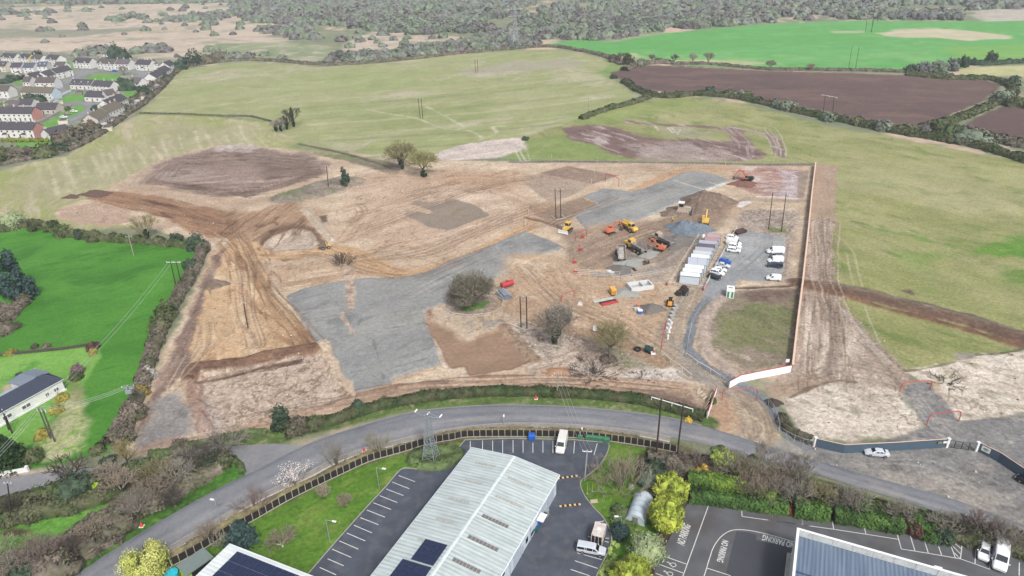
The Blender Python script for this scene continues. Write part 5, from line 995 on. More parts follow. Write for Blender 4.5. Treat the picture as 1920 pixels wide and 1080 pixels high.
def make_car(kind,col,name,label,cat,group=None):
    S,gh,wx,wr=car_mesh(kind); t=thing(name,label,cat,group=group); pm=PT[col]
    secs=[]
    for x,zb,zl,zt,w,wt in S:
        zm=(zb+zl)/2
        secs.append([(x,-w*.86,zb),(x,-w,zb+.12),(x,-w*1.01,zm+.05),(x,-w*.98,zl),(x,-wt,zt-.07*(zt-zl>.2)),(x,-wt*.82,zt),(x,wt*.82,zt),(x,wt,zt-.07*(zt-zl>.2)),(x,w*.98,zl),(x,w*1.01,zm+.05),(x,w,zb+.12),(x,w*.86,zb)])
    m=MB(); m.loft(secs); m.build('body',pm,t)
    a,b=gh; 
    def pt(k,i,f):  # point on side between belt and top
        x,zb,zl,zt,w,wt=S[k]; z=zl+(zt-.07-zl)*f; y=w*.98+(wt-w*.98)*f; return (x,i*(y+.012),z)
    wins=range(a,b) if kind not in('van','smallvan') else range(a+1,b)
    g=MB()
    for sgn in (-1,1):
        for k in wins:
            if S[k+1][3]-S[k+1][2]<.25 and k+1==b: q=[pt(k,sgn,.14),pt(k,sgn,.9)]; x0=S[k][0]; x1=S[k+1][0]; e=tuple(q[0][i]+(pt(k+1,sgn,.3)[i]-q[0][i])*.72 for i in range(3)); P=[q[0],e,q[1]]
            else:
                p0,p1,p2,p3=pt(k,sgn,.14),pt(k+1,sgn,.14),pt(k+1,sgn,.9),pt(k,sgn,.9); sh=.05
                P=[(p0[0]+sh,p0[1],p0[2]),(p1[0]-sh,p1[1],p1[2]),(p2[0]-sh,p2[1],p2[2]),(p3[0]+sh,p3[1],p3[2])]
            g.add(P,[tuple(range(len(P))) if sgn<0 else tuple(range(len(P)-1,-1,-1))])
    g.build('side_windows',glass,t)
    def cross(k0,k1,f0,f1,name):
        x0,_,l0,t0,_,w0=S[k0]; x1,_,l1,t1,_,w1=S[k1]; g=MB(); o=.02
        A=(x0+(x1-x0)*f0,t0+(t1-t0)*f0,w0+(w1-w0)*f0); B=(x0+(x1-x0)*f1,t0+(t1-t0)*f1,w0+(w1-w0)*f1)
        g.add([(A[0],-A[2]*.84,A[1]+o),(B[0],-B[2]*.9,B[1]+o),(B[0],B[2]*.9,B[1]+o),(A[0],A[2]*.84,A[1]+o)],[(0,1,2,3)]); g.build(name,glass,t)
    wsk=b-1 if kind not in('van','smallvan','pickup') else {'van':4,'smallvan':4,'pickup':5}[kind]
    cross(wsk,wsk+1,.08,.9,'windscreen')
    if kind in('hatch','saloon','suv'): cross(1 if kind!='saloon' else 2,2 if kind!='saloon' else 3,.25,.92,'rear_window')
    x,zb,zl,zt,w,wt=S[-1]; 
    for sgn in(-1,1):
        m=MB(); m.box((x-.1,sgn*(w*.8),(zb+zl)/2+.12),(.26,.3,.16)); m.build('headlight',lamp_m,t)
        x2,zb2,zl2,zt2,w2,_=S[0]; m=MB(); m.box((x2+.08,sgn*w2*.86,zl2-.1),(.2,.16,.3)); m.build('tail_light',tail,t)
        m=MB(); m.box((S[wsk+1][0]-.3,sgn*(S[wsk][4]+.1),S[wsk][2]+.08),(.14,.2,.14)); m.build('wing_mirror',pm,t)
        for xx in wx:
            m=MB(); m.tube((xx,sgn*(S[4][4]-.14),wr),(xx,sgn*(S[4][4]+.05),wr),wr,n=14); w_=m.build('wheel',rubber,t)
            m=MB(); m.tube((xx,sgn*(S[4][4]+.03),wr),(xx,sgn*(S[4][4]+.065),wr),wr*.62,n=10); m.build('rim',rimm,w_)
    return t
PROTO={}
def car(kind,col,rear,front,label,cat='car',name='parked_car',group=None,sc=1.0):
    a,b=G(*rear),G(*front); c=(a+b)/2; rz=ang(a,b); k=(kind,)
    z=.05
    if k not in PROTO:
        o=make_car(kind,col,name,label,cat,group); o.location=(c.x,c.y,z); o.rotation_euler=(0,0,rz); PROTO[k]=(o,col); o.scale=(sc,)*3; return o
    p,pc=PROTO[k]; o=dup(p,(c.x,c.y,z),rz,label,group,scale=sc,mats=None if pc==col else {'body':PT[col],'wing_mirror':PT[col]})
    o.name=name; o['category']=cat
    if not group and 'group' in o: del o['group']
    return o
car('saloon','silver',(1663,855),(1622,851),'silver saloon car parked along the blue-grey hoarding')
car('pickup','silver',(1086,1031),(1133,1041) if False else (1132,1040),'silver pickup with white canopy parked nose to the kerb beside the box trailer','pickup truck','pickup_truck',sc=.95)
car('van','cream',(1056,825),(1050,850),'off-white panel van parked against the perimeter fence in the bay row','van','parked_van')
car('van','white',(1874,1028),(1871,1074),'long white van parked beside a white car in the rear car park','van','parked_van',sc=1.12)
car('hatch','white',(1846,1022),(1841,1056),'white hatchback parked left of the long van in the rear car park',sc=1.02)
car('saloon','black',(1945,917),(1915,902),'dark car entering the frame at the right edge below the hoarding')
g1='cars parked by the site cabins'; g2='vehicles on the right side of the site car park'
car('hatch','white',(1364,447),(1381,449),'white hatchback furthest up the row beside the cabins',group=g1)
car('van','white',(1363,457),(1388,461),'white van second down the row beside the cabins','van','parked_van',group=g1,sc=.9)
car('suv','white',(1364,471),(1387,474),'white off-roader nearest the gap in the cabin side row',group=g1)
car('suv','white',(1366,464),(1388,467),'white off-roader tucked between a van and its twin in the cabin side row',group=g1)
car('hatch','blue',(1348,491),(1370,495),'bright blue hatchback in the site car park',group=g1)
car('saloon','silver',(1343,498),(1367,503),'silver car just below the bright blue hatchback',group=g1)
car('hatch','white',(1339,508),(1360,510),'white car above the white off-roader at the cabin end of the row',group=g1)
car('suv','white',(1332,512),(1357,518),'white off-roader next to the black car at the cabin end of the row',group=g1)
car('hatch','black',(1327,519),(1350,526),'black hatchback at the lower end of the cabin side row',group=g1)
car('van','white',(1468,475),(1438,475),'big white van topmost on the right side of the site car park','van','parked_van',group=g2)
car('hatch','dgrey',(1466,483),(1443,484),'dark grey car squeezed between two white vans',group=g2)
car('van','white',(1467,491),(1439,492),'smaller white van above the navy pickup','van','parked_van',group=g2,sc=.88)
car('pickup','navy',(1465,503),(1438,500),'navy pickup on the right side of the site car park','pickup truck','pickup_truck',group=g2,sc=.95)
car('smallvan','white',(1461,526),(1438,524),'small white van alone at the lower right of the site car park','van','parked_van',group=g2)
for a,b,col,lb in (((133,210),(146,210.5),'white','white car parked on the upper end of the long green'),((121,216),(134,215),'brown','reddish brown car parked behind a white one on the long green'),((113,221.5),(128,221),'white','white car parked lowest on the long green'),
    ((195,132),(206,132.5),'white','white car parked in front of the cream-gabled house'),((203,133.5),(211,133.7),'silver','silver car between a white and a blue one at the head of the green'),((212,134),(219,134.2),'blue','blue car parked at the head of the village green'),((157,129),(167,129),'white','white car in front of the two-gabled terrace'),((105,193),(112,194),'white','white car at the road junction left of the red-fronted house'),((78,242.5),(86,243.5),'white','white car parked beside the salmon gable'),((64,193),(76,193.5),'cream','cream car parked on the village road below the blue-gabled terrace')):
    car('hatch',col,a,b,lb,group='cars parked in the village')
# box trailer behind the pickup
c=(G(1118,1022)+G(1129,986))/2; rz=ang(G(1118,1022),G(1126,996)); t=thing('box_trailer','dirty white box trailer with dark open rear doors, parked behind the silver pickup','trailer',(G(1122,1012).x,G(1122,1012).y,.02),rz)
tm=mat('dirty_white',rgb(216,204,196),.7,var=.16,vs=1.6,wear=(rgb(160,140,128),2.5,.6))
m=MB(); m.box((0,0,1.5),(3.2,2.0,2.1)); m.build('body',tm,t); m=MB(); m.box((0,0,2.6),(.6,.6,.12)); m.build('roof_hatch',white,t)
for i,y in enumerate((-.62,0,.62)): m=MB(); m.box((-1.62,y,1.5),(.04,.5,1.8)); m.build('door',blackp,t)
for s in(-1,1):
    m=MB(); m.tube((.2,s*.95,.35),(.2,s*1.12,.35),.34,n=12); m.build('wheel',rubber,t)
m=MB(); m.box((0,0,.42),(3.1,1.9,.1)); m.tube((1.6,0,.45),(2.8,0,.45),.07); m.build('chassis',greyp,t)
# ---------------------------------------------------------------- construction plant
def put(t,px,head,sc=1): 
    p=G(*px); q=G(*head); t.location=(p.x,p.y,.05); t.rotation_euler=(0,0,ang(p,q)); t.scale=(sc,)*3
def tracks(t,L_=3.6,g=1.1,h=.8,w=.55,m_=None):
    for s in(-1,1):
        m=MB(); m.side([(-L_/2+.2,0),(L_/2-.2,0),(L_/2,h*.45),(L_/2-.25,h),(-L_/2+.25,h),(-L_/2,h*.45)],s*g-w/2,s*g+w/2); tr=m.build('track',m_ or rubber,t)
        for i in range(4): m=MB(); m.tube((-L_/2+.6+i*(L_-1.2)/3,s*(g+w/2),h*.4),(-L_/2+.6+i*(L_-1.2)/3,s*(g+w/2+.05),h*.4),h*.28,n=8); m.build('roller',greyp,tr)
def excavator(label,body,px,head,armout=6.5,sc=1,dark=None):
    t=thing('excavator',label,'excavator'); tracks(t)
    m=MB(); m.box((0,0,.95),(1.6,1.4,.4)); m.build('undercarriage',blackp,t)
    m=MB(); m.box((-.6,0,1.65),(3.0,2.5,1.0),top=(.96,.96)); m.side([(-2.1,1.15),(-2.6,1.3),(-2.6,2.0),(-2.1,2.2)],-1.2,1.2); m.build('house',dark or body,t)
    m=MB(); m.box((-1.4,0,2.3),(1.3,1.8,.3)); m.build('engine_hood',dark or body,t)
    m=MB(); m.side([(-.2,1.3),(1.15,1.3),(1.15,2.1),(.85,3.0),(-.2,3.0)],.35,1.25); cb=m.build('cab',body,t)
    m=MB(); m.side([(1.17,1.6),(1.17,2.1),(.9,2.85),(.9,2.8)],.42,1.18); m.box((.4,1.27,2.3),(.95,.03,.9)); m.box((.4,.33,2.3),(.95,.03,.9)); m.build('cab_glass',glass,cb)
    pts=[(.7,-.15,1.7),(2.3,-.15,4.2),(armout*.72,-.15,4.4)]
    m=MB()
    for a,b in zip(pts[:-1],pts[1:]):
        d=Vector(b)-Vector(a); c=(Vector(a)+Vector(b))/2; m.box(c,(d.length+.3,.42,.6),ry=-math.atan2(d.z,d.x))
    m.build('boom',body,t)
    a=Vector(pts[2]); b=Vector((armout,-.15,1.4)); d=b-a; m=MB(); m.box((a+b)/2,(d.length,.36,.42),ry=-math.atan2(d.z,d.x)); m.build('arm',body,t)
    m=MB(); m.tube((.9,-.15,2.2),(2.1,-.15,3.7),.1,n=6); m.tube((2.4,-.15,4.55),(armout*.7,-.15,4.75),.08); m.build('hydraulic_ram',steel,t)
    m=MB(); m.side([(armout-.2,1.6),(armout+.3,1.3),(armout+.3,.4),(armout-.5,.1),(armout-.9,.4),(armout-.5,.8)],-.75,.45); m.build('bucket',mat('worn_steel',rgb(96,88,84),.6,var=.2),t)
    put(t,px,head,sc); return t
excavator('orange tracked excavator with raised arm reaching towards the yellow dump truck on the gravel',orangep,(1144,438),(1160,433),6.0,.9)
excavator('small orange excavator among the dumper trucks with its arm folded down',orangep,(1235,470),(1213,466),4.6,.85)
excavator('yellow excavator seen from behind beside the blue-grey stone heap',yellowp,(1322,420),(1324,408),3.6,1.0)
excavator('excavator with dark green body and orange arm digging the red clay corner',orangep,(1401,340),(1386,338),6.0,.95,dark=mat('dark_green',rgb(30,66,56),.6))
def wheels(t,xs,g,r,w=.5):
    for x in xs:
        for s in(-1,1):
            m=MB(); m.tube((x,s*(g-w/2),r),(x,s*(g+w/2),r),r,n=16); a=m.build('wheel',rubber,t); m=MB(); m.tube((x,s*(g+w/2-.02),r),(x,s*(g+w/2+.05),r),r*.5,n=10); m.build('rim',dustp,a)
def dumptruck(label,cabm,bedm,px,head,sc=1,tip=0,load=None):
    t=thing('dump_truck',label,'dump truck'); wheels(t,(3.0,-1.0,-2.6),1.1,.75)
    m=MB(); m.side([(2.0,.8),(4.6,.8),(4.8,1.3),(4.4,1.9),(2.9,2.0),(2.0,2.0)],-1.0,1.0); m.build('bonnet',cabm,t)
    m=MB(); m.side([(1.3,1.0),(3.0,1.0),(3.1,1.9),(2.8,3.1),(1.3,3.1)],-.85,.85); cb=m.build('cab',cabm,t)
    m=MB(); m.side([(3.1,2.0),(3.13,2.0),(2.88,2.95),(2.84,2.95)],-.78,.78); m.box((2.1,.87,2.45),(1.2,.03,.8)); m.box((2.1,-.87,2.45),(1.2,.03,.8)); m.build('cab_glass',glass,cb)
    m=MB(); m.box((-.8,0,.95),(5.2,.8,.35)); m.build('chassis',greyp,t)
    # open-topped tipping body: floor, sides, headboard
    m=MB(); w=1.35; z0=1.35; z1=2.5
    m.add([(-3.6,-.9,z0),(1.0,-.9,z0),(1.0,.9,z0),(-3.6,.9,z0),(-3.9,-w,z1),(1.2,-w,z1),(1.2,w,z1),(-3.9,w,z1),(-3.9,-w+.15,z1),(1.05,-w+.15,z1),(1.05,w-.15,z1),(-3.9,w-.15,z1),(-3.6,-.78,z0+.12),(.9,-.78,z0+.12),(.9,.78,z0+.12),(-3.6,.78,z0+.12)],
      [(3,2,1,0),(0,1,5,4),(1,2,6,5),(2,3,7,6),(4,5,9,8),(5,6,10,9),(6,7,11,10),(8,9,13,12),(9,10,14,13),(10,11,15,14),(12,13,14,15),(0,4,8,12),(3,15,11,7),(0,12,15,3)])
    b=m.build('tipping_body',bedm,t)
    if tip: b.location=(-3.4,0,1.3); 
    if tip:
        me=b.data; 
        for v in me.vertices: v.co.x+=3.4; v.co.z-=1.3
        b.rotation_euler=(0,-tip,0); m=MB(); m.tube((-.6,0,1.1),(-.9,0,3.0),.12); m.build('tipping_ram',steel,t)
    put(t,px,head,sc); return t
bedg=mat('scoured_bed',rgb(150,142,136),.55,var=.2,vs=2,wear=(rgb(196,190,186),2,.6))
dumptruck('clean yellow dump truck parked on the gravel pad beside the orange excavator',yellowp,yellowp,(1176,430),(1188,436),1.0)
dumptruck('yellow-cabbed dump truck with scoured grey body, in the middle of the plant yard',yellowp,bedg,(1192,471),(1178,463),1.15)
dumptruck('dust-covered dump truck with grey body beside the dark gravel heap',dustp,bedg,(1243,458),(1228,451),1.15)
dumptruck('dumper with its body tipped up, dropping pale gravel',dustp,bedg,(1163,484),(1159,470),.98,tip=R(42))
def dozer(label,bm,px,head,sc=1,blade=bedg):
    t=thing('bulldozer',label,'bulldozer'); tracks(t,3.4,1.05,1.0,.5,bm if bm is dustp else None)
    m=MB(); m.side([(0.2,.7),(2.1,.7),(2.1,1.5),(1.8,1.75),(.2,1.8)],-.55,.55); m.build('bonnet',bm,t)
    m=MB(); m.side([(-1.3,.8),(.2,.8),(.2,1.9),(.1,2.8),(-1.2,2.8),(-1.3,1.9)],-.7,.7); cb=m.build('cab',bm,t)
    m=MB(); m.box((-.5,.72,2.25),(1.2,.03,.8)); m.box((-.5,-.72,2.25),(1.2,.03,.8)); m.box((.2,0,2.3),(.04,1.2,.8)); m.build('cab_glass',glass,cb)
    m=MB(); m.box((-.55,0,2.88),(1.6,1.6,.14)); m.build('cab_roof',white if bm is dustp else bm,t)
    m=MB(); m.side([(2.5,.1),(2.75,.2),(2.62,.7),(2.75,1.25),(2.6,1.3),(2.45,.7)],-1.7,1.7); m.build('blade',blade,t)
    for s in(-1,1): m=MB(); m.tube((0,s*.75,.5),(2.5,s*.9,.45),.12); m.build('push_arm',greyp,t)
    put(t,px,head,sc)
dozer('dust-covered bulldozer facing right below the tall brown stockpile',dustp,(1280,399),(1300,401),1.4)
dozer('small bulldozer with broad pale blade on the haul road left of the twin poles',yellowp,(1063,434),(1056,439),1.15,white)
# front dumper carrying soil, with driver
t=thing('site_dumper','small site dumper with blue chassis and yellow engine cover carrying soil, driver seated','dumper'); wheels(t,(1.1,-.9),.85,.55,.4)
m=MB(); m.box((.9,0,.85),(1.6,1.3,.35)); m.build('chassis',mat('blue_paint',rgb(70,130,190),.5),t)
m=MB(); m.add([(.4,-.7,1.0),(2.0,-.7,1.0),(2.0,.7,1.0),(.4,.7,1.0),(.1,-.95,1.8),(2.5,-.95,1.7),(2.5,.95,1.7),(.1,.95,1.8)],[(3,2,1,0),(0,1,5,4),(1,2,6,5),(2,3,7,6),(3,0,4,7)]); sk=m.build('skip',greyp,t)
m=MB(); m.add([(.15,-.9,1.72),(2.4,-.9,1.65),(2.4,.9,1.65),(.15,.9,1.72),(1.2,0,2.1)],[(0,1,4),(1,2,4),(2,3,4),(3,0,4)]); m.build('soil_load',mat('load_soil',rgb(130,104,86),.95,var=.2,vs=4,bump=.6),sk)
m=MB(); m.box((-1.0,0,1.1),(1.4,1.2,.7),top=(.85,.9)); m.build('engine_cover',yellowp,t); m=MB(); m.box((-.35,0,1.35),(.4,.9,.25)); m.build('seat',blackp,t)
m=MB(); m.path([(-.7,-.6,1.2),(-.7,-.6,2.6),(-.7,.6,2.6),(-.7,.6,1.2)],.05); m.build('roll_bar',blackp,t); put(t,(611,466),(600,468),.95)
# compact loader (orange-yellow) beside the ramp
t=thing('wheel_loader','orange-yellow loader with black cab frame beside the entrance ramp','loader'); wheels(t,(1.2,-1.1),.9,.6,.45)
m=MB(); m.box((-1.1,0,1.25),(1.8,1.5,.9),top=(.9,.9)); m.box((.6,0,1.0),(1.6,1.1,.5)); m.build('body',mat('deep_yellow',rgb(236,164,50),.5,var=.1),t)
m=MB(); m.box((0,0,2.0),(1.2,1.2,1.3),top=(.9,.9)); m.build('cab',glass,t); m=MB(); m.box((0,0,2.7),(1.3,1.3,.1)); m.build('cab_roof',blackp,t)
m=MB(); m.tube((.8,.5,1.5),(2.4,.5,.7),.12); m.tube((.8,-.5,1.5),(2.4,-.5,.7),.12); m.build('lift_arm',yellowp,t)
m=MB(); m.side([(2.3,.2),(3.0,.1),(3.0,.25),(2.5,.4),(2.5,1.0),(2.3,1.0)],-1.0,1.0); m.build('bucket',yellowp,t); put(t,(1256,572),(1257,560),.85)
# people: one body mesh grown from a jointed skeleton
def person(label,px,head,pose='stand',hv=rgb(222,236,90),z=.05,sc=1):
    J={'pel':((0,0,.95),.15),'chest':((0,0,1.32),.17),'neck':((0.02,0,1.52),.07),'head':((.03,0,1.68),.115),
     'shl':((0,.19,1.42),.08),'ell':((.05,.27,1.14),.055),'hal':((.2,.25,.95),.045),'shr':((0,-.19,1.42),.08),'elr':((.02,-.28,1.13),.055),'har':((.12,-.28,.88),.045),
     'hpl':((0,.1,.9),.1),'knl':((.06,.12,.5),.075),'anl':((-.02,.13,.08),.05),'tol':((.17,.14,.05),.045),'hpr':((0,-.1,.9),.1),'knr':((.02,-.12,.5),.075),'anr':((-.08,-.13,.08),.05),'tor':((.1,-.14,.05),.045)}
    if pose=='sit':
        for k,v in {'knl':(.42,.14,.9),'anl':(.48,.14,.45),'tol':(.66,.14,.4),'knr':(.42,-.14,.9),'anr':(.48,-.14,.45),'tor':(.66,-.14,.4),'ell':(.2,.26,1.15),'hal':(.42,.18,1.2),'elr':(.2,-.26,1.15),'har':(.42,-.18,1.2)}.items(): J[k]=(v,J[k][1])
    ks=list(J); E=[('pel','chest'),('chest','neck'),('neck','head'),('chest','shl'),('shl','ell'),('ell','hal'),('chest','shr'),('shr','elr'),('elr','har'),('pel','hpl'),('hpl','knl'),('knl','anl'),('anl','tol'),('pel','hpr'),('hpr','knr'),('knr','anr'),('anr','tor')]
    me=bpy.data.meshes.new('person'); me.from_pydata([J[k][0] for k in ks],[(ks.index(a),ks.index(b)) for a,b in E],[])
    o=bpy.data.objects.new('person',me); scene.collection.objects.link(o); sm=o.modifiers.new('s','SKIN'); su=o.modifiers.new('u','SUBSURF'); su.levels=1; su.render_levels=1
    for i,k in enumerate(ks): me.skin_vertices[0].data[i].radius=(J[k][1],J[k][1]); me.skin_vertices[0].data[i].use_root=(k=='pel')
    me.materials.append(mat('work_trousers',rgb(60,64,80),.9)); tag(o,label,'person'); p=G(*px); q=G(*head); o.location=(p.x,p.y,z); o.rotation_euler=(0,0,ang(p,q)); o.scale=(sc,)*3
    m=MB(); zz=[(.88,.17,.13),(1.1,.19,.14),(1.4,.22,.14),(1.5,.12,.1)]; m.loft([[(r2*math.cos(a),r1*math.sin(a),h) for a in np.linspace(0,2*math.pi,12,endpoint=False)] for h,r1,r2 in [(h,r1+.03,r2+.06) for h,r1,r2 in zz]]); m.build('hi_vis_vest',mat('hi_vis',hv,.7,var=.03),o)
    m=MB(); m.loft([[(.03+r*math.cos(a),r*math.sin(a),h) for a in np.linspace(0,2*math.pi,10,endpoint=False)] for h,r in ((1.7,.14),(1.78,.125),(1.84,.06))]); m.build('helmet',white,o); return o
person('worker in yellow hi-vis vest and white helmet standing above the stone heap',(1261,416),(1262,425),sc=1.1)
person('driver in white helmet and hi-vis vest seated on the small site dumper',(613,466),(600,468),'sit',hv=rgb(232,228,190),z=.55)
# ---------------------------------------------------------------- site cabins
t0=G(1271,532); t1=G(1306,535.5); ux=(t1-t0).normalized(); te=G(1320,447); uy=(te-t0); uy.z=0; CL=uy.length; uy.normalize()
CWd=(t1-t0).length+.5; cg='site cabins in a row beside the car park'
tones={'w':rgb(236,238,236),'l':rgb(206,212,216),'b':rgb(196,202,214),'d':rgb(108,104,122),'g':rgb(186,184,194),'p':rgb(186,150,154),'q':rgb(196,164,166),'r':rgb(206,120,126)}
cabs=[('w','white site cabin at the near end of the row, pale grey end wall'),('w','white site cabin second from the near end'),('w','white site cabin third from the near end, cable across its roof'),
('b','two-bay pale blue-grey cabin with a seam down its roof'),('w','white site cabin just past the two-bay one'),('l','pale grey cabin before the patched roofs'),('g','mauve-grey cabin left half paler'),('d','darkest slate-roofed cabin in the row'),
('g','grey cabin behind the dark-roofed one'),('p','dusky pink-roofed cabin, nearer of the two'),('q','dusky pink-roofed cabin, further of the two')]
n=len(cabs)+1; dep=CL/n; pos=0; cabr=math.atan2(ux.y,ux.x)
grate=mat('cabin_frame',rgb(120,128,134),.6)
for i,(tn,lb) in enumerate(cabs):
    d=dep*(1.7 if i==3 else .92 if i>3 else .9); y0=pos; pos+=d+.12; w=CWd*(1 if i<9 else .8); off=0 if i<9 else CWd*.2
    c=t0+ux*(w/2+off)+uy*(y0+d/2); t=thing('site_cabin',lb,'site cabin',(c.x,c.y,.05),cabr,cg)
    m=MB(); m.box((0,0,1.4),(w-.1,d-.1,2.6)); m.build('wall',mat('cabin_wall',rgb(204,214,224),.6,var=.05),t)
    m=MB()
    for k in range(2 if i==3 else 1):
        ww=(w/(2 if i==3 else 1)); m.box((-w/2+ww*(k+.5),0,2.78),(ww-.18,d-.12,.14),top=(.97,.97))
    m.build('roof',mat('cabin_roof_'+tn,tones[tn],.6,var=.07,vs=1.2,wear=(rgb(170,160,150),1.2,.3)),t)
    m=MB()
    for sx in(-1,1):
        for sy in(-1,1): m.box((sx*(w/2-.06),sy*(d/2-.06),1.4),(.16,.16,2.78))
    m.box((0,-d/2+.03,2.72),(w,.1,.16)); m.box((0,d/2-.03,2.72),(w,.1,.16)); m.box((w/2-.03,0,2.72),(.1,d,.16)); m.box((-w/2+.03,0,2.72),(.1,d,.16)); m.build('frame',grate,t)
    m=MB(); m.box((w/2-.02,0,1.6),(.08,.8,.9)); m.build('window',glass,t)
    m=MB(); m.box((w/2-.02,-d/2+.7 if d>2 else 0,1.2) if d>3 else (-w/2+.02,0,1.2),(.08,.8,1.9)); m.build('door',mat('cabin_door',rgb(150,160,176),.6),t)
def P2(s,tt,z=0): q=t0+ux*s+uy*tt; return Vector((q.x,q.y,z))
for i,(s,tt,w,d,h,c,lb,nm) in enumerate([(1.1,28.6,1.6,1.3,1.6,rgb(238,240,240),'white plant box just left of the pink cabins','plant box'),(.9,31,1.2,1.4,1.7,rgb(226,226,228),'tall white tank unit behind the plant box','tank'),(2.9,34.6,2.6,2.3,2.4,rgb(206,116,122),'rose red shipping container at the far end of the cabins','container'),(.8,34,1.4,2.6,2.3,rgb(240,238,236),'white container beside the rose red one','container'),(.3,25.5,1.8,1.3,1.2,rgb(240,228,214),'cream store box against the cabin side walkway','store box')]):
    t=thing(nm.replace(' ','_'),lb,nm,P2(s,tt,.05),cabr); m=MB(); m.box((0,0,h/2),(w,d,h)); m.build('body',mat('box%d'%i,c,.6,var=.06),t); m=MB(); m.box((0,0,h+.04),(w+.06,d+.06,.08)); m.build('lid',mat('box%dl'%i,tuple(v*.9 for v in c),.6),t); m=MB(); m.box((w/2+.01,0,h*.5),(.03,d*.6,h*.7)); m.build('door',greyp,t)
# ---------------------------------------------------------------- fences, rails, hoardings
def railing(name,label,cat,px,h,step,pm,rm=None,rails=(.5,1.),pr=.05,rr=.04,group=None,panel=None,world=None,ends=None,panelh=None):
    P=[G(*p) for p in px] if world is None else world; S=resample(P,step); 
    if len(S)>99: S=resample(P,plen(P)/97)
    t=thing(name,label,cat,P[0],0,group); sh=tuple(P[0])
    for p in S: m=MB(); m.tube((p.x,p.y,0),(p.x,p.y,h),pr,n=5); m.build('post',pm,t,shift=sh)
    for z in rails:
        m=MB(); m.path([(p.x,p.y,z*h) for p in P],rr,4); m.build('rail',rm or pm,t,shift=sh)
    if panel:
        for a,b in zip(S[:-1],S[1:]):
            d=(b-a).normalized()*.12; m=MB(); nn=Vector((-d.y,d.x,0)).normalized()*.03; a2=a+d;b2=b-d; z0,z1=panelh or (.15,h*.96)
            m.prism([((a2+nn).x,(a2+nn).y),((b2+nn).x,(b2+nn).y),((b2-nn).x,(b2-nn).y),((a2-nn).x,(a2-nn).y)],z0,z1); m.build('panel',panel,t,shift=sh)
    return t
panm=mat('dark_fence_board',rgb(52,44,42),.8,var=.2,vs=2); postc=mat('concrete_post',rgb(190,184,172),.85,var=.1)
fence=[(245,1105),(290,1079),(327,1060),(380,1031),(427,1002),(480,974),(535,942),(590,914),(640,890),(690,867),(730,855),(762,846),(792,836),(820,830),(850,825),(877,820),(960,819),(1030,820),(1077,821),(1120,825),(1160,830),(1205,837),(1250,845),(1280,852)]
P=V3(smooth(W(fence),3)); railing('boundary_fence','long fence of dark boards between pale concrete posts curving along the road','fence',None,1.9,plen(P)/84,postc,rails=(.06,),rr=.07,panel=panm,world=P,pr=.06,panelh=(.28,1.82))
hb=mat('blue_hoarding',rgb(86,108,126),.6,var=.06); whh=mat('white_hoarding',rgb(248,250,252),.6,var=.02); tim=mat('orange_timber',rgb(214,158,130),.85,var=.14,vs=.8)
def hoarding(name,label,px,h,pm,cap,capm,step=2.44,world=None,capw=.14,back=None):
    P=[G(*p) for p in px]; t=thing(name,label,'hoarding',P[0]); sh=tuple(P[0]); S=resample(P,step)
    for a,b in zip(P[:-1],P[1:]):
        n=nrm2(a,b)*.04; m=MB(); m.prism([((a+n).x,(a+n).y),((b+n).x,(b+n).y),((b-n).x,(b-n).y),((a-n).x,(a-n).y)],0,h); m.build('panel',pm,t,shift=sh)
        n=n*(capw/.04/2*1); m=MB(); m.prism([((a+n).x,(a+n).y),((b+n).x,(b+n).y),((b-n).x,(b-n).y),((a-n).x,(a-n).y)],h+.003,h+cap); m.build('capping',capm,t,shift=sh)
    for p in S[:90]:
        q=p+nrm2(P[0],P[-1])*(back or .12); m=MB(); m.box((q.x,q.y,h/2-.05),(.1,.1,h-.1)); m.build('post',wood,t,shift=sh)
    return t
hoarding('site_hoarding','white site hoarding with a red top edge beside the gate',[(1367,728),(1387,717),(1430,708),(1482,698)],2.0,whh,.12,redp,back=.14)
hoarding('timber_hoarding','long straight timber hoarding down the east side of the site, seen edge on',[(1484,697),(1494,610),(1503,540),(1514,440),(1521,370),(1528,312)],2.0,tim,.1,mat('pale_cap',rgb(232,196,172),.8,var=.1),step=3.2,capw=.5,back=.2)
hoarding('gate_hoarding','short white hoarding propped by timber struts at the left of the gateway',[(1326,785),(1334,762),(1343,736)],2.0,whh,.1,redp,back=.2)
for q in ((1325,775),(1328,765),(1331,756),(1334,748)):
    a=G(*q); b=G(q[0]-9,q[1]+2); m=MB(); m.tube((b.x,b.y,.05),(a.x,a.y,1.9),.09,n=4); o=m.build('timber_strut',wood); tag(o,'timber strut propping the short white hoarding by the gateway','strut','struts behind the gate hoarding')
hoarding('blue_hoarding','blue-grey hoarding along the gravel yard, from the white pillar to the mesh gate',[(1527,838),(1580,850),(1680,845),(1772,839)],2.2,hb,.08,mat('pale_cap',rgb(232,196,172)),back=.14)
hoarding('blue_hoarding','blue-grey hoarding with a white sign, right of the mesh gate',[(1829,845),(1870,865),(1920,899),(1990,945)],2.2,hb,.08,mat('pale_cap',rgb(232,196,172)),back=.14)
a=G(1837,849); b=G(1853,857); n=nrm2(a,b)*-.07; t=thing('hoarding_sign','white sign with a green oval on the blue hoarding right of the gate','sign',(a+b)/2); sh=tuple((a+b)/2)
m=MB(); m.sheet([(a.x,a.y,.8),(b.x,b.y,.8),(b.x,b.y,2.0),(a.x,a.y,2.0)]); 
for k in (1,-1):
    pass
m=MB(); m.prism([((a+n).x,(a+n).y),((b+n).x,(b+n).y),((b+n*.6).x,(b+n*.6).y),((a+n*.6).x,(a+n*.6).y)],.8,2.0); m.build('panel',white,t,shift=sh)
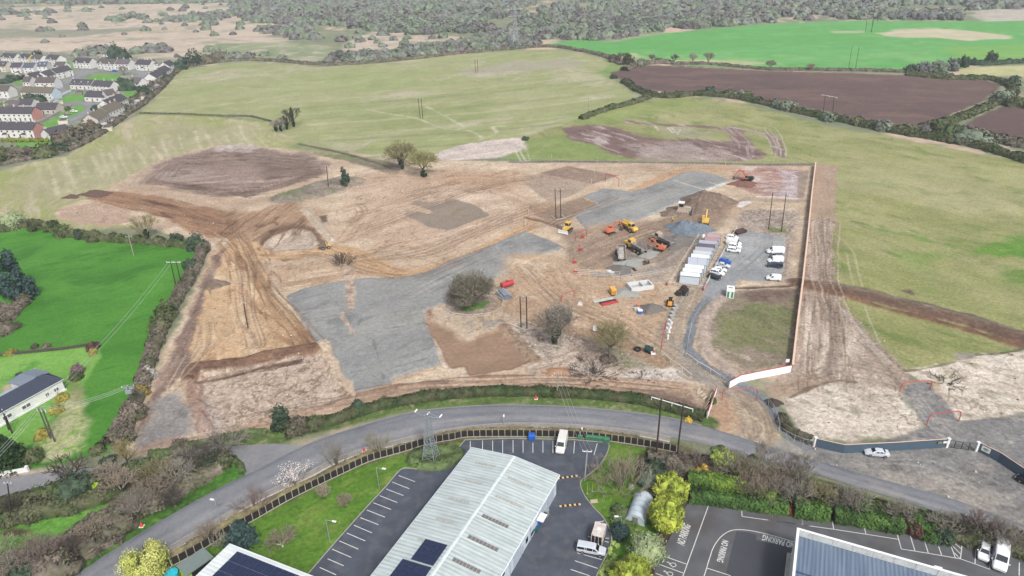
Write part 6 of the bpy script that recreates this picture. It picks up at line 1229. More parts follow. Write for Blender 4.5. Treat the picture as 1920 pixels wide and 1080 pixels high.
m=MB(); u_=(b-a).normalized(); c=(a+b)/2+n*1.3; m.add([tuple(c+u_*(.5*math.cos(q))+Vector((0,0,1.4+.32*math.sin(q)))) for q in np.linspace(0,2*math.pi,16,endpoint=False)],[tuple(range(16))]); m.build('emblem',mat('sage_green',rgb(150,176,150),.7),t,shift=sh)
for px_,c_,lb in (((1768,840),rgb(232,230,226),'white notice at the gate end of the blue hoarding'),((1758,841),rgb(150,140,90),'olive notice next to the white one on the blue hoarding')):
    a=G(*px_); m=MB(); m.box((a.x,a.y-.12,1.6),(.9,.05,.5),rz=.06); o=m.build('notice',mat('notice%d'%int(c_[0]*99),c_,.7)); tag(o,lb,'notice')
for q,lb in (((1526,837),'white masonry pillar at the left end of the blue hoarding'),((1774,839),'white pillar on the left of the mesh gate'),((1829,846),'white pillar on the right of the mesh gate')):
    a=G(*q); m=MB(); m.box((a.x,a.y,1.15),(.45,.45,2.3)); m.box((a.x,a.y,2.35),(.6,.6,.12)); o=m.build('gate_pillar',white); tag(o,lb,'pillar','white gate pillars')
mesh_m=mat('dark_green_mesh',rgb(70,84,82),.7)
# mesh gate with four leaves
a,b=G(1775,839),G(1828,845.5); t=thing('mesh_gate','wide dark mesh gate standing between the two blue hoardings','gate',a,0); sh=tuple(a)
for i in range(4):
    p=a+(b-a)*(i/4+.01); q=a+(b-a)*((i+1)/4-.01); m=MB(); m.path([(p.x,p.y,.1),(q.x,q.y,.1),(q.x,q.y,1.9),(p.x,p.y,1.9),(p.x,p.y,.1)],.05,4); lf=m.build('gate_leaf',mesh_m,t,shift=sh)
    m=MB()
    for k in range(1,9): w=p+(q-p)*k/9; m.tube((w.x,w.y,.1),(w.x,w.y,1.9),.012,n=3)
    for k in range(1,5): m.tube((p.x,p.y,.1+k*.36),(q.x,q.y,.1+k*.36),.012,n=3)
    m.build('mesh',mesh_m,lf,shift=sh)
pale=mat('pale_rail',rgb(218,208,194),.8,var=.1); hz=mat('mesh_panel_steel',rgb(190,196,196),.5,metal=.2)
def mesh_fence(label,px,h=1.9,step=3.,cat='mesh fence',dens=6,pr=.05):
    P=[G(*p) for p in px]; S=resample(P,max(step,plen(P)/96)); t=thing('mesh_fence',label,cat,P[0]); sh=tuple(P[0])
    for p in S: m=MB(); m.tube((p.x,p.y,0),(p.x,p.y,h),pr,n=4); m.build('post',hz,t,shift=sh)
    for p,q in zip(S[:-1],S[1:]):
        m=MB(); m.tube((p.x,p.y,h-.05),(q.x,q.y,h-.05),.04,n=3); m.tube((p.x,p.y,.15),(q.x,q.y,.15),.04,n=3)
        for k in range(1,dens): w=p+(q-p)*k/dens; m.tube((w.x,w.y,.15),(w.x,w.y,h),.012,n=3)
        m.build('panel',hz,t,shift=sh)
    return t
mesh_fence('pale mesh fence running along the north edge of the site below the stockpile field',[(940,303),(1100,309),(1270,311),(1430,312),(1500,313)],2,3.4,dens=4,pr=.04)
mesh_fence('dark mesh fence curving beside the lane up to the white pillar',[(1460,813),(1480,826),(1502,835),(1525,841)],1.9,1.8)
railing('handrail','white post and rail fence along the left side of the entrance road','handrail',[(1239,664),(1257,680),(1275,692),(1297,709)],1.1,4.2,pale,rails=(.95,),pr=.07,rr=.09)
railing('handrail','white post and rail fence between the entrance road and the grey footway','handrail',[(1286,668),(1306,683),(1330,697),(1350,710)],1.1,4.2,pale,rails=(.95,),pr=.07,rr=.09)
mesh_fence('mesh fence panels curving down the lane right of the red goalpost',[(1388,722),(1412,738),(1436,755),(1452,775),(1459,800),(1462,818)],1.8,2.2)
mesh_fence('mesh fence left of the grey footway up to the green and white kiosk',[(1287,664),(1290,640),(1296,612),(1310,585),(1326,562)],1.6,2.4)
mesh_fence('mesh fence between the grey footway and the rough ground behind the white hoarding',[(1350,712),(1362,722),(1368,735)],1.6,2.)
mesh_fence('low mesh barrier standing across the entrance beside the short hoarding',[(1326,727),(1342,733)],1.5,1.5)
wcab=[P2(-.9,-1.2),P2(-1.0,CL*.5),P2(-.6,CL+1.5)]
railing('walkway_rail','pale post and rail walkway barrier along the left side of the cabins','handrail',None,1.1,2.6,pale,rails=(.5,.97),world=wcab,pr=.06,rr=.06)
railing('walkway_rail','outer pale rail of the walkway left of the cabins','handrail',None,1.1,2.6,pale,rails=(.5,.97),world=[p-ux*1.5 for p in wcab],pr=.06,rr=.06)
e0=P2(CWd+2.2,-1.5); e1=P2(CWd+3.0,CL+12)
railing('walkway_rail','long pale fence between the cabins and the parked cars','fence',None,1.3,2.6,pale,rails=(.35,.66,.98),world=[e0,P2(CWd+2.4,CL*.5),e1],pr=.06,rr=.06)
railing('walkway_rail','short pale rail with red mesh ends in front of the first cabin','handrail',None,1.1,1.8,pale,rails=(.5,.97),world=[P2(-2.6,-1.6),P2(CWd+2.2,-1.7)],pr=.06,rr=.06)
for i,(p,q,lb) in enumerate(((P2(-2.9,-.4),P2(-2.7,-2.2),'red and white barrier at the left front corner of the cabins'),(P2(CWd+2.3,-.2),P2(CWd+2.1,-3),'red and white barrier at the right front corner of the cabins'))):
    t=thing('barrier',lb,'barrier',p); sh=tuple(p)
    for z,mm_ in ((.3,redp),(.6,white),(.9,redp)): m=MB(); m.path([(p.x,p.y,z),(q.x,q.y,z)],.11,4); m.build('rail',mm_,t,shift=sh)
    for w in(p,q): m=MB(); m.box((w.x,w.y,.5),(.2,.2,1.0)); m.build('post',redp,t,shift=sh)
for px,lb in (([(1075,516),(1110,518),(1162,521)],'pale mesh pedestrian barrier west of the haul crossing'),([(1165,523),(1200,518),(1240,511),(1270,503)],'upper pedestrian barrier leading right towards the cabins'),([(1165,526),(1205,522),(1245,514),(1272,508)],'lower pedestrian barrier leading right towards the cabins'),([(1075,509),(1110,512),(1164,515)],'upper pale mesh barrier west of the haul crossing')):
    railing('pedestrian_barrier',lb,'barrier',px,1.0,2.4,pale,rails=(.45,.97),pr=.05,rr=.05)
# red overhead-line goalposts
def goal(a,b,h,label,r=.1):
    A,B=G(*a),G(*b); L_=(B-A).length; t=thing('height_goalpost',label,'goalpost',A,ang(A,B),'red goalposts marking overhead lines')
    for x in(0,L_): m=MB(); m.tube((x,0,0),(x,0,h-.9),r,n=6); m.build('post',redp,t)
    m=MB(); m.path([(0,0,h-.9),(.25,0,h-.3),(.9,0,h),(L_-.9,0,h),(L_-.25,0,h-.3),(L_,0,h-.9)],r,6); m.build('crossbar',redp,t)
goal((1353,751),(1417,751),3.4,'red goalpost straddling the gateway next to the white hoarding',.08)
goal((1687,734),(1744,729),2.4,'red goalpost at the top of the dark gravel ramp')
goal((1737,797),(1797,790),2.9,'red goalpost at the foot of the dark gravel ramp')
goal((1135,340),(1160,350),3.6,'thin red goalpost far up the site beside the brown rectangle',.12)
goal((1052,566),(1076,559),2.6,'red goalpost lying low across the yard near the twin poles')
goal((1079,452),(1100,444),2.8,'red goalpost near the small bulldozer')
goal((1239,660),(1247,618),3.0,'red goalpost beside the stacked white barriers at the entrance')
for px_,lb in (((1090,447),'red marker frame beside the haul crossing'),((1086,470),'red mesh panel near the upper crossing'),((1076,513),'red feet of the crossing barrier, lower'),((1075,494),'red marker post with sign on the haul crossing')):
    a=G(*px_); t=thing('marker_post',lb,'marker post',a); m=MB(); m.tube((0,0,0),(0,0,2.4),.09,n=5); m.build('post',redp,t); m=MB(); m.box((.4,0,.5),(1.4,.1,.7)); m.build('board',redp,t)
# bunting poles and stakes across the site
for i,(x,y,h) in enumerate([(1007,375,2.5),(1109,345,2.2),(1115,326,2),(985,425,2.5),(991,402,2),(1034,297,2),(1120,303,2),(1360,312,2),(1450,303,2.4),(1471,325,2),(1487,318,2)]):
    a=G(x,y); m=MB(); m.tube((a.x,a.y,0),(a.x,a.y,h),.07,n=5); o=m.build('setting_out_stake',pale); tag(o,'thin pale setting-out stake standing in the bare ground','stake','setting-out stakes across the site')
# ---------------------------------------------------------------- poles and lines
def hpole(tops,bases,label,bar=None,m_=polem,r=.17,insul=3,group=None,ext=1.0,barm=steel,wood_base=False):
    c=G(*bases[0]); t=thing('power_pole',label,'power pole',c,0,group or 'timber power poles across the site and fields'); sh=tuple(c); T=[]
    for tp,b in zip(tops,bases):
        B=G(*b); h=Hgt(b,tp); tt=G(*tp,h); 
        if (tt-B).xy.length>3: tt=Vector((B.x,B.y,h))
        m=MB(); m.tube(B,tt,r,r*.75,n=8); m.build('pole',m_,t,shift=sh); T.append(tt)
    if len(T)>1 or bar:
        A=T[0]; B=T[-1]; d=(B-A).normalized() if len(T)>1 else Vector(bar).normalized(); e=ext
        p=A-d*e+Vector((0,0,-.2)); q=B+d*e+Vector((0,0,-.2)); m=MB(); m.tube(p,q,.09,n=4); m.build('crossarm',barm,t,shift=sh)
        for k in range(insul):
            w=p+(q-p)*(k/(insul-1)); m=MB(); m.tube(w,w+Vector((0,0,-.7 if len(T)>1 and ext>1.2 else .35)),.07,n=5); m.build('insulator',white,t,shift=sh)
    return T
hpole([(1040.5,354),(1050.5,354)],[(1042.5,411),(1051.5,411)],'pair of dark poles on a small brown pad above the middle of the site')
hpole([(975,556),(987,556)],[(977,615),(988,616)],'pair of dark poles inside a square timber rail near the centre')
BIG=hpole([(1240,748),(1281,760)],[(1230,858),(1268,866)],'tallest pair of black poles with white crossarm, by the road bend',ext=1.9,r=.2,barm=white)
hpole([(1449,361),(1474,364)],[(1441,430),(1465,434)],'pair of black poles above the site car park',ext=.4)
hpole([(1547.5,178),(1564,181)],[(1543,215),(1561,213)],'pair of dark poles with white crossarm at the edge of the ploughed field',ext=2.4,barm=white)
hpole([(1598,87),(1611,87.5)],[(1591,129),(1604,129)],'pair of dark poles at the lower edge of the far green field')
hpole([(1641,6),(1649,8)],[(1634,60),(1645,40)],'two tall poles at the top of the far green field',r=.25)
hpole([(1626,29),(1641,30)],[(1623,60),(1633,60)],'short twin pole with crossarm beside the bare patch of the far green field',ext=1,r=.2,barm=white)
hpole([(890,110),(895,110)],[(892,137),(896,136.5)],'distant pair of poles near the top of the olive field')
hpole([(784,184),(789.5,184)],[(788,222),(793,222)],'pair of poles in the middle of the olive field')
hpole([(1103,183),(1108,183)],[(1104,213),(1109,218)],'pale pair of poles at the grassy boundary between the olive fields',m_=polel,r=.14)
PL=hpole([(319.5,490.5),(330,490.5)],[(331,541),(342,540)],'pair of poles with white crossarm at the right edge of the bright green field',ext=1.1,barm=white)
hpole([(612,311)],[(616,355)],'single dark pole on the rubble island in the upper left of the site',bar=(1,0,0),ext=.5); hpole([(621,312)],[(625,352)],'thin pale pole right next to the single dark one on the rubble island',m_=polel,r=.1,bar=(1,0,0),ext=.3)
PA=hpole([(241,443)],[(251,479)],'single pale pole with insulators in the bright green field',m_=polel,bar=(1,0,0),ext=1)
hpole([(457,568)],[(465,616)],'single dark pole on the sandy mound',bar=(1,0,0),ext=.5,r=.15)
PC=hpole([(72,765),(79,766)],[(95,822),(103,828)],'weathered pair of poles with crossarm in front of the bungalow',ext=1.3,m_=mat('weathered_pole',rgb(96,96,90),.9))
hpole([(5,770),(9,776)],[(17,806),(23,812)],'pair of dark poles at the bungalow corner near the left edge',ext=.6)
PB=hpole([(239,724)],[(251,778)],'pole carrying a transformer at the hedge left of the grey pad',m_=mat('weathered_pole',rgb(96,96,90)),bar=(1,.2,0),ext=1.2,r=.15)
PD=hpole([(1046,700)],[(1044,741)],'pale pole with insulators between the site and the verge hedge',m_=polel,bar=(1,0,0),ext=.8,r=.14)
PE=hpole([(1101,845)],[(1096,901)],'pale pole with white crossarm at the edge of the warehouse drive',m_=mat('pale_grey_pole',rgb(168,168,164),.9),bar=(1,-.1,0),ext=.85,r=.16,barm=white)
hpole([(14,905)],[(22,975)],'pole among shrubs at the left edge below the side road',m_=polem,r=.13,bar=(1,0,0),ext=.6)
def line3(A,B,label,n=3,sp=.8,sag=.8,r=.03):
    d=(B-A); w=Vector((-d.y,d.x,0)).normalized()*sp; c=A
    for k in range(n):
        o=w*(k-(n-1)/2); a=A+o;b=B+o; pts=[a+(b-a)*(i/16)+Vector((0,0,-sag*4*(i/16)*(1-i/16))) for i in range(17)]; m=MB(); m.path(pts,r,3); q=m.build('power_line',mat('cable_grey',rgb(176,180,178),.6)); tag(q,label,'power line',label+' group' if 0 else 'overhead power lines')
line3(PD[0],PE[0],'thin wire falling from the verge pole to the pole by the warehouse drive')
line3(PE[0],Vector((6.,82,9.5)),'thin wire leaving the drive pole towards the viewer',2) if False else None
line3(PL[0],PC[0],'thin wire crossing the bright green field down to the bungalow poles',2,1.2,1.5)
line3(PB[0],PC[1],'thin wire between the transformer pole and the bungalow poles',3,.7,1.)
line3(PC[0],G(-60,905,7),'thin wire leaving the bungalow poles at the lower left',3,.7,.6)
line3(PB[0],G(463,600,8),'thin wire from the transformer pole over the brown strip',2,.8,1.)
t=thing('transformer','grey transformer hung on the hedge pole','transformer',PB[0]+Vector((0,0,-1.3))); m=MB(); m.box((0,-.3,0),(1.2,.6,.8)); m.build('tank',steel,t); m=MB(); m.box((0,.3,.55),(1.8,.5,.12)); m.build('platform',steel,t)
railing('log_surround','thin log rail ringing the large round tree on its island','timber rail',[(833,575),(838,562),(858,553),(890,550),(925,554),(944,566),(942,578),(925,588),(885,594),(850,590),(835,582)],.6,2.2,pale,rails=(.9,),rr=.06,pr=.05)
# timber square round the centre poles
sq=[(962,611),(985,621),(1007,612),(985,604),(962,611)]; railing('timber_surround','low pale timber square round the centre pair of poles','timber rail',sq,.45,2.2,pale,rails=(.9,),rr=.09,pr=.08)
railing('timber_surround','low pale timber frame round the feet of the upper middle poles','timber rail',[(1034,406),(1043,414),(1060,410),(1053,404)],.45,2.2,pale,rails=(.9,),rr=.09,pr=.08)
# lattice tower
def lattice(label,px,h,w0,w1,arms,armw,col=steel,r=.07,rz=.2,name='lattice_tower',waist=.5):
    p=G(*px); t=thing(name,label,'pylon',p,rz); nl=10
    def wd(z): f=z/h; return w0+(w0*.45-w0)*min(1,f/waist) if f<waist else w0*.45+(w1-w0*.45)*(f-waist)/(1-waist)
    for sx in(-1,1):
        for sy in(-1,1): m=MB(); m.path([(sx*wd(z)/2,sy*wd(z)/2,z) for z in np.linspace(0,h,nl)],r,4); m.build('leg',col,t)
    zs=[h*(1-(1-k/nl)**1.25) for k in range(nl+1)]
    for s in range(4):
        m=MB()
        for k in range(nl):
            z0,z1=zs[k],zs[k+1]; a,b=wd(z0)/2,wd(z1)/2; c=[(-1,-1),(1,-1),(1,1),(-1,1)]; c0=c[s];c1=c[(s+1)%4]
            m.tube((c0[0]*a,c0[1]*a,z0),(c1[0]*b,c1[1]*b,z1),r*.6,n=3); m.tube((c1[0]*a,c1[1]*a,z0),(c0[0]*b,c0[1]*b,z1),r*.6,n=3); m.tube((c0[0]*b,c0[1]*b,z1),(c1[0]*b,c1[1]*b,z1),r*.6,n=3)
        m.build('bracing',col,t)
    for z in arms:
        m=MB(); 
        for sy in(-.4,.4): m.path([(-armw,0,z),(-w1/2,sy,z+.1),(w1/2,sy,z+.1),(armw,0,z)],r,4); 
        m.path([(-armw,0,z),(0,0,z+.9),(armw,0,z)],r,4); m.build('crossarm',col,t)
        for x in(-armw,0,armw): m=MB(); m.tube((x,-.0,z+.15),(x+.3,.6,z+.5),.14,n=6); m.build('insulator',white,t)
lattice('grey lattice tower standing on the round hedge bed above the warehouse',(808,858),11.0,2.7,1.0,(10.8,),2.7,mat('tower_steel',rgb(158,168,174),.5,metal=.1),.07,rz=-.35)
lattice('faint pale lattice pylon at the edge of the far scrub',(966,86),34,6,1.5,(26,32),6,mat('far_pylon',rgb(176,182,184),.6),.16,rz=.3,name='pylon')
# street lamps
def lamp(base,top,armdir,label,arm=1.3,r=.08):
    p=G(*base); h=Hgt(base,top); t=thing('street_lamp',label,'street lamp',p,0,'street lamps'); m=MB(); m.tube((0,0,0),(0,0,h),r,r*.7,n=8); m.build('post',steel,t)
    d=(G(*armdir)-p).normalized()*arm; m=MB(); m.tube((0,0,h),(d.x,d.y,h+.1),.05,n=5); m.build('bracket',steel,t); m=MB(); m.box((d.x,d.y,h+.1),(.75,.3,.14),rz=math.atan2(d.y,d.x)); m.build('lantern',white,t)
lamp((711,916),(705,877),(760,925),'street lamp on the lawn level with the upper parking bays',1.6)
lamp((619,1017),(613,975),(670,1028),'street lamp on the lawn level with the lower parking bays',1.6)
lamp((415,982),(404,938),(380,975),'slender lamp on the path by the road bend at lower left',.5)
lamp((945,795),(943,782),(945,780),'short lamp beside the road above the warehouse',.3); lamp((1091,816),(1088,806),(1090,800),'small lamp beside the road near the green bins',.3)
lamp((1164,984),(1164,969),(1150,984),'short lamp above the dark round bush',.9)
# ---------------------------------------------------------------- stores and loose things
def ob(name,label,cat,px,parts,rz=0,group=None,z=.02,sc=1):
    p=G(*px); t=thing(name,label,cat,(p.x,p.y,z),rz,group); t.scale=(sc,)*3
    for pn,m_,fn in parts: m=MB(); fn(m); m.build(pn,m_,t)
    return t
a=ang(G(940,541),G(962,534))
ob('fuel_tank','red horizontal fuel tank on a skid near the round tree','fuel tank',(951,539),[('tank',redp,lambda m:(m.tube((-2,0,1.2),(2,0,1.2),.9,n=16),)),('skid',greyp,lambda m:(m.box((0,.6,.2),(3.6,.15,.4)),m.box((0,-.6,.2),(3.6,.15,.4)),m.box((-1.2,0,.35),(.2,1.4,.3)),m.box((1.2,0,.35),(.2,1.4,.3)))),('filler_cap',blackp,lambda m:m.tube((0,0,2.05),(0,0,2.3),.25,n=8))],a)
pg=mat('grey_pipe',rgb(156,164,174),.6,var=.08)
def ring(m,a,b,r,n=12):
    a,b=Vector(a),Vector(b); d=(b-a).normalized(); u_=d.orthogonal().normalized(); w=d.cross(u_); q=[]
    for c,rr in ((a,r),(b,r),(b,r*.78),(a,r*.78)): q.append([tuple(c+(u_*math.cos(t)+w*math.sin(t))*rr) for t in np.linspace(0,2*math.pi,n,endpoint=False)])
    P=[p for s in q for p in s]; F=[]
    for k in range(4):
        for i in range(n): F.append((k*n+i,k*n+(i+1)%n,((k+1)%4)*n+(i+1)%n,((k+1)%4)*n+i))
    m.add(P,F)
c0=G(945,556)
k=0
for row,(cnt,zz) in enumerate(((6,.3),(5,.82),(3,1.34))):
    for i in range(cnt):
        m=MB(); x=(i-(cnt-1)/2)*.62; ring(m,(x,-2.4,zz),(x,2.4,zz),.3); o=m.build('concrete_pipe',pg); o.location=(c0.x,c0.y,.05); o.rotation_euler=(0,0,a-.15); tag(o,'grey drainage pipe in the stack below the red tank','pipe','drainage pipes stacked below the red tank')
ob('generator','yellow canopied generator in the yard left of the concrete tank','generator',(1149,551),[('canopy',mat('gen_yellow',rgb(246,180,50),.5),lambda m:m.box((0,0,1.1),(1.6,2.6,1.5),top=(.94,.94))),('skid',blackp,lambda m:m.box((0,0,.2),(1.7,2.8,.3))),('door',mat('gen_dark',rgb(196,140,50),.6),lambda m:m.box((0,-1.3,1.05),(1.2,.06,1.1)))],.2)
tk0=G(1184,548)
t=thing('concrete_tank','open two-cell pale concrete tank in the yard','concrete tank',tk0,ang(G(1184,551),G(1226,545))); Lk_=(G(1184,551)-G(1226,545)).length
for (x0,y0,x1,y1) in ((0,0,Lk_,.4),(0,3.6,Lk_,4.0),(0,.4,.4,3.6),(Lk_-.4,.4,Lk_,3.6),(Lk_*.56,.4,Lk_*.56+.35,3.6)): m=MB(); m.prism([(x0,y0),(x1,y0),(x1,y1),(x0,y1)],0,1.3); m.build('wall',mat('new_concrete',rgb(214,216,216),.8,var=.06),t)
m=MB(); m.prism([(.4,.4),(Lk_-.4,.4),(Lk_-.4,3.6),(.4,3.6)],0,.25); m.build('floor',conc,t)
def pipes(label,a,b,mt,n=3,r=.18,cat='pipes',sp=.4):
    A,B=G(*a),G(*b); d=(B-A).normalized(); w=Vector((-d.y,d.x,0))*sp
    for k in range(n): m=MB(); o_=w*(k-(n-1)/2); m.tube((A.x+o_.x,A.y+o_.y,r+.05),(B.x+o_.x,B.y+o_.y,r+.05),r,n=8); q=m.build('pipe',mt); tag(q,label,cat,label.replace('one of the ','')+' bundle')
pipes('red plastic pipe lying in the yard below the generator',(1128,573),(1158,566),redp,3,.2)
pipes('black plastic pipe lying behind the red ones',(1125,570),(1155,564),blackp,3,.2)
pipes('pale grey pipe lying above the black ones',(1112,568),(1150,560),conc,3,.22)
pipes('white pipe offcut near the lower edge of the haul crossing',(1140,508),(1149,513),white,4,.15)
pipes('pale timber length on the pale ground by the entrance handrail',(1274,703),(1294,712),wood,3,.1)
def blocks(label,px,cs,group): 
    for (dx,dy,c) in cs:
        p=G(px[0]+dx,px[1]+dy); m=MB(); m.box((p.x,p.y,.4),(.9,.9,.8),rz=.4); m.box((p.x,p.y,.86),(.8,.8,.1),rz=.4); o=m.build('material_bag',mat('bag'+str(int(c[0]*999)),c,.8,var=.06)); tag(o,label,'material bag',group)
blocks('bulk bag beside the dark sand heap',(1196,583),[(0,0,rgb(226,226,222)),(-5,-1,rgb(206,200,190))],'bulk bags by the sand heap')
ob('cement_mixer','orange and white cement mixer beside the sand heap','cement mixer',(1196,577),[('drum',orangep,lambda m:m.tube((0,0,1.0),(.7,0,1.5),.6,.3,n=10)),('stand',white,lambda m:(m.tube((-.5,-.5,0),(0,0,1),.06),m.tube((-.5,.5,0),(0,0,1),.06),m.tube((.6,0,0),(0,0,1),.06))),('motor',greyp,lambda m:m.box((-.5,0,.8),(.5,.4,.5)))])
ob('blue_barrel_crate','blue crate of barrels beside the sand heap','crate',(1200,588),[('crate',mat('crate_blue',rgb(60,120,214),.5),lambda m:m.box((0,0,.5),(1.2,1.0,1.0))),('lid',white,lambda m:m.box((0,0,1.05),(1.3,1.1,.1)))])
ob('portable_toilet','white kiosk with two green doors at the car park entrance','kiosk',(1368,555),[('body',white,lambda m:m.box((0,0,1.25),(2.1,3.2,2.4))),('roof',mat('kiosk_roof',rgb(240,242,240),.6),lambda m:m.box((0,0,2.55),(2.3,3.4,.18),top=(.9,.9))),('door',mat('kiosk_green',rgb(50,156,110),.6),lambda m:m.box((-.55,-1.62,1.2),(.55,.06,1.9))),('door',mat('kiosk_green',rgb(50,156,110),.6),lambda m:m.box((.55,-1.62,1.2),(.55,.06,1.9))),('roof_vent',greyp,lambda m:m.box((0,0,2.7),(1.2,.4,.12)))],-.28)
ob('skip','low rust-brown skip at the top left of the site car park','skip',(1387,437),[('body',mat('rust_brown',rgb(92,62,56),.8,var=.15),lambda m:m.add([(-1.9,-1.1,0),(1.9,-1.1,0),(1.9,1.1,0),(-1.9,1.1,0),(-2.4,-1.3,1.0),(2.4,-1.3,1.0),(2.4,1.3,1.0),(-2.4,1.3,1.0)],[(3,2,1,0),(0,1,5,4),(1,2,6,5),(2,3,7,6),(3,0,4,7)])),('contents',mat('rust_fill',rgb(96,66,58),.9,var=.25,vs=3,bump=.5),lambda m:m.box((0,0,.8),(4.4,2.3,.1)))],.5)
ob('oil_tank','dark teal tank beside the bare tree near the entrance','tank',(1216,660),[('tank',mat('teal_tank',rgb(44,78,82),.5),lambda m:m.tube((0,-.9,.9),(0,.9,.9),.85,n=14)),('cradle',blackp,lambda m:(m.box((0,.5,.15),(1.6,.15,.3)),m.box((0,-.5,.15),(1.6,.15,.3)))),('cap',blackp,lambda m:m.tube((0,0,1.7),(0,0,1.9),.2,n=8))],.9)
ob('tyre','large black tyre lying on the ground left of the teal tank','tyre',(1195,656),[('tread',rubber,lambda m:ring(m,(0,0,0),(0,0,.5),.95,16)),('inner_ring',blackp,lambda m:ring(m,(0,0,.05),(0,0,.45),.7,14))])
ob('tool_chest','small white chest with red lid next to the teal tank','chest',(1224,664),[('body',white,lambda m:m.box((0,0,.3),(1.1,.8,.6))),('lid',redp,lambda m:m.box((.2,0,.65),(.6,.6,.1)))])
for i,(x,y) in enumerate(((1155,634),(1162,634))): ob('plastic_drum','rounded white drum under the right-hand bare tree','drum',(x,y),[('drum',white,lambda m:m.tube((0,0,0),(0,0,.9),.5,.42,n=12)),('lid',white,lambda m:m.tube((0,0,.9),(0,0,1.0),.3,n=10))],group='white drums by the bare tree')
ob('rubble_sack','dirty white sack of rubble alone in the haul yard','sack',(1087,571),[('sack',mat('sackcloth',rgb(206,200,192),.9,var=.15,vs=3),lambda m:m.box((0,0,.35),(1.6,1.2,.7),top=(.6,.6))),('tie',pale,lambda m:m.box((0,0,.75),(.4,.4,.15)))])
ob('site_sign','white notice board on a post between the two bare trees','sign',(1116,625),[('board',white,lambda m:m.box((0,0,1.6),(1.3,.06,1.7))),('post',greyp,lambda m:m.box((0,.06,.8),(.1,.06,1.6)))])
ob('site_sign','white notice on a post behind the right end of the white hoarding','sign',(1474,690),[('board',white,lambda m:m.box((0,0,2.1),(.9,.06,.9))),('post',greyp,lambda m:m.box((0,.06,1.2),(.1,.06,2.3)))])
# stacked barriers along the ramp
for i,(x,y) in enumerate(((1252,622),(1254,614),(1256,606))): ob('plastic_barrier','white plastic barrier in the stack beside the entrance ramp','barrier',(x,y),[('block',white,lambda m:m.box((0,0,.5),(.9,1.5,1.0),top=(.5,1)))],.3,'white barriers by the ramp')
for i,(x,y) in enumerate(((1259,597),(1261,590),(1264,583),(1267,577))): ob('block_pallet','grey pallet of blocks stacked along the ramp fence','pallet',(x,y),[('blocks',conc,lambda m:m.box((0,0,.5),(1.0,1.3,.8))),('pallet',wood,lambda m:m.box((0,0,.07),(1.1,1.4,.12)))],.3,'block pallets by the ramp fence')
mesh_fence('mesh fence between the block pallets and the entrance ramp',[(1250,636),(1258,610),(1268,588),(1285,562),(1298,545)],1.8,2.2)
ob('bottle_bank','white bottle shaped post at the ramp foot','post',(1252,636),[('post',white,lambda m:m.tube((0,0,0),(0,0,1.2),.25,n=8)),('cap',white,lambda m:m.tube((0,0,1.2),(0,0,1.4),.12,n=8))])
for i,(x,y,rz) in enumerate(((1282,543,.4),(1286,548,.9),(1277,549,-.2),(1272,553,.6),(1284,553,.1))): ob('scrap_pile','dark brown scrap and coiled ducting heaped by the ramp','scrap',(x,y),[('coil',mat('dark_scrap',rgb(74,60,56),.8,var=.25,vs=2),lambda m:(ring(m,(0,0,0),(0,0,.7),1.0,12),ring(m,(.2,.1,.7),(.3,.2,1.2),.8,12)))],rz,'ducting coils by the ramp')
for i,(x,y) in enumerate(((1213,494),(1209,496),(1175,504),(1190,507))): ob('excavator_bucket','rusty spare bucket lying by the timber edge of the yard','bucket',(x,y),[('shell',mat('rusty',rgb(96,80,72),.8,var=.2),lambda m:m.side([(-.6,0),(.5,0),(.7,.6),(.5,.9),(.4,.3),(-.4,.25)],-.6,.6)),('hanger',blackp,lambda m:m.box((.5,0,.95),(.2,.6,.2)))],i*1.3,'spare buckets in the plant yard')
# pale timbers near gate
for i,(x,y) in enumerate(((1312,737),(1318,742),(1322,747),(1310,733))):
    p=G(x,y); m=MB(); m.box((p.x,p.y,.15),(1.8,.5,.25),rz=.5+.2*i); o=m.build('timber_pack',wood); tag(o,'pack of pale timber beside the gate hoarding','timber','timber packs by the gate')
# heaps
def heap(label,name,cat,px,rx,ry,h,mt,rz=0,seed=0,lob=2.2,flat=.0,noise=.35):
    c=G(*px); n1,n2=26,48; v=[];
    for i in range(n1+1):
        r=i/n1
        for j in range(n2):
            t=2*math.pi*j/n2; e=1+.18*math.sin(3*t+seed)+.1*math.sin(7*t+seed*2); x=rx*r*e*math.cos(t); y=ry*r*e*math.sin(t); q=max(0,1-r)
            z=h*(min(q*1.25,1) if flat else q**.9*(1.08-.1*q)); z*=1+noise*(float(fbm(np.array([x/lob+seed*3.]),np.array([y/lob]),3,seed%4)[0])-.5)*2*(1 if r>0 else 1); v.append((x,y,z-.06-(.3 if i==n1 else 0)))
    f=[(i*n2+j,(i+1)*n2+j,(i+1)*n2+(j+1)%n2,i*n2+(j+1)%n2) for i in range(n1) for j in range(n2)]
    m=MB(); m.add(v,f); o=m.build(name,mt,smooth=True); o.location=(c.x,c.y,0); o.rotation_euler=(0,0,rz); return tag(o,label,cat)
stone=mat('blue_stone',rgb(116,128,140),.85,var=.25,vs=1.2,bump=.9,bs=3); darkg=mat('dark_gravel',rgb(122,116,110),.9,var=.2,vs=1.5,bump=.8,bs=4); soilh=mat('stock_soil',rgb(126,106,90),.95,var=.2,vs=.8,bump=.9,bs=2.5,wear=(rgb(170,146,126),.6,.6)); palg=mat('pale_gravel',rgb(160,160,154),.9,var=.15,vs=2,bump=.7,bs=5); topso=mat('dark_topsoil',rgb(112,84,72),.95,var=.22,vs=1.2,bump=1.,bs=2)
heap('irregular heap of blue-grey stone in the plant area','stone_heap','heap',(1290,431),8.5,5.5,3.2,stone,-.1,1,3,noise=.8)
heap('dark gravel heap behind the dust-covered dump truck','gravel_heap','heap',(1271,455),8,5,2.8,darkg,.35,2)
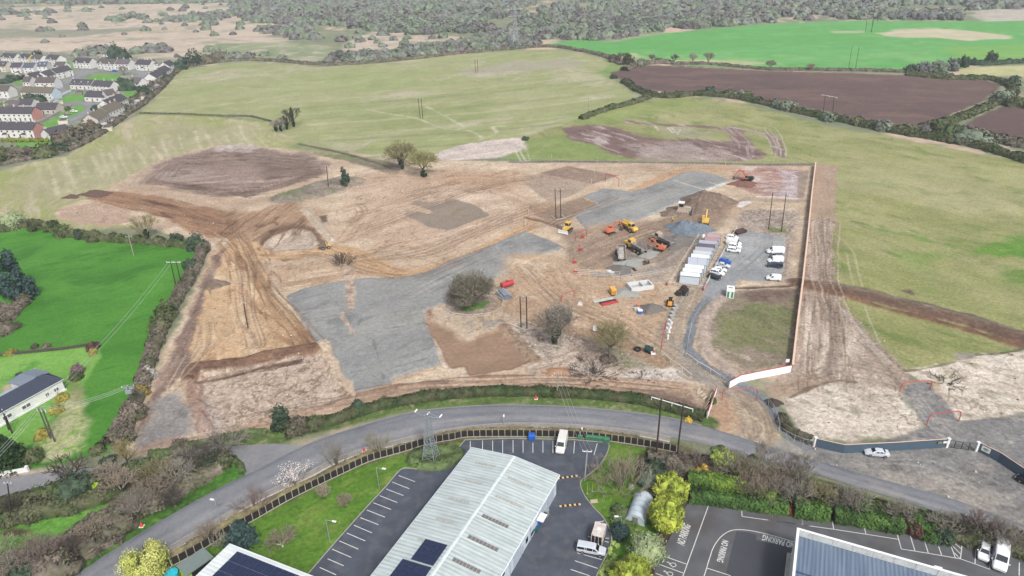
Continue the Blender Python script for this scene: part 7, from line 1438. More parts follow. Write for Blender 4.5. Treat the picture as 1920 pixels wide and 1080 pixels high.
heap('tall brown soil stockpile above the dusty bulldozer','soil_stockpile','heap',(1322,381),11.5,9,4.8,soilh,.5,3,3,noise=.6)
heap('low brown spoil shoulder left of the tall stockpile','soil_stockpile','heap',(1272,396),8,5,1.4,soilh,.4,4,3)
heap('pale gravel just dropped below the tipped dumper','gravel_heap','heap',(1182,492),5,4,.9,palg,0,5)
heap('pale gravel spill right of the yellow-cabbed truck','gravel_heap','heap',(1212,476),4.5,3.5,.8,palg,0,6)
heap('small dark gravel heap below the tipped dumper','gravel_heap','heap',(1165,506),4.6,3.4,1.6,darkg,0,7)
heap('neat round heap of dark sand in the yard','sand_heap','heap',(1222,580),3.7,2.9,1.9,darkg,0,8)
heap('pale crushed stone spread beside the concrete tank','gravel_heap','heap',(1172,550),4.2,3.2,1.0,palg,0,9)
heap('dark topsoil mound at the west tip of the site','topsoil_mound','heap',(134,370),3.6,2.2,1.5,topso,0,10)
heap('longer dark topsoil mound right of the west tip','topsoil_mound','heap',(181,365),7,3.5,2.2,topso,-.1,11)
heap('clay spoil below the dark green excavator','clay_heap','heap',(1394,346),6,4,1.8,mat('red_clay',rgb(140,94,78),.95,var=.2,bump=.9,bs=3),0,12)
heap('sandy brown knoll on the west haul road','soil_mound','heap',(404,534),4,3,1.8,soilh,0,13)
heap('dark mound beside the entrance lane behind the mesh fence','soil_mound','heap',(1450,756),2.0,1.6,1.4,mat('dark_mound',rgb(80,68,60),.95,var=.2,bump=.8),0,14)
heap('red-brown spoil mound near the brush pile','soil_mound','heap',(1045,697),3.2,1.7,1.0,mat('tan_spoil',rgb(176,134,100),.95,var=.18,bump=.9,bs=3),0,15)
# bins, bottles and yard items by the warehouse
bing=mat('bin_green',rgb(72,136,100),.5); binb=mat('bin_blue',rgb(40,110,214),.5)
def wbin(label,px,cm,rz=0,group=None,sc=1,name='wheelie_bin',w=1.2):
    ob(name,label,'bin',px,[('body',cm,lambda m:m.box((0,0,.6),(w,.9,1.0),top=(1.1,1.12))),('lid',cm,lambda m:m.box((0,.05,1.2),(w*1.12,1.05,.18),top=(.9,.8))),('wheel',rubber,lambda m:m.tube((-w*.45,.4,.1),(-w*.35,.4,.1),.1,n=8)),('wheel',rubber,lambda m:m.tube((w*.35,.4,.1),(w*.45,.4,.1),.1,n=8))],rz,group,sc=sc)
for i,(x,y) in enumerate(((1104,824),(1115,825),(1125,826.5),(1137,829))): wbin('green lidded bin in the row of four against the fence',(x,y),bing,-.1,'large green bins by the fence',.95,w=1.25)
for i,(x,y) in enumerate(((1086,822),(1090,822.5))): wbin('small green wheelie bin left of the four large ones',(x,y),bing,-.1,'small green bins by the fence',.8,w=.7)
wbin('bright blue bin against the fence at the left bays',(997,824),binb,0,sc=1.1)
wbin('blue bin against the warehouse wall, the higher one',(1008,985),binb,ang(F_(0,0),F_(0,1)),sc=.85); wbin('dark blue bin against the warehouse wall, lowest of the group',(987,1012),mat('bin_royal',rgb(24,66,190),.5),ang(F_(0,0),F_(0,1)),sc=1.1); wbin('teal bin between the blue ones at the warehouse wall',(1004,996),mat('bin_teal',rgb(30,110,104),.5),ang(F_(0,0),F_(0,1)),sc=.75); wbin('black bin between the blue ones at the warehouse wall',(994,1004),blackp,ang(F_(0,0),F_(0,1)),sc=.95)
ob('orange_drum','round orange drum against the warehouse wall','drum',(1015,974),[('drum',mat('drum_orange',rgb(236,130,40),.5),lambda m:m.tube((0,0,0),(0,0,.7),.42,.4,n=12)),('lid',orangep,lambda m:m.tube((0,0,.7),(0,0,.78),.36,n=12))])
ob('air_unit','grey air-conditioning unit standing by the warehouse canopy','air unit',(1023,966),[('case',steel,lambda m:m.box((0,0,.7),(.9,1.1,1.4))),('grille',blackp,lambda m:m.box((.46,0,.8),(.03,.8,.8)))],ang(F_(0,0),F_(0,1)))
ob('garden_sign','white sign on a post at the top of the rear car park','sign',(1308,938),[('board',white,lambda m:m.box((0,0,1.4),(.95,.05,.5))),('post',greyp,lambda m:m.tube((0,0.05,0),(0,.05,1.2),.04))])
ob('picnic_slab','pale timber pallet lying on the lawn near the drive','pallet',(1114,941),[('slats',wood,lambda m:[m.box((0,-.35+i*.18,.14),(1.4,.13,.04)) for i in range(5)]),('bearer',wood,lambda m:m.box((0,0,.06),(1.3,.7,.1)))],.1)
for q,lb in (((1101,926),'thin yellow marker post on the lawn, left one'),((1111,922),'thin yellow marker post on the lawn, right one')): ob('marker_post',lb,'marker post',q,[('post',mat('mark_yellow',rgb(206,180,60),.6),lambda m:m.tube((0,0,0),(0,0,2.3),.05)),('foot',conc,lambda m:m.box((0,0,.05),(.3,.3,.1)))])
ob('paddling_pool','turquoise paddling pool in the fenced corner at the bottom edge','paddling pool',(322,1078),[('wall',mat('turquoise',rgb(40,196,216),.5),lambda m:ring(m,(0,0,0),(0,0,.5),1.1,18)),('water',mat('pool_water',rgb(60,200,220),.15),lambda m:m.tube((0,0,.0),(0,0,.35),.9,n=18))])
ob('garden_ornament','small pink and white box by the fence at the bottom edge','box',(300,1071),[('box',mat('pinkish',rgb(220,150,146),.6),lambda m:m.box((0,0,.3),(.8,.5,.5))),('lid',white,lambda m:m.box((0,0,.6),(.82,.52,.08)))])
for q,lb in (((266,987),'orange and white road cone lying in the verge at lower left'),((683,846),'red road cone on the footpath near the bend'),((1005,748),'orange road cone on the verge above the road')): ob('traffic_cone',lb,'traffic cone',q,[('cone',mat('cone_orange',rgb(236,84,52),.5),lambda m:m.tube((0,0,.06),(0,0,1.0),.36,.08,n=10)),('base',white,lambda m:m.box((0,0,.05),(.8,.8,.1)))])
for q,lb in (((1528,843),'red and white reflector post by the white pillar'),((250,801),'red and white marker by the grey pad')): ob('reflector_post',lb,'marker post',q,[('post',white,lambda m:m.tube((0,0,0),(0,0,.5),.12,n=8)),('band',redp,lambda m:m.tube((0,0,.5),(0,0,1.0),.12,n=8))])
# polytunnel
a0,a1=G(1190,982),G(1207,935); d=(a1-a0); Lp=d.length; t=thing('polytunnel','white film polytunnel half hidden behind the yellow-green tree','polytunnel',a0,math.atan2(d.y,d.x)-R(0)); m=MB(); ar=[(-1.8*math.cos(q),2.0*math.sin(q)) for q in np.linspace(0,math.pi,12)]
m.loft([[(x,y,z) for y,z in ar] for x in np.linspace(0,Lp,9)]); m.build('cover',mat('tunnel_film',rgb(200,212,220),.35,var=.1,vs=1.2),t)
for x in np.linspace(0,Lp,6): m=MB(); m.path([(x,y*1.015,z*1.015) for y,z in ar],.03,4); m.build('hoop',steel,t)
m=MB(); m.sheet([(-.03,-.5,0),(-.03,.5,0),(-.03,.5,1.6),(-.03,-.5,1.6)],.03); m.build('door',greyp,t)
# wall along the side road, bollards
P=[G(-60,905),G(0,893),G(53,884)]; m=MB(); 
for a_,b_ in zip(P[:-1],P[1:]): n_=nrm2(a_,b_)*.15; m.prism([((a_+n_).x,(a_+n_).y),((b_+n_).x,(b_+n_).y),((b_-n_).x,(b_-n_).y),((a_-n_).x,(a_-n_).y)],0,1.0)
t=thing('garden_wall','low white garden wall along the side road at left','wall',P[0]); m.build('wall',white,t,shift=tuple(P[0])); m=MB(); q=P[-1]; m.box((q.x,q.y,.7),(.5,.5,1.4)); m.build('pier',white,t,shift=tuple(P[0]))
P=[G(0,668),G(60,662),G(120,656),G(165,649),G(188,645)]; railing('field_wall','low dark stone wall with a rail dividing the bungalow garden from the field','wall',None,.9,2.5,mat('dark_stone',rgb(96,88,78),.95,var=.2),rails=(.25,.55,.85),rr=.16,world=P,pr=.12)
railing('field_fence','wire fence running down beside the garden from the wall corner','fence',[(188,645),(176,668),(160,695),(148,712)],1.0,2.4,polel,rails=(.5,.95),rr=.02,pr=.05)
P=[G(100,242+0),G(62,236),G(80,228),G(112,212),G(135,199)]; railing('garden_wall','pale garden wall along the long village green','wall',None,1.3,5,conc,rails=(.3,.6,.9),rr=.28,world=P[1:],pr=.2)
railing('garden_wall','white wall running diagonally from the pale blue gable','wall',[(93,193),(110,183),(134,172)],1.5,5,white,rails=(.3,.6,.9),rr=.3,pr=.2)
# ---------------------------------------------------------------- plants
def leafmat(name,c,var=.28,rough=.75,c2=None,vs=.7,orand=.18):
    m=bpy.data.materials.new(name); m.use_nodes=True; nt=m.node_tree; N=nt.nodes; Lk=nt.links.new; p=N['Principled BSDF']; p.inputs['Roughness'].default_value=rough; p.inputs['Specular IOR Level'].default_value=.25
    ge=N.new('ShaderNodeNewGeometry'); oi=N.new('ShaderNodeObjectInfo'); nz=N.new('ShaderNodeTexNoise'); nz.inputs['Scale'].default_value=vs; nz.inputs['Detail'].default_value=4; Lk(ge.outputs['Position'],nz.inputs['Vector'])
    r=N.new('ShaderNodeMapRange'); r.inputs['From Min'].default_value=.3; r.inputs['From Max'].default_value=.7; r.inputs['To Min'].default_value=1-var; r.inputs['To Max'].default_value=1+var; Lk(nz.outputs['Fac'],r.inputs['Value'])
    ra=N.new('ShaderNodeMapRange'); ra.inputs['To Min'].default_value=1-orand; ra.inputs['To Max'].default_value=1+orand; Lk(oi.outputs['Random'],ra.inputs['Value'])
    mu=N.new('ShaderNodeMath'); mu.operation='MULTIPLY'; Lk(r.outputs[0],mu.inputs[0]); Lk(ra.outputs[0],mu.inputs[1])
    mx=N.new('ShaderNodeMix'); mx.data_type='RGBA'; mx.inputs[6].default_value=(*c,1); mx.inputs[7].default_value=(*(c2 or c),1); n2=N.new('ShaderNodeTexNoise'); n2.inputs['Scale'].default_value=.22; Lk(ge.outputs['Position'],n2.inputs['Vector'])
    r2=N.new('ShaderNodeMapRange'); r2.inputs['From Min'].default_value=.42; r2.inputs['From Max'].default_value=.58; Lk(n2.outputs['Fac'],r2.inputs['Value']); Lk(r2.outputs[0],mx.inputs[0])
    vm=N.new('ShaderNodeVectorMath'); vm.operation='SCALE'; Lk(mx.outputs[2],vm.inputs[0]); Lk(mu.outputs[0],vm.inputs['Scale']); Lk(vm.outputs[0],p.inputs['Base Color']); return m
def fast(name,V,Q,m,parent=None):
    V=np.asarray(V,np.float32); Q=np.asarray(Q,np.int32); me=bpy.data.meshes.new(name); me.vertices.add(len(V)); me.vertices.foreach_set('co',V.ravel()); k=Q.shape[1]
    me.loops.add(Q.size); me.loops.foreach_set('vertex_index',Q.ravel()); me.polygons.add(len(Q)); me.polygons.foreach_set('loop_start',np.arange(0,Q.size,k,dtype=np.int32)); me.polygons.foreach_set('loop_total',np.full(len(Q),k,np.int32)); me.update(calc_edges=True); me.materials.append(m)
    o=bpy.data.objects.new(name,me); scene.collection.objects.link(o)
    if parent: o.parent=parent
    return o
def leaves(P,size,rg,up=.3,el=1.0,N=None):
    """one small quad per point"""
    n=len(P); a=rg.normal(size=(n,3)); a/=np.linalg.norm(a,axis=1)[:,None]; b=rg.normal(size=(n,3)); b[:,2]+=up; b-=a*(a*b).sum(1)[:,None]; b/=np.linalg.norm(b,axis=1)[:,None]
    if N is not None:
        m_=N/(np.linalg.norm(N,axis=1)[:,None]+1e-9)+rg.normal(size=(n,3))*.42; a-=m_*(a*m_).sum(1)[:,None]/(m_*m_).sum(1)[:,None]; a/=np.linalg.norm(a,axis=1)[:,None]+1e-9; b=np.cross(m_,a); b/=np.linalg.norm(b,axis=1)[:,None]+1e-9
    s=size*(.6+.8*rg.random(n))[:,None]; a=a*s*.5; b=b*s*.5*el
    V=np.stack([P-a-b,P+a-b*.6,P+a*.7+b,P-a*.8+b*.8],1).reshape(-1,3); return V,np.arange(n*4).reshape(n,4)
def cloud(n,rx,ry,rz,size,seed,lumps=14,base=0.,dome=False,shell=.55,el=1.,lr=.42):
    rg=np.random.default_rng(seed); d=rg.normal(size=(lumps,3)); d/=np.linalg.norm(d,axis=1)[:,None]
    if dome: d[:,2]=np.abs(d[:,2])*1.0
    c=d*(shell+.3*rg.random((lumps,1))); k=rg.integers(0,lumps,n); e=rg.normal(size=(n,3)); e/=np.linalg.norm(e,axis=1)[:,None]; rr=lr*(.55+.6*rg.random(lumps))[k]
    p=c[k]+e*(rr*rg.random(n)**.35)[:,None]
    if dome: p[:,2]=np.where(p[:,2]<0,-p[:,2]*.5,p[:,2])
    P=p*np.array([rx,ry,rz]); P[:,2]+=base; return leaves(P,size,rg,el=el,N=None if el>3 else e*.7+p/np.array([rx,ry,rz])*rx*.6)
def core(rx,ry,rz,base,seed,dome=False,n1=7,n2=12,k=.72):
    v=[]; t0=0.0 if dome else -math.pi/2
    for i in range(n1+1):
        ph=t0+(math.pi/2-t0)*i/n1
        for j in range(n2):
            th=2*math.pi*j/n2; w=k*(1+.22*math.sin(3*th+seed+i)+.14*math.sin(5*th+seed*3-i*2)); v.append((rx*w*math.cos(ph)*math.cos(th),ry*w*math.cos(ph)*math.sin(th),base+rz*w*math.sin(ph)))
    q=[(i*n2+j,i*n2+(j+1)%n2,(i+1)*n2+(j+1)%n2,(i+1)*n2+j) for i in range(n1) for j in range(n2)]; return np.array(v),np.array(q)
def join(parts):
    V=[];Q=[];n=0
    for v,q in parts: V.append(v); Q.append(q+n); n+=len(v)
    return np.concatenate(V),np.concatenate(Q)
def segs(S,sides=3):
    """tapered twigs: rows of ax ay az bx by bz ra rb"""
    S=np.asarray(S,float); a,b=S[:,:3],S[:,3:6]; d=b-a; l=np.linalg.norm(d,axis=1)[:,None]+1e-9; d=d/l; h=np.where(np.abs(d[:,2:3])<.9,np.array([[0,0,1.]]),np.array([[1.,0,0]])); u_=np.cross(d,h); u_/=np.linalg.norm(u_,axis=1)[:,None]; w=np.cross(d,u_)
    V=[]
    for c,r in ((a,S[:,6:7]),(b,S[:,7:8])):
        for k in range(sides): t=2*math.pi*k/sides; V.append(c+(u_*math.cos(t)+w*math.sin(t))*r)
    V=np.stack(V,1).reshape(-1,3); base=np.arange(len(S))[:,None]*(2*sides); q=[]
    for k in range(sides): q.append(np.concatenate([base+k,base+(k+1)%sides,base+sides+(k+1)%sides,base+sides+k],1))
    return V,np.concatenate(q)
def grow(rd,p,d,l,r,lev,thick,thin,maxlev,nch,upw,spread,tw,minr):
    k=2; q=p
    for i in range(k):
        d2=(d+Vector((rd.uniform(-.16,.16),rd.uniform(-.16,.16),rd.uniform(-.08,.12)))).normalized(); e=q+d2*(l/k); ra=r*(1-.35*i/k); rb=r*(1-.35*(i+1)/k)
        (thick if lev<=1 else thin).append((*q,*e,max(ra,minr),max(rb,minr))); q=e; d=d2
        if lev>=1 and i==0 and lev<maxlev: grow(rd,q,(d+Vector((rd.uniform(-1,1),rd.uniform(-1,1),rd.uniform(-.2,.6)))*spread).normalized(),l*.6,r*.5,lev+1,thick,thin,maxlev,nch,upw,spread,tw,minr)
    if lev>=maxlev:
        for i in range(tw): dd=(d+Vector((rd.uniform(-1,1),rd.uniform(-1,1),rd.uniform(-.5,.9)))*.8).normalized(); s=q-d*rd.uniform(0,l*.7); e=s+dd*l*rd.uniform(.5,.9); thin.append((*s,*e,minr*.9,minr*.5))
        return
    a0=rd.uniform(0,6.28)
    for i in range(nch):
        a=a0+6.283*i/nch; o=d.orthogonal().normalized(); o2=d.cross(o); dd=(d+(o*math.cos(a)+o2*math.sin(a))*spread*rd.uniform(.7,1.25)+Vector((0,0,upw))).normalized()
        grow(rd,q,dd,l*rd.uniform(.62,.82),r*.62,lev+1,thick,thin,maxlev,nch,upw,spread,tw,minr)
barkD=leafmat('bark_dark',rgb(104,94,80),.2); barkP=leafmat('bark_pale',rgb(168,158,140),.15); barkG=leafmat('bark_grey',rgb(128,120,108),.2); barkW=leafmat('bark_white',rgb(214,206,190),.12); barkR=leafmat('bark_purple',rgb(138,104,104),.2)
twD=leafmat('twigs_dark',rgb(112,104,92),.2); twG=leafmat('twigs_grey',rgb(166,158,144),.2); twY=leafmat('twigs_olive',rgb(160,150,104),.2); twP=leafmat('twigs_purple',rgb(152,132,124),.2); twT=leafmat('twigs_tan',rgb(170,154,134),.2)
ivy=leafmat('ivy',rgb(62,84,48),.4); lfG=leafmat('laurel',rgb(98,134,62),.4,c2=rgb(70,102,48)); lfY=leafmat('willow_yellow',rgb(188,196,84),.5,c2=rgb(150,166,66)); lfK=leafmat('evergreen_dark',rgb(76,96,74),.4); lfC=leafmat('conifer_blue',rgb(70,96,92),.35); lfS=leafmat('sage_leaf',rgb(158,172,128),.25); lfO=leafmat('gorse',rgb(206,168,52),.35); lfB=leafmat('blossom',rgb(236,226,224),.1); lfPY=leafmat('pale_yellow_leaf',rgb(206,208,122),.25,c2=rgb(182,190,96)); lfRed=leafmat('red_leaf',rgb(138,66,54),.3); lfM=leafmat('mid_green_leaf',rgb(112,132,82),.4,c2=rgb(96,114,70)); lfH=leafmat('hedge_brown_green',rgb(108,110,80),.45,c2=rgb(88,102,60)); lfHb=leafmat('hedge_bare',rgb(132,120,106),.4,c2=rgb(108,106,82))
sc1=leafmat('scrub_grey',rgb(130,133,130),.28,c2=rgb(122,130,112),vs=.15); sc2=leafmat('scrub_sage',rgb(142,152,130),.25,c2=rgb(128,142,118),vs=.15); sc3=leafmat('scrub_violet',rgb(128,122,122),.28,c2=rgb(132,128,120),vs=.15)
def tree(name,label,cat,px,h,kind=0,seed=1,bark=barkD,tw=twD,trunk=.22,maxlev=4,nch=3,spread=.62,upw=.1,twn=4,minr=.035,r=.3,leaf=None,nleaf=0,lsize=.3,ivyh=0,squash=1.,group=None,rot=0,fuzz=None):
    rd=random.Random(seed); thick=[];thin=[]; th=h*trunk
    lean=Vector((rd.uniform(-.08,.08),rd.uniform(-.08,.08),1)).normalized(); top=lean*th; thick.append((0,0,-.1,*(top*.5),r*1.25,r)); thick.append((*(top*.5),*top,r,r*.9))
    l=h*(1-trunk)/3.15; n0=5 if kind!=2 else 3
    for i in range(n0):
        a=6.283*i/n0+rd.uniform(-.3,.3); s=spread*rd.uniform(.8,1.4); d=Vector((math.cos(a)*s,math.sin(a)*s,1 if kind!=2 else 1.6)).normalized(); grow(rd,top*rd.uniform(.75,1),d,l,r*.55,1,thick,thin,maxlev,nch,upw,spread,twn,minr)
    p=G(*px) if not isinstance(px,Vector) else px; t=thing(name,label,cat,(p.x,p.y,0),rot,group)
    V,Q=segs(thick,5); fast('trunk',V,Q,bark,t); V,Q=segs(thin,3); V[:,2]=th+(V[:,2]-th)*squash
    if leaf is not None:
        rg=np.random.default_rng(seed); tips=np.array([s[3:6] for s in thin]); tips[:,2]=th+(tips[:,2]-th)*squash; P=tips[rg.integers(0,len(tips),nleaf)]+rg.normal(size=(nleaf,3))*h*.035; lv=leaves(P,lsize,rg); fast('foliage',lv[0],lv[1],leaf,t)
    if fuzz:
        v,q=cloud(fuzz[0],fuzz[1],fuzz[1]*.95,fuzz[2],.1,seed,30,fuzz[3],fuzz[4],.5,el=8,lr=.36); V,Q=join([(V,Q),(v,q)])
    fast('crown',V,Q,tw,t)
    if ivyh: v,q=cloud(1500,.22*h*.5,.22*h*.5,ivyh*.6,.45,seed,10,ivyh*.55); fast('ivy',v,q,ivy,t)
    return t
def bush(name,label,cat,px,rx,rz,m,n=1400,size=.4,seed=1,ry=None,dome=True,stems=None,group=None,base=0,lumps=16,el=1.,co=True,lr=.42):
    p=G(*px) if not isinstance(px,Vector) else px; ry=ry or rx; parts=[cloud(n,rx,ry,rz,size,seed,lumps,base,dome,el=el,lr=lr)]
    if co and rz<1.5*rx: parts.append(core(rx,ry,rz,base,seed,dome))
    V,Q=join(parts)
    if stems is None:
        o=fast(name,V,Q,m); o.location=(p.x,p.y,0); o.rotation_euler=(0,0,seed*1.7); return tag(o,label,cat,group)
    t=thing(name,label,cat,(p.x,p.y,0),seed*1.7,group); fast('foliage',V,Q,m,t); rd=random.Random(seed); S=[]
    for i in range(stems[1]): a=rd.uniform(0,6.28); S.append((0,0,-.1,rx*.5*math.cos(a),ry*.5*math.sin(a),base+rz*.6,stems[0],stems[0]*.4))
    V,Q=segs(S,5); fast('trunk',V,Q,stems[2],t); return t
def shrub(name,label,cat,px,h,w,seed,tw=twG,ns=26,bark=barkG,minr=.035,group=None,spread=.55,maxlev=3,leaf=None,nleaf=0,lsize=.3):
    """many-stemmed bare shrub"""
    rd=random.Random(seed); thick=[];thin=[]
    for i in range(ns):
        a=rd.uniform(0,6.28); q=rd.uniform(0,.8)*w; d=Vector((math.cos(a)*q,math.sin(a)*q,h)).normalized(); s=Vector((math.cos(a)*q*.5,math.sin(a)*q*.5,0)); grow(rd,s,d,h*.42,.09,1,thick,thin,maxlev,2,.12,spread,4,minr)
    p=G(*px) if not isinstance(px,Vector) else px; t=thing(name,label,cat,(p.x,p.y,0),0,group); V,Q=segs(thick,4); fast('stems',V,Q,bark,t); V,Q=segs(thin,3); fast('crown',V,Q,tw,t)
    if leaf is not None:
        rg=np.random.default_rng(seed); tips=np.array([s[3:6] for s in thin]); P=tips[rg.integers(0,len(tips),nleaf)]+rg.normal(size=(nleaf,3))*.25; lv=leaves(P,lsize,rg); fast('foliage',lv[0],lv[1],leaf,t)
    return t
def hedge(label,px,w,h,m,dens=30,size=.35,seed=1,cat='hedge',name='hedge',world=None,var=.35,boxy=False,cr=True,el=1.):
    P=V3(smooth(W(px),4)) if world is None else world; Ln=plen(P); n=int(Ln*dens); rg=np.random.default_rng(seed); E=ev(P,max(8,int(Ln/1.2))); A=np.array([tuple(e) for e in E]); D=np.gradient(A,axis=0); D/=np.linalg.norm(D,axis=1)[:,None]
    i=rg.integers(0,len(E)-1,n); f=rg.random(n)[:,None]; c=A[i]*(1-f)+A[i+1]*f; nn=np.stack([-D[i,1],D[i,0],np.zeros(n)],1)
    hv=(1-var)+2*var*fbm(c[:,0]/3.,c[:,1]/3.,3,seed); wv=(1-var)+2*var*fbm(c[:,0]/2.5+9,c[:,1]/2.5,3,seed+1)
    th=rg.random(n)*math.pi; r=rg.random(n)**.3
    if boxy: x=np.clip(np.cos(th)*1.35,-1,1); z=np.clip(np.sin(th)*1.35,0,1)
    else: x=np.cos(th); z=np.sin(th)
    P3=c+nn*(x*r*w/2*wv)[:,None]; P3[:,2]=z*r*h*hv*1.0; parts=[leaves(P3,size,rg,el=el,N=nn*x[:,None]+np.array([0,0,1.])*(z+.1)[:,None])]
    if cr:
        ne=len(E); hvE=(1-var)+2*var*fbm(A[:,0]/3.,A[:,1]/3.,3,seed); nE=np.stack([-D[:,1],D[:,0],np.zeros(ne)],1); ring_=[(-.8,0),(-.72,.55),(-.35,.8),(.35,.8),(.72,.55),(.8,0)]; V=np.concatenate([A+nE*(a*w/2)+np.array([0,0,1.])*(b*h*hvE)[:,None] for a,b in ring_]); q=[(k*ne+j,k*ne+j+1,(k+1)*ne+j+1,(k+1)*ne+j) for k in range(5) for j in range(ne-1)]; parts.append((V,np.array(q)))
    V,Q=join(parts); o=fast(name,V-np.array([*P[0][:2],0]),Q,m); o.location=(P[0].x,P[0].y,0); return tag(o,label,cat)
# -- trees standing on the site
tree('bare_tree','large round dense bare tree on its grassy island in the middle of the site','tree',(888,574),13.5,seed=5,maxlev=4,nch=3,spread=.9,twn=3,minr=.035,fuzz=(10000,8,8.4,3.2,True),r=.42,trunk=.15,bark=barkD,tw=leafmat('twigs_olive_grey',rgb(132,126,106),.2),upw=.05)
tree('bare_tree','ivy-clad bare tree right of the centre poles, on pale churned ground','tree',(1043,645),13,seed=8,maxlev=5,nch=3,spread=.62,twn=1,minr=.028,fuzz=(2500,4.6,5,7,False),r=.35,trunk=.22,tw=twG,ivyh=6)
tree('bare_tree','open-crowned bare tree nearest the teal tank','tree',(1143,672),12,seed=11,maxlev=5,nch=3,spread=.72,twn=1,minr=.024,fuzz=(1200,4.4,4,7,False),r=.33,trunk=.3,tw=twY,bark=barkG)
tree('oak','left, larger oak of the pair at the upper edge, ivy on its trunk','tree',(754,316),14.5,seed=14,maxlev=5,nch=3,spread=.85,twn=2,minr=.05,r=.5,trunk=.22,tw=twY,ivyh=6)
tree('oak','right, greener-crowned oak of the pair at the upper edge','tree',(794,332),13.5,seed=17,maxlev=5,nch=3,spread=.8,twn=2,minr=.05,r=.45,trunk=.28,tw=leafmat('twigs_green',rgb(160,158,92),.2),ivyh=3)
bush('ivy_tree','small ivy-smothered tree beside the poles on the rubble island','tree',(648,350),2.2,7.5,lfK,900,.6,3,base=1,dome=False,stems=(.25,2,barkD)); 
shrub('uprooted_tree','uprooted tree heap lying at the end of the dark trench','tree stump',(642,495),3.5,7,21,twD,20,barkD)
for i,(x,y,h,m) in enumerate(((518,247,8,twG),(528,246,9,twG),(538,243,10,twD),(550,238,14,twD))): tree('clump_tree',('low leftmost tree','second tree','third tree','tallest ivy-clad tree')[i]+' of the small wood between the olive fields','tree',(x,y),h,seed=30+i,maxlev=3,spread=.6,twn=6,minr=.07,r=.35,tw=m,ivyh=h*.75 if i>1 else 4)
heapb=shrub('brush_pile','wide dark brush pile of cut branches above the verge hedge','brush pile',(1112,701),2.4,16,41,leafmat('brush',rgb(120,104,96),.3),70,barkD,maxlev=2,spread=.9)
shrub('brush_pile','thin scatter of cut branches right of the main brush pile','brush pile',(1205,705),1.2,10,42,twD,16,barkD,maxlev=2,spread=.9)
shrub('brush_pile','dark brush pile by the upper red goalpost on the pale ground','brush pile',(1772,716),1.8,10,43,twD,30,barkD,maxlev=2,spread=.9)
bush('brush_mound','round dark brush mound at the foot of the right bare tree','brush mound',(1140,674),2.6,.6,leafmat('mound_brown',rgb(130,112,98),.3),350,.3,44)
# -- hedges round the fields
hedge('dark verge hedge between the site and the main road, curving the whole bend',[(520,800),(560,800),(620,792),(680,772),(740,757),(820,745),(900,738),(1000,737),(1100,742),(1180,750),(1250,764),(1320,785)],3.4,2.0,leafmat('verge_hedge',rgb(88,92,62),.45,c2=rgb(70,88,48)),110,.38,51)
hedge('low dark hedge on the corner of the side road below the grey pad',[(280,856),(330,846),(400,828),(450,818),(500,812)],2.4,1.4,lfM,60,.4,52)
hedge('thick hedge between the bright green field and the west haul road',[(384,462),(372,492),(345,540),(318,590),(300,625),(285,665),(270,715),(255,755),(235,795),(210,835)],4.2,2.6,lfHb,150,.45,53,var=.5)
hedge('dense hedge along the top of the bright green field',[(-30,436),(20,432),(50,425),(105,428),(115,438),(160,446),(220,452),(300,458),(375,466)],3.4,2.6,lfH,130,.5,54,var=.5)
hedge('dark straight hedge between the village and the olive field',[(-60,318),(0,310),(60,298),(120,285),(160,268),(200,244),(240,214),(262,200),(300,168),(325,140),(345,126)],4.5,2.2,lfHb,80,.6,55,var=.5)
hedge('thin earth bank hedge between the two upper olive fields on the left',[(262,213),(330,214),(420,218),(470,219),(508,228)],2,.8,lfHb,30,.6,56,var=.3)
hedge('long dark hedge below the ploughed field',[(1172,154),(1195,170),(1225,180),(1262,182),(1310,178),(1380,184),(1440,197),(1500,212),(1560,224),(1640,240),(1700,252),(1760,262),(1840,278),(1920,302),(2000,325)],6.5,3,lfH,110,.9,57,var=.55)
hedge('rough hedge climbing between the olive fields to the ploughed corner',[(1090,224),(1120,212),(1150,203),(1190,193),(1215,183)],5,2.4,lfH,60,.9,58,var=.5)
hedge('scrubby hedge between the far green field and the plough',[(1170,133),(1200,122),(1240,119),(1262,120)],7,3.4,lfHb,60,1.,59,var=.5)
hedge('low dry hedge along the lower edge of the far green field',[(1262,121),(1330,121),(1440,131),(1520,132),(1620,133),(1700,136)],5,1.8,lfHb,50,1.,60,var=.5)
hedge('scrubby hedge climbing right of the plough to the straw field',[(1700,140),(1780,148),(1860,150),(1900,168),(1870,192),(1800,222),(1740,240),(1680,246)],7,3,lfH,90,1.,61,var=.55)
hedge('distant dark hedge along the right of the far green field',[(1790,118),(1840,122),(1880,120),(1990,112)],6,3,lfK,60,1.,62,var=.5)
hedge('thick hedge at the far lower right of the plough, leaving the frame',[(1740,240),(1800,250),(1850,258),(1990,292)],11,3,lfHb,120,1.,63,var=.55)
hedge('grey-brown hedge bounding the long upper field and the scrub',[(345,126),(420,116),(500,114),(620,122),(760,112),(860,101),(960,92),(1030,88),(1090,96),(1140,108),(1165,122)],6,2.2,lfHb,45,1.1,64,var=.5)
hedge('pale dry strip hedge between path and dark fence along the bend',[(245,1094),(310,1053),(395,1000),(480,955),(545,922),(600,898),(680,858),(740,844),(800,828),(870,812),(960,808),(1080,811),(1170,820),(1240,835)],1.6,1.0,leafmat('strip_hedge',rgb(142,132,92),.4,c2=rgb(128,118,88)),70,.3,65,var=.5)
hedge('low scrub ring round the foot of the lattice tower',[(778,872),(775,855),(800,846),(845,842),(862,850),(845,866),(815,876),(785,874)],3,.7,lfM,90,.35,66,var=.5)
hedge('clipped bright green laurel hedge along the top of the rear car park, left length',[(1292,936),(1330,940),(1380,947),(1440,955),(1476,960)],2.8,2.2,lfG,260,.3,67,boxy=True,var=.12)
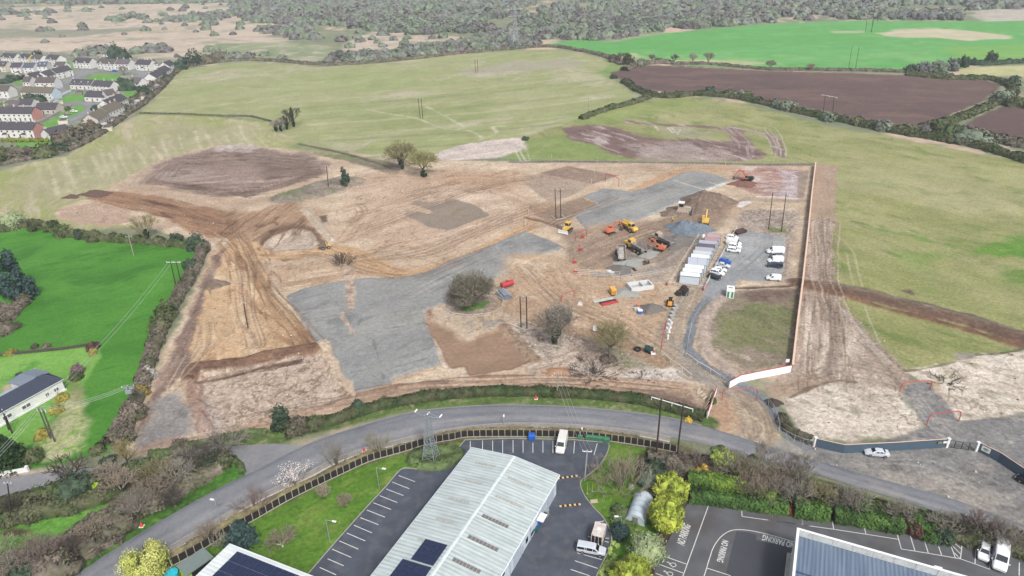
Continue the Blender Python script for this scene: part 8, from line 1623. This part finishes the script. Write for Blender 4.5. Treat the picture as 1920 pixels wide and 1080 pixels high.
hedge('clipped laurel hedge along the rear car park, middle length',[(1487,962),(1520,967),(1552,972)],3.0,2.8,lfG,260,.3,68,boxy=True,var=.12)
hedge('clipped laurel hedge along the rear car park, right length beside the red shrub',[(1562,972),(1600,978),(1640,985),(1690,994)],3.0,2.6,lfG,260,.3,69,boxy=True,var=.16)
hedge('yellower upper laurel hedge behind the clipped one',[(1288,906),(1330,912),(1380,922),(1420,934),(1450,948)],3.2,3.2,leafmat('laurel_lime',rgb(130,160,62),.45,c2=rgb(90,122,52)),200,.35,70,var=.25)
hedge('ragged dark scrub along the side road and wood edge at lower left',[(-30,985),(60,965),(140,950),(200,930),(225,915)],5,2.6,lfH,170,.45,71,var=.5)
hedge('dense thorn scrub between the small field and the road verge',[(70,1070),(120,1030),(180,985),(240,960),(300,938),(360,905),(410,878)],5,2.4,lfHb,220,.4,72,var=.5)
hedge('dark hedge belt below the side road from the frame edge to the junction',[(-30,955),(40,940),(120,925),(190,905),(260,880),(330,873),(400,868)],3.6,1.9,leafmat('belt_green',rgb(108,114,84),.4,c2=rgb(92,106,70)),220,.45,73,var=.5)
hedge('low green border of the side road corner, bright in the junction mouth',[(455,888),(450,872),(436,862)],1.6,.7,lfM,90,.3,74)
hedge('tangled shrub belt along the road above the rear car park, left part',[(1215,868),(1290,875),(1350,882),(1420,898),(1480,915)],7,1.5,lfHb,170,.45,75,var=.55)
hedge('tangled shrub belt along the road above the rear car park, right part',[(1490,925),(1560,940),(1640,962),(1720,982),(1800,1000),(1900,1024),(1990,1045)],6.5,1.9,lfH,190,.45,76,var=.55)
hedge('scrubby bank hedge left of the long bright field, by the frame edge',[(-40,640),(0,612),(22,590),(40,572),(52,556)],4,2.2,lfHb,110,.45,77,var=.5)
hedge('low hedge and rough plants by the lane fence near the white pillar',[(1467,782),(1470,800),(1490,815),(1520,828)],2.6,1.6,lfHb,110,.35,78,var=.5)
for i in range(12): bush('clipped_shrub','clipped yellow-green shrub in the row below the salmon-gabled terrace','shrub',(8+i*7.4,266.5-(i%2)*.3),1.15,2.6,leafmat('clip',rgb(150,158,66),.3) if i==0 else bpy.data.materials['clip'],160,.5,80+i,group='clipped shrubs below the terrace')
# -- single trees and bushes on the hedge lines
tree('bare_tree','bare tree rising from the hedge above the bright green field','tree',(275,447),10.5,seed=90,maxlev=4,spread=.62,twn=4,minr=.04,r=.3,trunk=.1,tw=twY,bark=barkP,ivyh=3)
for i,(x,y,rx,rz,m) in enumerate(((25,424,6,6,lfS),(-5,430,5,5,lfHb),(70,428,3.5,3.6,lfH),(100,432,3,3.6,lfH),(120,442,3.6,4.4,lfH),(152,446,2.6,3.4,lfK),(178,450,3,3.8,lfH),(368,464,4,5,lfK),(332,456,2.6,4,lfK),(300,618,3.4,4.6,lfH),(316,595,3.4,5.,lfH),(360,505,3,3.6,lfK),(345,540,2.6,3.2,lfHb),(255,780,3,3.4,lfHb),(228,822,3.2,3.6,lfHb),(280,706,2.0,2.4,leafmat('white_thorn',rgb(196,190,176),.2)),(276,690,1.8,2.2,lfHb),(265,740,2.2,2.6,leafmat('hedge_gold',rgb(150,130,62),.3)),(527,803,2.4,5.5,lfK),(560,806,3.2,3.2,lfHb),(588,800,2.2,2.4,lfH),(674,773,1.8,3.2,lfK))):
    bush('hedge_bush',('grey-green willow bush at the left end of the top hedge','brown bush cut by the left edge at the top hedge','dark bush second in the top hedge','brown-green bush before the hedge gap','large bush right after the hedge gap','small dark bush right of the hedge gap','brown-green bush below the sandy pad','dark evergreen bush at the east corner of the bright field','slim dark bush near the east corner of the bright field','ivy-green bush halfway down the west haul hedge','tall ivy-green bush halfway down the west haul hedge','dark bush at the top of the west haul hedge','brown bush near the twin poles of the bright field','brown bush beside the transformer pole','brown bush at the bottom of the west haul hedge','white flowering thorn in the west haul hedge','brown thorn above the flowering one','golden gorse bush in the west haul hedge','tall dark evergreen at the left end of the verge hedge','pale brown bush right of the tall evergreen','low bush where the verge hedge begins','slim dark bush on the verge hedge below the grey gravel')[i],'bush',(x,y),rx,rz,m,1500,.42,100+i,stems=(.1,5,barkG))
for i,(x,y,h,tw_) in enumerate(((1222,117,8,twP),(1264,119,9,twD),(1299,117,9,twG),(1327,121,12,twP),(1443,131,9,twP),(1519,133,7,twT),(1165,118,11,twD))):
    tree('hedgerow_tree',('leftmost bare tree','second bare tree, forked,','slight pale bare tree','broadest bare tree','lone bare tree right of the four','rounded low bare tree furthest right','brown-topped tree by the pale gateway')[i]+' on the hedge below the far green field','tree',(x,y),h,seed=130+i,maxlev=3,spread=.6,twn=7,minr=.09,r=.3,trunk=.2 if i<5 else .1,tw=tw_)
for i,(x,y,rx,rz,m) in enumerate(((1150,116,5,6,lfHb),(1178,120,5,8,lfH),(1200,124,4,5,sc2),(1735,138,9,9,sc1),(1760,139,9,10,sc2),(1710,136,6,6,lfK),(1785,132,6,9,sc1),(1808,126,4,9,lfK),(1825,122,3,5,lfK),(1856,116,5,8,lfK),(1476,206,6,6,sc2),(1455,200,4,5,sc1),(1552,226,5,5,sc2),(1605,234,4,5,lfH),(1655,244,6,5,sc1),(1730,252,5,5,sc3),(1760,246,6,6,lfH),(1785,258,9,7,lfM),(1820,268,11,7,sc2),(1880,190,8,6,sc2),(1895,160,6,6,lfK),(1330,176,5,5,lfK),(1365,180,6,4,lfH),(1385,184,4,6,sc2),(1400,185,5,5,lfM),(985,262,2.,1.6,lfK),(1150,147,3,3,lfK),(1905,200,8,6,lfH))):
    bush('field_bush',('brown bush','ivy-green bush','sage bush','big grey bush','big sage bush','dark low bush','grey bush','slim dark evergreen','small dark bush','leaning dark evergreen')[i%10]+' '+('by the pale gateway of the far green field','left of the pale gateway','at the corner above the plough','on the clump above the plough','in the clump above the plough','at the foot of the clump above the plough','right of the clump above the plough','standing near the straw field','next to the straw field','beyond the straw field','on the long hedge under the twin pole pair','left of the crossarm pole on the long hedge','under the white crossarm poles','right of the crossarm poles','midway down the long hedge','three quarters down the long hedge','where the two right hedges meet','below the hedge junction at right','lowest on the right hedge','on the lane between the two ploughed fields','above the lane by the straw field','at the lower left edge of the plough','below the lower left edge of the plough','first of three on the hump of the plough hedge','last of three on the hump of the plough hedge','alone at the tip of the green bank','alone at the left tip of the plough','by the right frame edge between the ploughed fields')[i],'bush',(x,y),rx,rz,m,1100,.9,150+i,ry=rx*.8)
# -- village greenery
for i,(x,y,rx,rz,m) in enumerate(((366,122,8,14,lfK),(352,124,6,9,lfK),(72,110,6,8,lfK),(220,109,10,13,lfK),(232,110,8,9,lfK),(244,167,9,8,lfK),(234,163,6,7,lfK),(278,178,3,5,lfK),(268,172,3,5,lfK),(52,192,6,6,lfK),(70,191,5,5,lfK),(10,212,6,7,lfS),(140,263,6,8,lfHb),(122,264,8,6,lfHb),(158,256,7,7,lfHb),(110,284,6,5,lfK),(85,292,7,6,lfH),(175,240,5,5,lfHb),(190,228,5,5,lfHb),(215,215,5,5,lfHb),(230,205,5,4,lfH),(250,192,4,4,lfHb),(265,184,4,4,lfHb),(290,165,6,5,lfHb),(300,158,6,5,lfHb),(310,150,5,5,lfK),(320,132,7,6,lfK),(338,130,7,6,lfK),(390,118,10,8,lfHb),(412,112,10,8,lfHb),(345,120,6,7,sc1),(40,128,5,4,lfHb),(25,150,9,4,lfK),(60,146,8,3,lfK),(5,155,9,3,lfK),(88,176,5,4,lfHb),(12,176,7,4,lfHb),(30,297,8,7,lfHb),(5,303,8,7,lfH),(60,288,5,4,lfHb),(180,206,3,3,lfK),(115,207,5,3,lfH),(20,220,6,2,lfH))):
    bush('garden_tree',('dark','tall dark','broad','bushy','thick','dense','leafy')[i%7]+' '+('evergreen' if m is lfK else 'brown-green bush' if m in(lfHb,lfH) else 'pale bush')+' '+['at the scrub corner above the village','left of the big corner evergreen','round-topped behind the back row','wedge-shaped behind the top terrace','right half of the wedge behind the top terrace','in front of the half-hidden house','left of the half-hidden house','by the lower garden sheds','beside the stepped terrace end','below the mossy terrace','right of the shrubs below the mossy terrace','beside the grey-roofed house','below the low long-roofed house','left of the wood below the long-roofed house','right of the long-roofed house','in the hedge below the clipped shrubs','in the lower village hedge','on the field hedge by the pink gable','on the field hedge by the mossy row','on the field hedge by the dark row','on the field hedge above the dark row','on the field hedge by the sheds','on the field hedge right of the sheds','behind the stepped terrace, lower','behind the stepped terrace, middle','behind the stepped terrace, upper','right of the top right house','left of the corner evergreen gap','along the scrub edge right of the corner evergreen','furthest right along the scrub edge','pale in front of the corner evergreen','between the back and second rows','long in the gardens left of the angled close','in the gardens under the second row','cut by the left edge under the second row','between the mossy terrace and the close','left of the gabled house','in the lowest gardens','cut by the left edge in the lowest gardens','behind the lowest gardens','small below the lawn house','in front of the red-fronted house','in front of the upper pink-gable terrace'][i],'tree' if m is lfK else 'bush',(x,y),rx,rz,m,500,1.0,200+i)
tree('bare_tree','bare round tree on the village green','tree',(233,141),9,seed=260,maxlev=3,spread=.62,twn=7,minr=.09,r=.3,tw=twT)
# -- left fields and wood
bush('conifer','big dark conifer at the left edge of the bright field','conifer',(22,552),5.5,11,lfC,2600,.7,271,dome=False,base=5,stems=(.3,2,barkD)); bush('conifer','smaller dark conifer right of the big one at the left edge','conifer',(48,558),4,7.5,lfC,1600,.6,272,base=0,stems=(.3,2,barkD))
def conifer(label,px,h,r,m,seed,cat='conifer'):
    rg=np.random.default_rng(seed); P=[];S=[]; p=G(*px); t=thing('spruce',label,cat,(p.x,p.y,0))
    for k in range(46):
        z=h*(.06+.9*k/46); R_=r*(1-k/46)**.85*(.85+.3*rg.random()); a=k*2.4; 
        for j in range(3):
            b=a+j*2.09+rg.normal()*.2; tip=np.array([R_*math.cos(b),R_*math.sin(b),z-.25*R_]); S.append((0,0,z,*tip,.05,.02)); f=rg.random((26,1))**.7; q=f*tip+np.array([0,0,z])*(1-f); P.append(q+rg.normal(size=(26,3))*np.array([.28,.28,.12])*(.4+R_*.35))
    v,q=leaves(np.concatenate(P),.42,rg); fast('foliage',v,q,m,t); V,Q=segs(S,3); fast('branches',V,Q,barkD,t); V,Q=segs([(0,0,-.1,0,0,h,.22,.04)],6); fast('trunk',V,Q,barkD,t)
conifer('layered green spruce in the garden at the lower left edge',(24,872),8,4.2,leafmat('spruce_green',rgb(64,98,52),.35),281); conifer('small dark spruce cut by the lower left garden edge',(-2,862),6,3,lfK,282)
conifer('blue-green spruce between the dark fence and the white workshop',(455,1018),5.5,3.2,lfC,283)
tree('dead_tree','leafless black-limbed tree leaning over the side road','tree',(134,902),8.5,seed=291,maxlev=3,nch=3,spread=.95,twn=2,minr=.05,r=.5,trunk=.12,tw=barkD,upw=-.02)
tree('bare_tree','yellowish bare tree on the side road verge beside the green corner','tree',(242,880),7.5,seed=292,maxlev=4,spread=.6,twn=3,minr=.03,r=.22,trunk=.35,tw=leafmat('twigs_gold',rgb(176,160,104),.2))
for i,(x,y,h,tw_,bk) in enumerate(((260,968,7,twG,barkW),(300,912,7.5,twY,barkP),(335,908,7,twG,barkP),(215,905,6,twT,barkP),(375,880,7,twD,barkG),(428,852,8,twG,barkG),(410,862,6,twD,barkG),(230,925,6.5,twT,barkW),(70,1050,6,twT,barkG),(100,1060,7,twP,barkG),(40,1075,6,twG,barkP),(140,1045,5,twD,barkG),(180,1010,5,twT,barkG),(15,1045,5,lfS,barkP),(330,950,5,twD,barkG),(30,965,5,twD,barkG),(290,940,6,twT,barkG),(350,872,5,twG,barkG))):
    tree('wood_tree',('white-limbed bare tree beside the small field','tangled yellow-grey tree left of centre in the wood strip','spreading grey tree in the wood strip','tan bare tree at the left of the wood strip','dark bare tree near the junction','tall bare tree at the tip of the wood strip','low bare tree left of the wood strip tip','pink-tinged tree with pale stem near the small field','bare tan tree at the bottom left corner','purple-brown tree near the bottom left corner','pale bare tree touching the bottom edge at left','dark low tree left of the road verge','tan tree on the thorn scrub','pale-leaved small tree at the left edge of the small field','dark tree over the bright verge','dark tree at the left end of the belt','tan tree between the white-limbed one and the verge','grey tree in the belt above the thorn scrub')[i],'tree',(x,y),h,seed=300+i,maxlev=4,spread=.72,twn=3,minr=.03,r=.2,trunk=.14,tw=tw_,bark=bk,upw=.03)
for i,(x,y,rx,rz,m) in enumerate(((190,922,1.5,2.4,leafmat('acid_leaf',rgb(150,190,40),.3)),(140,925,5,4,lfK),(110,930,4,3.4,lfH),(170,905,3.5,3,lfK),(400,872,2.6,4.2,lfK),(420,870,2.5,3,lfH),(60,945,4,3,lfH),(200,1010,3.5,3,lfHb),(175,1025,3.5,3,lfHb),(230,985,3.5,3,lfHb),(55,1078,4,3.4,lfK),(110,1075,5,4.4,lfHb),(340,845,2.2,2.6,lfHb),(117,745,0,0,None),(118,750,1.6,1.6,leafmat('garden_gold',rgb(170,160,60),.3)),(105,772,1.6,1.5,bpy.data.materials['garden_gold']),(80,818,1.8,1.8,bpy.data.materials['garden_gold']),(145,697,1.7,2.4,leafmat('garden_plum',rgb(140,112,116),.25)),(142,709,1.8,1.9,lfH),(39,710,1.,1.6,lfK),(172,655,1.8,2.2,leafmat('garden_red',rgb(122,86,80),.25)),(176,664,1.2,1.6,bpy.data.materials['garden_gold']),(20,664,1.5,1.2,bpy.data.materials['garden_gold']),(62,862,2.6,2.6,lfH),(8,585,4,3,lfHb),(12,620,4,3,lfHb),(66,652,1.,1.2,lfHb),(88,650,1.,1.,lfHb),(205,868,1.8,1.4,lfK),(185,845,2,1.4,lfH))):
    if m is None: continue
    bush('wood_bush',['acid green bush glowing in the dark belt','dark ivy mass under the black-limbed tree','olive bush left of the ivy mass','dark bush right of the ivy mass','dark evergreen at the wood strip tip','olive bush beside the tip evergreen','olive bush near the left end of the belt','brown thorn bush on the left of the verge','brown thorn bush next lower on the verge','brown thorn bush above the small field corner','dark bush at the bottom left corner','large brown bush at the bottom left corner','brown bush on the bank above the junction','','golden bush right of the bungalow','golden bush lower right of the bungalow','golden bush by the weathered poles','plum-coloured bush in the garden fence corner','olive bush below the plum one','small dark shrub on the back lawn','dark red bush at the wall corner','golden bush under the dark red one','golden bush on the garden wall at left','dark bush right of the garden spruce','brown bush at the left edge beside the conifers','brown bush at the left edge below the conifers','tiny brown bush on the garden wall, left','tiny brown bush on the garden wall, right','dark shrub in the side road lay-by','low shrub at the top of the lay-by'][i],'bush',(x,y),rx,rz,m,1100,.32,340+i,stems=(.06,4,barkG))
# -- garden and lawn trees round the warehouse
bush('spring_tree','pale yellow flowering tree hiding the road edge at the bottom left','tree',(282,1080),3.9,3.7,lfPY,11000,.2,401,dome=False,base=3.0,stems=(.25,3,barkD),lumps=40,co=False)
shrub('blossom_tree','white blossom tree on the path beside the dark fence','tree',(552,908),3.8,4.4,402,twG,10,leaf=lfB,nleaf=1300,lsize=.15,minr=.02)
shrub('bare_shrub','pale bare shrub on the path edge where the road bends','shrub',(630,872),5.2,4,403,twG,14,minr=.022); shrub('bare_shrub','small faint bare shrub on the path edge left of the tower','shrub',(709,848),4.,3.4,404,twY,10,minr=.022)
shrub('purple_shrub','purple-twigged tree beside the road at the bend','tree',(476,955),3.8,4.4,405,twP,14,barkR,minr=.022)
tree('weeping_tree','smaller weeping tree next to the dark fence on the lawn','tree',(609,934),4.2,seed=406,maxlev=4,spread=1.3,twn=6,minr=.025,r=.14,trunk=.5,tw=twT,upw=-.5); tree('weeping_tree','brown weeping tree in the middle of the lawn','tree',(648,951),4.2,seed=407,maxlev=4,spread=1.4,twn=7,minr=.025,r=.16,trunk=.5,tw=twT,upw=-.55)
tree('white_birch','white-limbed bare tree alone on the lawn above the workshop','tree',(530,1024),4.6,seed=408,maxlev=4,spread=.85,twn=3,minr=.035,r=.18,trunk=.12,tw=twT,bark=barkW)
shrub('bare_shrub','tan bare shrub beside the lamp at the lower bend','shrub',(392,1010),3.6,3.4,409,twT,12,minr=.022); shrub('bare_shrub','small pale bush inside the fence left of the blue-green spruce','shrub',(412,1025),2.4,2,410,twG,8,minr=.022)
bush('willow','upper bright yellow-green willow beside the polytunnel','tree',(1256,938),3.4,2.8,lfY,7500,.17,411,dome=False,base=2.8,stems=(.2,3,barkD),lumps=60,el=3.1,lr=.28); bush('willow','larger bright yellow-green willow covering the polytunnel end','tree',(1246,993),3.3,3.8,lfY,11000,.17,412,dome=False,base=3.6,stems=(.22,3,barkD),lumps=70,el=3.1,lr=.26)
bush('willow','yellow-green willow cut by the bottom edge','tree',(1182,1098),3.4,3.2,lfY,8000,.17,413,dome=False,base=3,stems=(.2,3,barkD),lumps=60,el=3.1,lr=.28)
bush('sage_bush','round sage-green tree below the bright willows','tree',(1212,1052),3.2,3.0,lfS,6000,.2,414,dome=False,base=2.6,stems=(.15,4,barkG),lumps=36)
bush('round_bush','round dark bush beside the short lamp at the drive','bush',(1163,1001),2.1,2.0,lfC,2600,.2,415,stems=(.05,6,barkD),lumps=26)
shrub('thicket','large brown bare thicket on the lawn right of the drive pole','thicket',(1163,912),5.2,9,416,twT,42,barkG,minr=.028); bush('sage_bush','grey-green bush between the brown thicket and the willow','bush',(1215,905),2.4,3.2,leafmat('santolina',rgb(132,152,132),.3),2200,.25,417,stems=(.06,4,barkG)); bush('dark_bush','dark evergreen behind the brown thicket','bush',(1225,888),3,3.6,lfK,2200,.3,418,stems=(.08,4,barkD)); shrub('thicket','purple-brown bare thicket at the right end of the dark fence','thicket',(1303,885),3.6,7,419,twP,26,barkR,minr=.028)
bush('boulder_shrub','low green shrub mound on the lawn left of the polytunnel','bush',(1168,965),3.2,.9,lfM,1500,.25,420)
for i,(x,y,r_) in enumerate(((1163,1011),(1150,1020),(1157,1024),(1143,1037),(1152,1043),(1147,1053),(1138,1055),(1141,1060),(1148,1057),(1134,1062),(1131,1068),(1139,1069),(1127,1073),(1130,1078),(1144,1030)) and [(a,b,.55) for a,b in ((1163,1011),(1150,1020),(1157,1024),(1143,1037),(1152,1043),(1147,1053),(1138,1055),(1141,1060),(1148,1057),(1134,1062),(1131,1068),(1139,1069),(1127,1073),(1130,1078),(1144,1030))]): bush('box_ball','pale green tufted plant in the bed beside the drive','plant',(x,y),r_*(.7+.6*random.random()),.6,leafmat('tuft',rgb(172,192,112),.25) if i==0 else bpy.data.materials['tuft'],260,.14,430+i,group='tufted plants along the drive')
bush('pot_shrub','small round white shrub on the lawn under the thicket','shrub',(1183,915),.7,.9,leafmat('whitish',rgb(190,188,168),.2),500,.16,450)
# shrub belt by the rear car park
tree('willow_tree','yellow-green weeping birch above the laurel hedge','tree',(1352,883),5.6,seed=461,maxlev=4,spread=.6,twn=2,minr=.02,r=.12,trunk=.3,leaf=lfPY,nleaf=0,tw=twY,bark=barkW); bush('birch_foliage','bright yellow-green crown in the belt above the laurel hedge','tree',(1351,884),2.6,2.2,leafmat('birch_lime',rgb(164,182,88),.4),2400,.2,462,dome=False,base=3.4,stems=(.1,2,barkW),co=False,lumps=24)
for i,(x,y,rx,rz) in enumerate(((1312,896,2.0,2.2),(1322,888,1.6,2.6),(1342,903,1.4,1.8),(1206,749,1.6,1.2),(1291,790,.8,1.0))): bush('gorse_bush',('orange-flowered gorse bush left of the birch','taller orange gorse bush left of the birch','small orange gorse bush above the laurel hedge','yellow gorse bush on the verge hedge','thin yellow gorse beside the tall pole pair')[i],'bush',(x,y),rx,rz,lfO,1300,.22,470+i,stems=(.05,4,barkG))
for i,(x,y,h,tw_,bk) in enumerate(((1376,900,7,twG,barkW),(1390,905,6,twY,barkW),(1408,915,6,twT,barkP),(1424,905,9.5,twG,barkW),(1445,925,6,twT,barkP),(1476,918,8,twP,barkW),(1462,932,5.5,twG,barkP),(1490,945,6,twG,barkW),(1502,922,8.5,twG,barkW),(1535,945,5,twY,barkG),(1575,955,5.5,twG,barkP),(1600,958,5.5,twG,barkP),(1680,978,5,twG,barkP),(1765,1000,5,twG,barkG),(1800,1005,5,twD,barkG),(1830,1008,6,twP,barkP),(1862,1020,6,twG,barkP),(1895,1035,5.5,twG,barkP),(1400,930,5,twP,barkG),(1425,938,5.5,twT,barkP))):
    tree('young_tree',['first white-stemmed birch','second white-stemmed birch','tan bare tree','tallest white-stemmed birch','spreading tan tree','pink-crowned birch','grey tree under the pink-crowned birch','white forked tree','tall birch with yellowish top','olive bare tree','tree left of the lime bush','tree right of the lime bush','grey tree by the dark red bush','leaning grey tree','dark bare tree','pinkish tree','grey tree behind the long van','last tree at the right edge','purple-twigged tree low in the belt','tan tree low in the belt'][i]+' in the belt along the road at lower right','tree',(x,y),h*1.05,seed=480+i,maxlev=4,spread=.42 if h>7 else .62,twn=3,minr=.03,r=.12,trunk=.3 if h>7 else .12,tw=tw_,bark=bk)
for i,(x,y,rx,rz,m) in enumerate(((1618,965,3.6,3.4,lfG),(1650,978,2.6,2.8,lfM),(1712,998,2.4,2.6,leafmat('dark_red_bush',rgb(112,78,66),.3)),(1725,992,3.4,3.,lfG),(1745,1003,3,2.6,lfG),(1767,1010,2.4,2.6,lfK),(1479,962,1.,1.9,lfRed),(1560,952,3,3,lfHb),(1590,962,3,3,lfHb),(1540,955,3,2.8,lfH),(1500,940,3,2.6,lfM),(1520,950,2.6,2.6,lfH),(1400,900,3,2.6,lfK),(1365,896,2.4,2,lfK),(1675,985,2.4,3.,lfM),(1700,985,2,3,lfHb),(1812,1018,1.6,1,lfHb),(1838,1010,1.8,1.,lfH),(1890,1030,2.4,1.2,lfH),(1460,945,2.4,2.2,lfM),(1430,930,2.4,2.4,lfK),(1350,905,2,1.8,lfM),(1260,872,3,2.4,lfHb),(1415,862,1.2,1.4,lfM),(1350,846,2.,.8,lfM),(1335,755,1.2,1.8,lfM))):
    bush('belt_bush',['lime laurel bush behind the hedge','mid-green bush behind the hedge','dark red-brown bush','broad lime bush right of the red one','lower lime bush right of the red one','dark bush at the right end of the limes','scarlet shrub in the hedge gap','brown bush above the middle hedge','brown bush above the right hedge','olive bush above the middle hedge','green bush above the hedge gap','olive bush above the hedge gap','dark evergreen under the birches','dark low bush under the first birch','green bush between brown trees','brown bush between green ones','low brown bush by the hatched bays','low olive bush by the white car','olive bush behind the long van','green bush under the tan tree','dark bush under the tallest birch','green bush above the long laurel hedge','brown bush by the tall pole foot','small green bush on the road edge','low green patch on the road verge','green bush against the gate hoarding'][i]+' in the lower right planting','bush',(x,y),rx*.9,rz*.85,m,2000,.25,510+i,stems=(.05,4,barkG))
# ---------------------------------------------------------------- far scrub and woodland
def inpoly(px,step,jit=.45,seed=0):
    P=W(px); rg=np.random.default_rng(seed); xs=[p[0] for p in P]; ys=[p[1] for p in P]; gx,gy=np.meshgrid(np.arange(min(xs),max(xs),step),np.arange(min(ys),max(ys),step)); x=gx.ravel()+rg.uniform(-jit,jit,gx.size)*step; y=gy.ravel()+rg.uniform(-jit,jit,gx.size)*step
    k=(sdf(P,x,y)>0)&(np.abs(x)<(y*cP+CAM_H*sP)*.80); return x[k],y[k]
B=[]
def scatter(px,step,r0,r1,seed,keep=1.,mix=(.4,.35,.25)):
    x,y=inpoly(px,step,seed=seed); rg=np.random.default_rng(seed+5); k=(rg.random(len(x))<keep)&(fbm(x/60,y/60,3,seed)>(.36 if keep>=.99 else .40)); x,y=x[k],y[k]
    for a,b in zip(x,y): B.append((a,b,rg.uniform(r0,r1),int(rg.choice(3,p=mix)),rg.integers(0,99)))
scatter([(430,-4),(2100,-4),(2100,17),(1830,18),(1800,38),(1600,36),(1440,42),(1330,52),(1250,59),(1190,66),(1120,68),(1010,74),(960,58),(860,62),(780,66),(700,58),(640,50),(480,42),(440,30)],11.5,5.5,10,601)
scatter([(-100,-4),(430,-4),(430,6),(200,8),(60,7),(-100,10)],12,5,9,602)
scatter([(200,36),(280,28),(330,36),(440,22),(480,30),(560,45),(600,62),(640,70),(560,78),(480,60),(330,42),(220,44)],10,4,8,603,.9)
scatter([(600,118),(640,100),(700,96),(760,92),(860,78),(905,66),(960,60),(1010,78),(1015,88),(900,96),(800,104),(700,116)],8.5,4,7.5,604,.95)
scatter([(125,100),(200,92),(210,104),(130,106)],9,4,7,605,.99); scatter([(240,98),(310,86),(315,98),(250,102)],8,4,7,606,.99)
scatter([(1030,56),(1120,56),(1200,62),(1180,72),(1100,76),(1040,74)],10,4,8,607,.8); scatter([(-60,20),(110,22),(110,30),(-60,34)],16,4,7.5,608,.7)
scatter([(-60,12),(430,8),(560,60),(430,112),(330,108),(100,98),(-60,96)],34,3.5,7.5,609,.55); scatter([(400,80),(600,86),(560,118),(350,118)],20,3.5,6.5,610,.5); scatter([(620,60),(760,66),(900,72),(760,88),(640,94)],20,3.5,7,611,.5)
B.sort(key=lambda b:math.hypot(b[0],b[1])/b[2]**1.0); near_=B[:285]; far_=B[285:]
protoB={}
scm=(sc1,sc2,sc3); names=('rounded grey willow bush in the far scrub beyond the fields','rounded sage-green willow bush in the far scrub beyond the fields','rounded violet-brown bush in the far scrub beyond the fields')
for (x,y,r_,k,s) in near_:
    v=(k,int(s)%4)
    if v not in protoB: o=bush('willow_bush',names[k],'bush',Vector((x,y,0)),1.,.82,scm[k],900,.17,700+k*7+v[1],group=('grey','sage-green','violet-brown')[k]+' willow bushes in the far scrub',ry=.85); protoB[v]=o
    else: o=protoB[v].copy(); scene.collection.objects.link(o); o.location=(x,y,-.2)
    o.scale=(r_,)*3; o.rotation_euler=(0,0,s*.5)
if far_:
    for k in range(3):
        F_k=[b for b in far_ if b[3]==k]
        if not F_k: continue
        base=[join([core(1,.9,.85,0,s,True,5,10,.9),cloud(80,1,.9,.85,.4,800+s+k*9,12,0,True)]) for s in range(5)]; VV=[];QQ=[];n=0
        for (x,y,r_,_,s) in F_k:
            v,q=base[int(s)%5]; a=s*.7; ca,sa=math.cos(a),math.sin(a); w=np.stack([(v[:,0]*ca-v[:,1]*sa)*r_+x,(v[:,0]*sa+v[:,1]*ca)*r_+y,v[:,2]*r_-.3],1); VV.append(w); QQ.append(q+n); n+=len(w)
        o=fast('woodland',np.concatenate(VV),np.concatenate(QQ),scm[k]); tag(o,('grey','sage-green','violet-brown')[k]+' part of the woodland stretching to the horizon','woodland',kind='stuff')

# loose stones and litter over the worked ground
PP=[];rg=np.random.default_rng(9)
for px,st_ in (([(352,702),(600,655),(660,742),(440,812)],2.6),([(700,330),(960,330),(980,440),(700,480)],5),([(400,470),(500,470),(600,650),(352,690)],4),([(950,615),(1100,620),(1310,715),(1000,706)],1.8),([(1540,850),(1760,842),(1990,950),(1840,950),(1560,872)],2.6),([(1100,510),(1250,500),(1240,640),(1060,600)],2.4),([(1465,748),(1682,732),(1735,800),(1490,815)],2.2),([(1720,700),(1920,660),(1990,780),(1760,780)],2.6),([(1510,412),(1560,408),(1700,735),(1482,700)],2.6),(padA,3.2),([(160,372),(460,400),(440,447),(112,410)],3),([(1340,560),(1400,440),(1470,450),(1465,528)],2.4)):
    x,y=inpoly(px,st_,seed=len(PP)); PP.append(np.stack([x,y,np.full(len(x),.12)],1))
PP=np.concatenate(PP); PP=PP[rg.random(len(PP))<.6]
for i,(c,sz) in enumerate(((rgb(226,220,210),.26),(rgb(136,116,98),.38),(rgb(196,180,160),.36))):
    v,q=leaves(PP[i::3],sz,rg,up=-.2); o=fast('loose_stones',v,q,mat('stone_%d'%i,c,.9)); tag(o,('pale','dark','tan')[i]+' loose stones and clods scattered over the worked ground','stones',kind='stuff')
# ---------------------------------------------------------------- air
m=MB(); m.box((0,600,61),(3600,3000,126)); hz_=m.build('haze',bpy.data.materials.new('haze')); hm=hz_.data.materials[0]; hm.use_nodes=True; N=hm.node_tree.nodes; N.remove(N['Principled BSDF']); pv=N.new('ShaderNodeVolumePrincipled'); pv.inputs['Color'].default_value=(.80,.87,.95,1); pv.inputs['Density'].default_value=.00014; hm.node_tree.links.new(pv.outputs[0],N['Material Output'].inputs['Volume']); hz_['kind']='stuff'
build_ground()
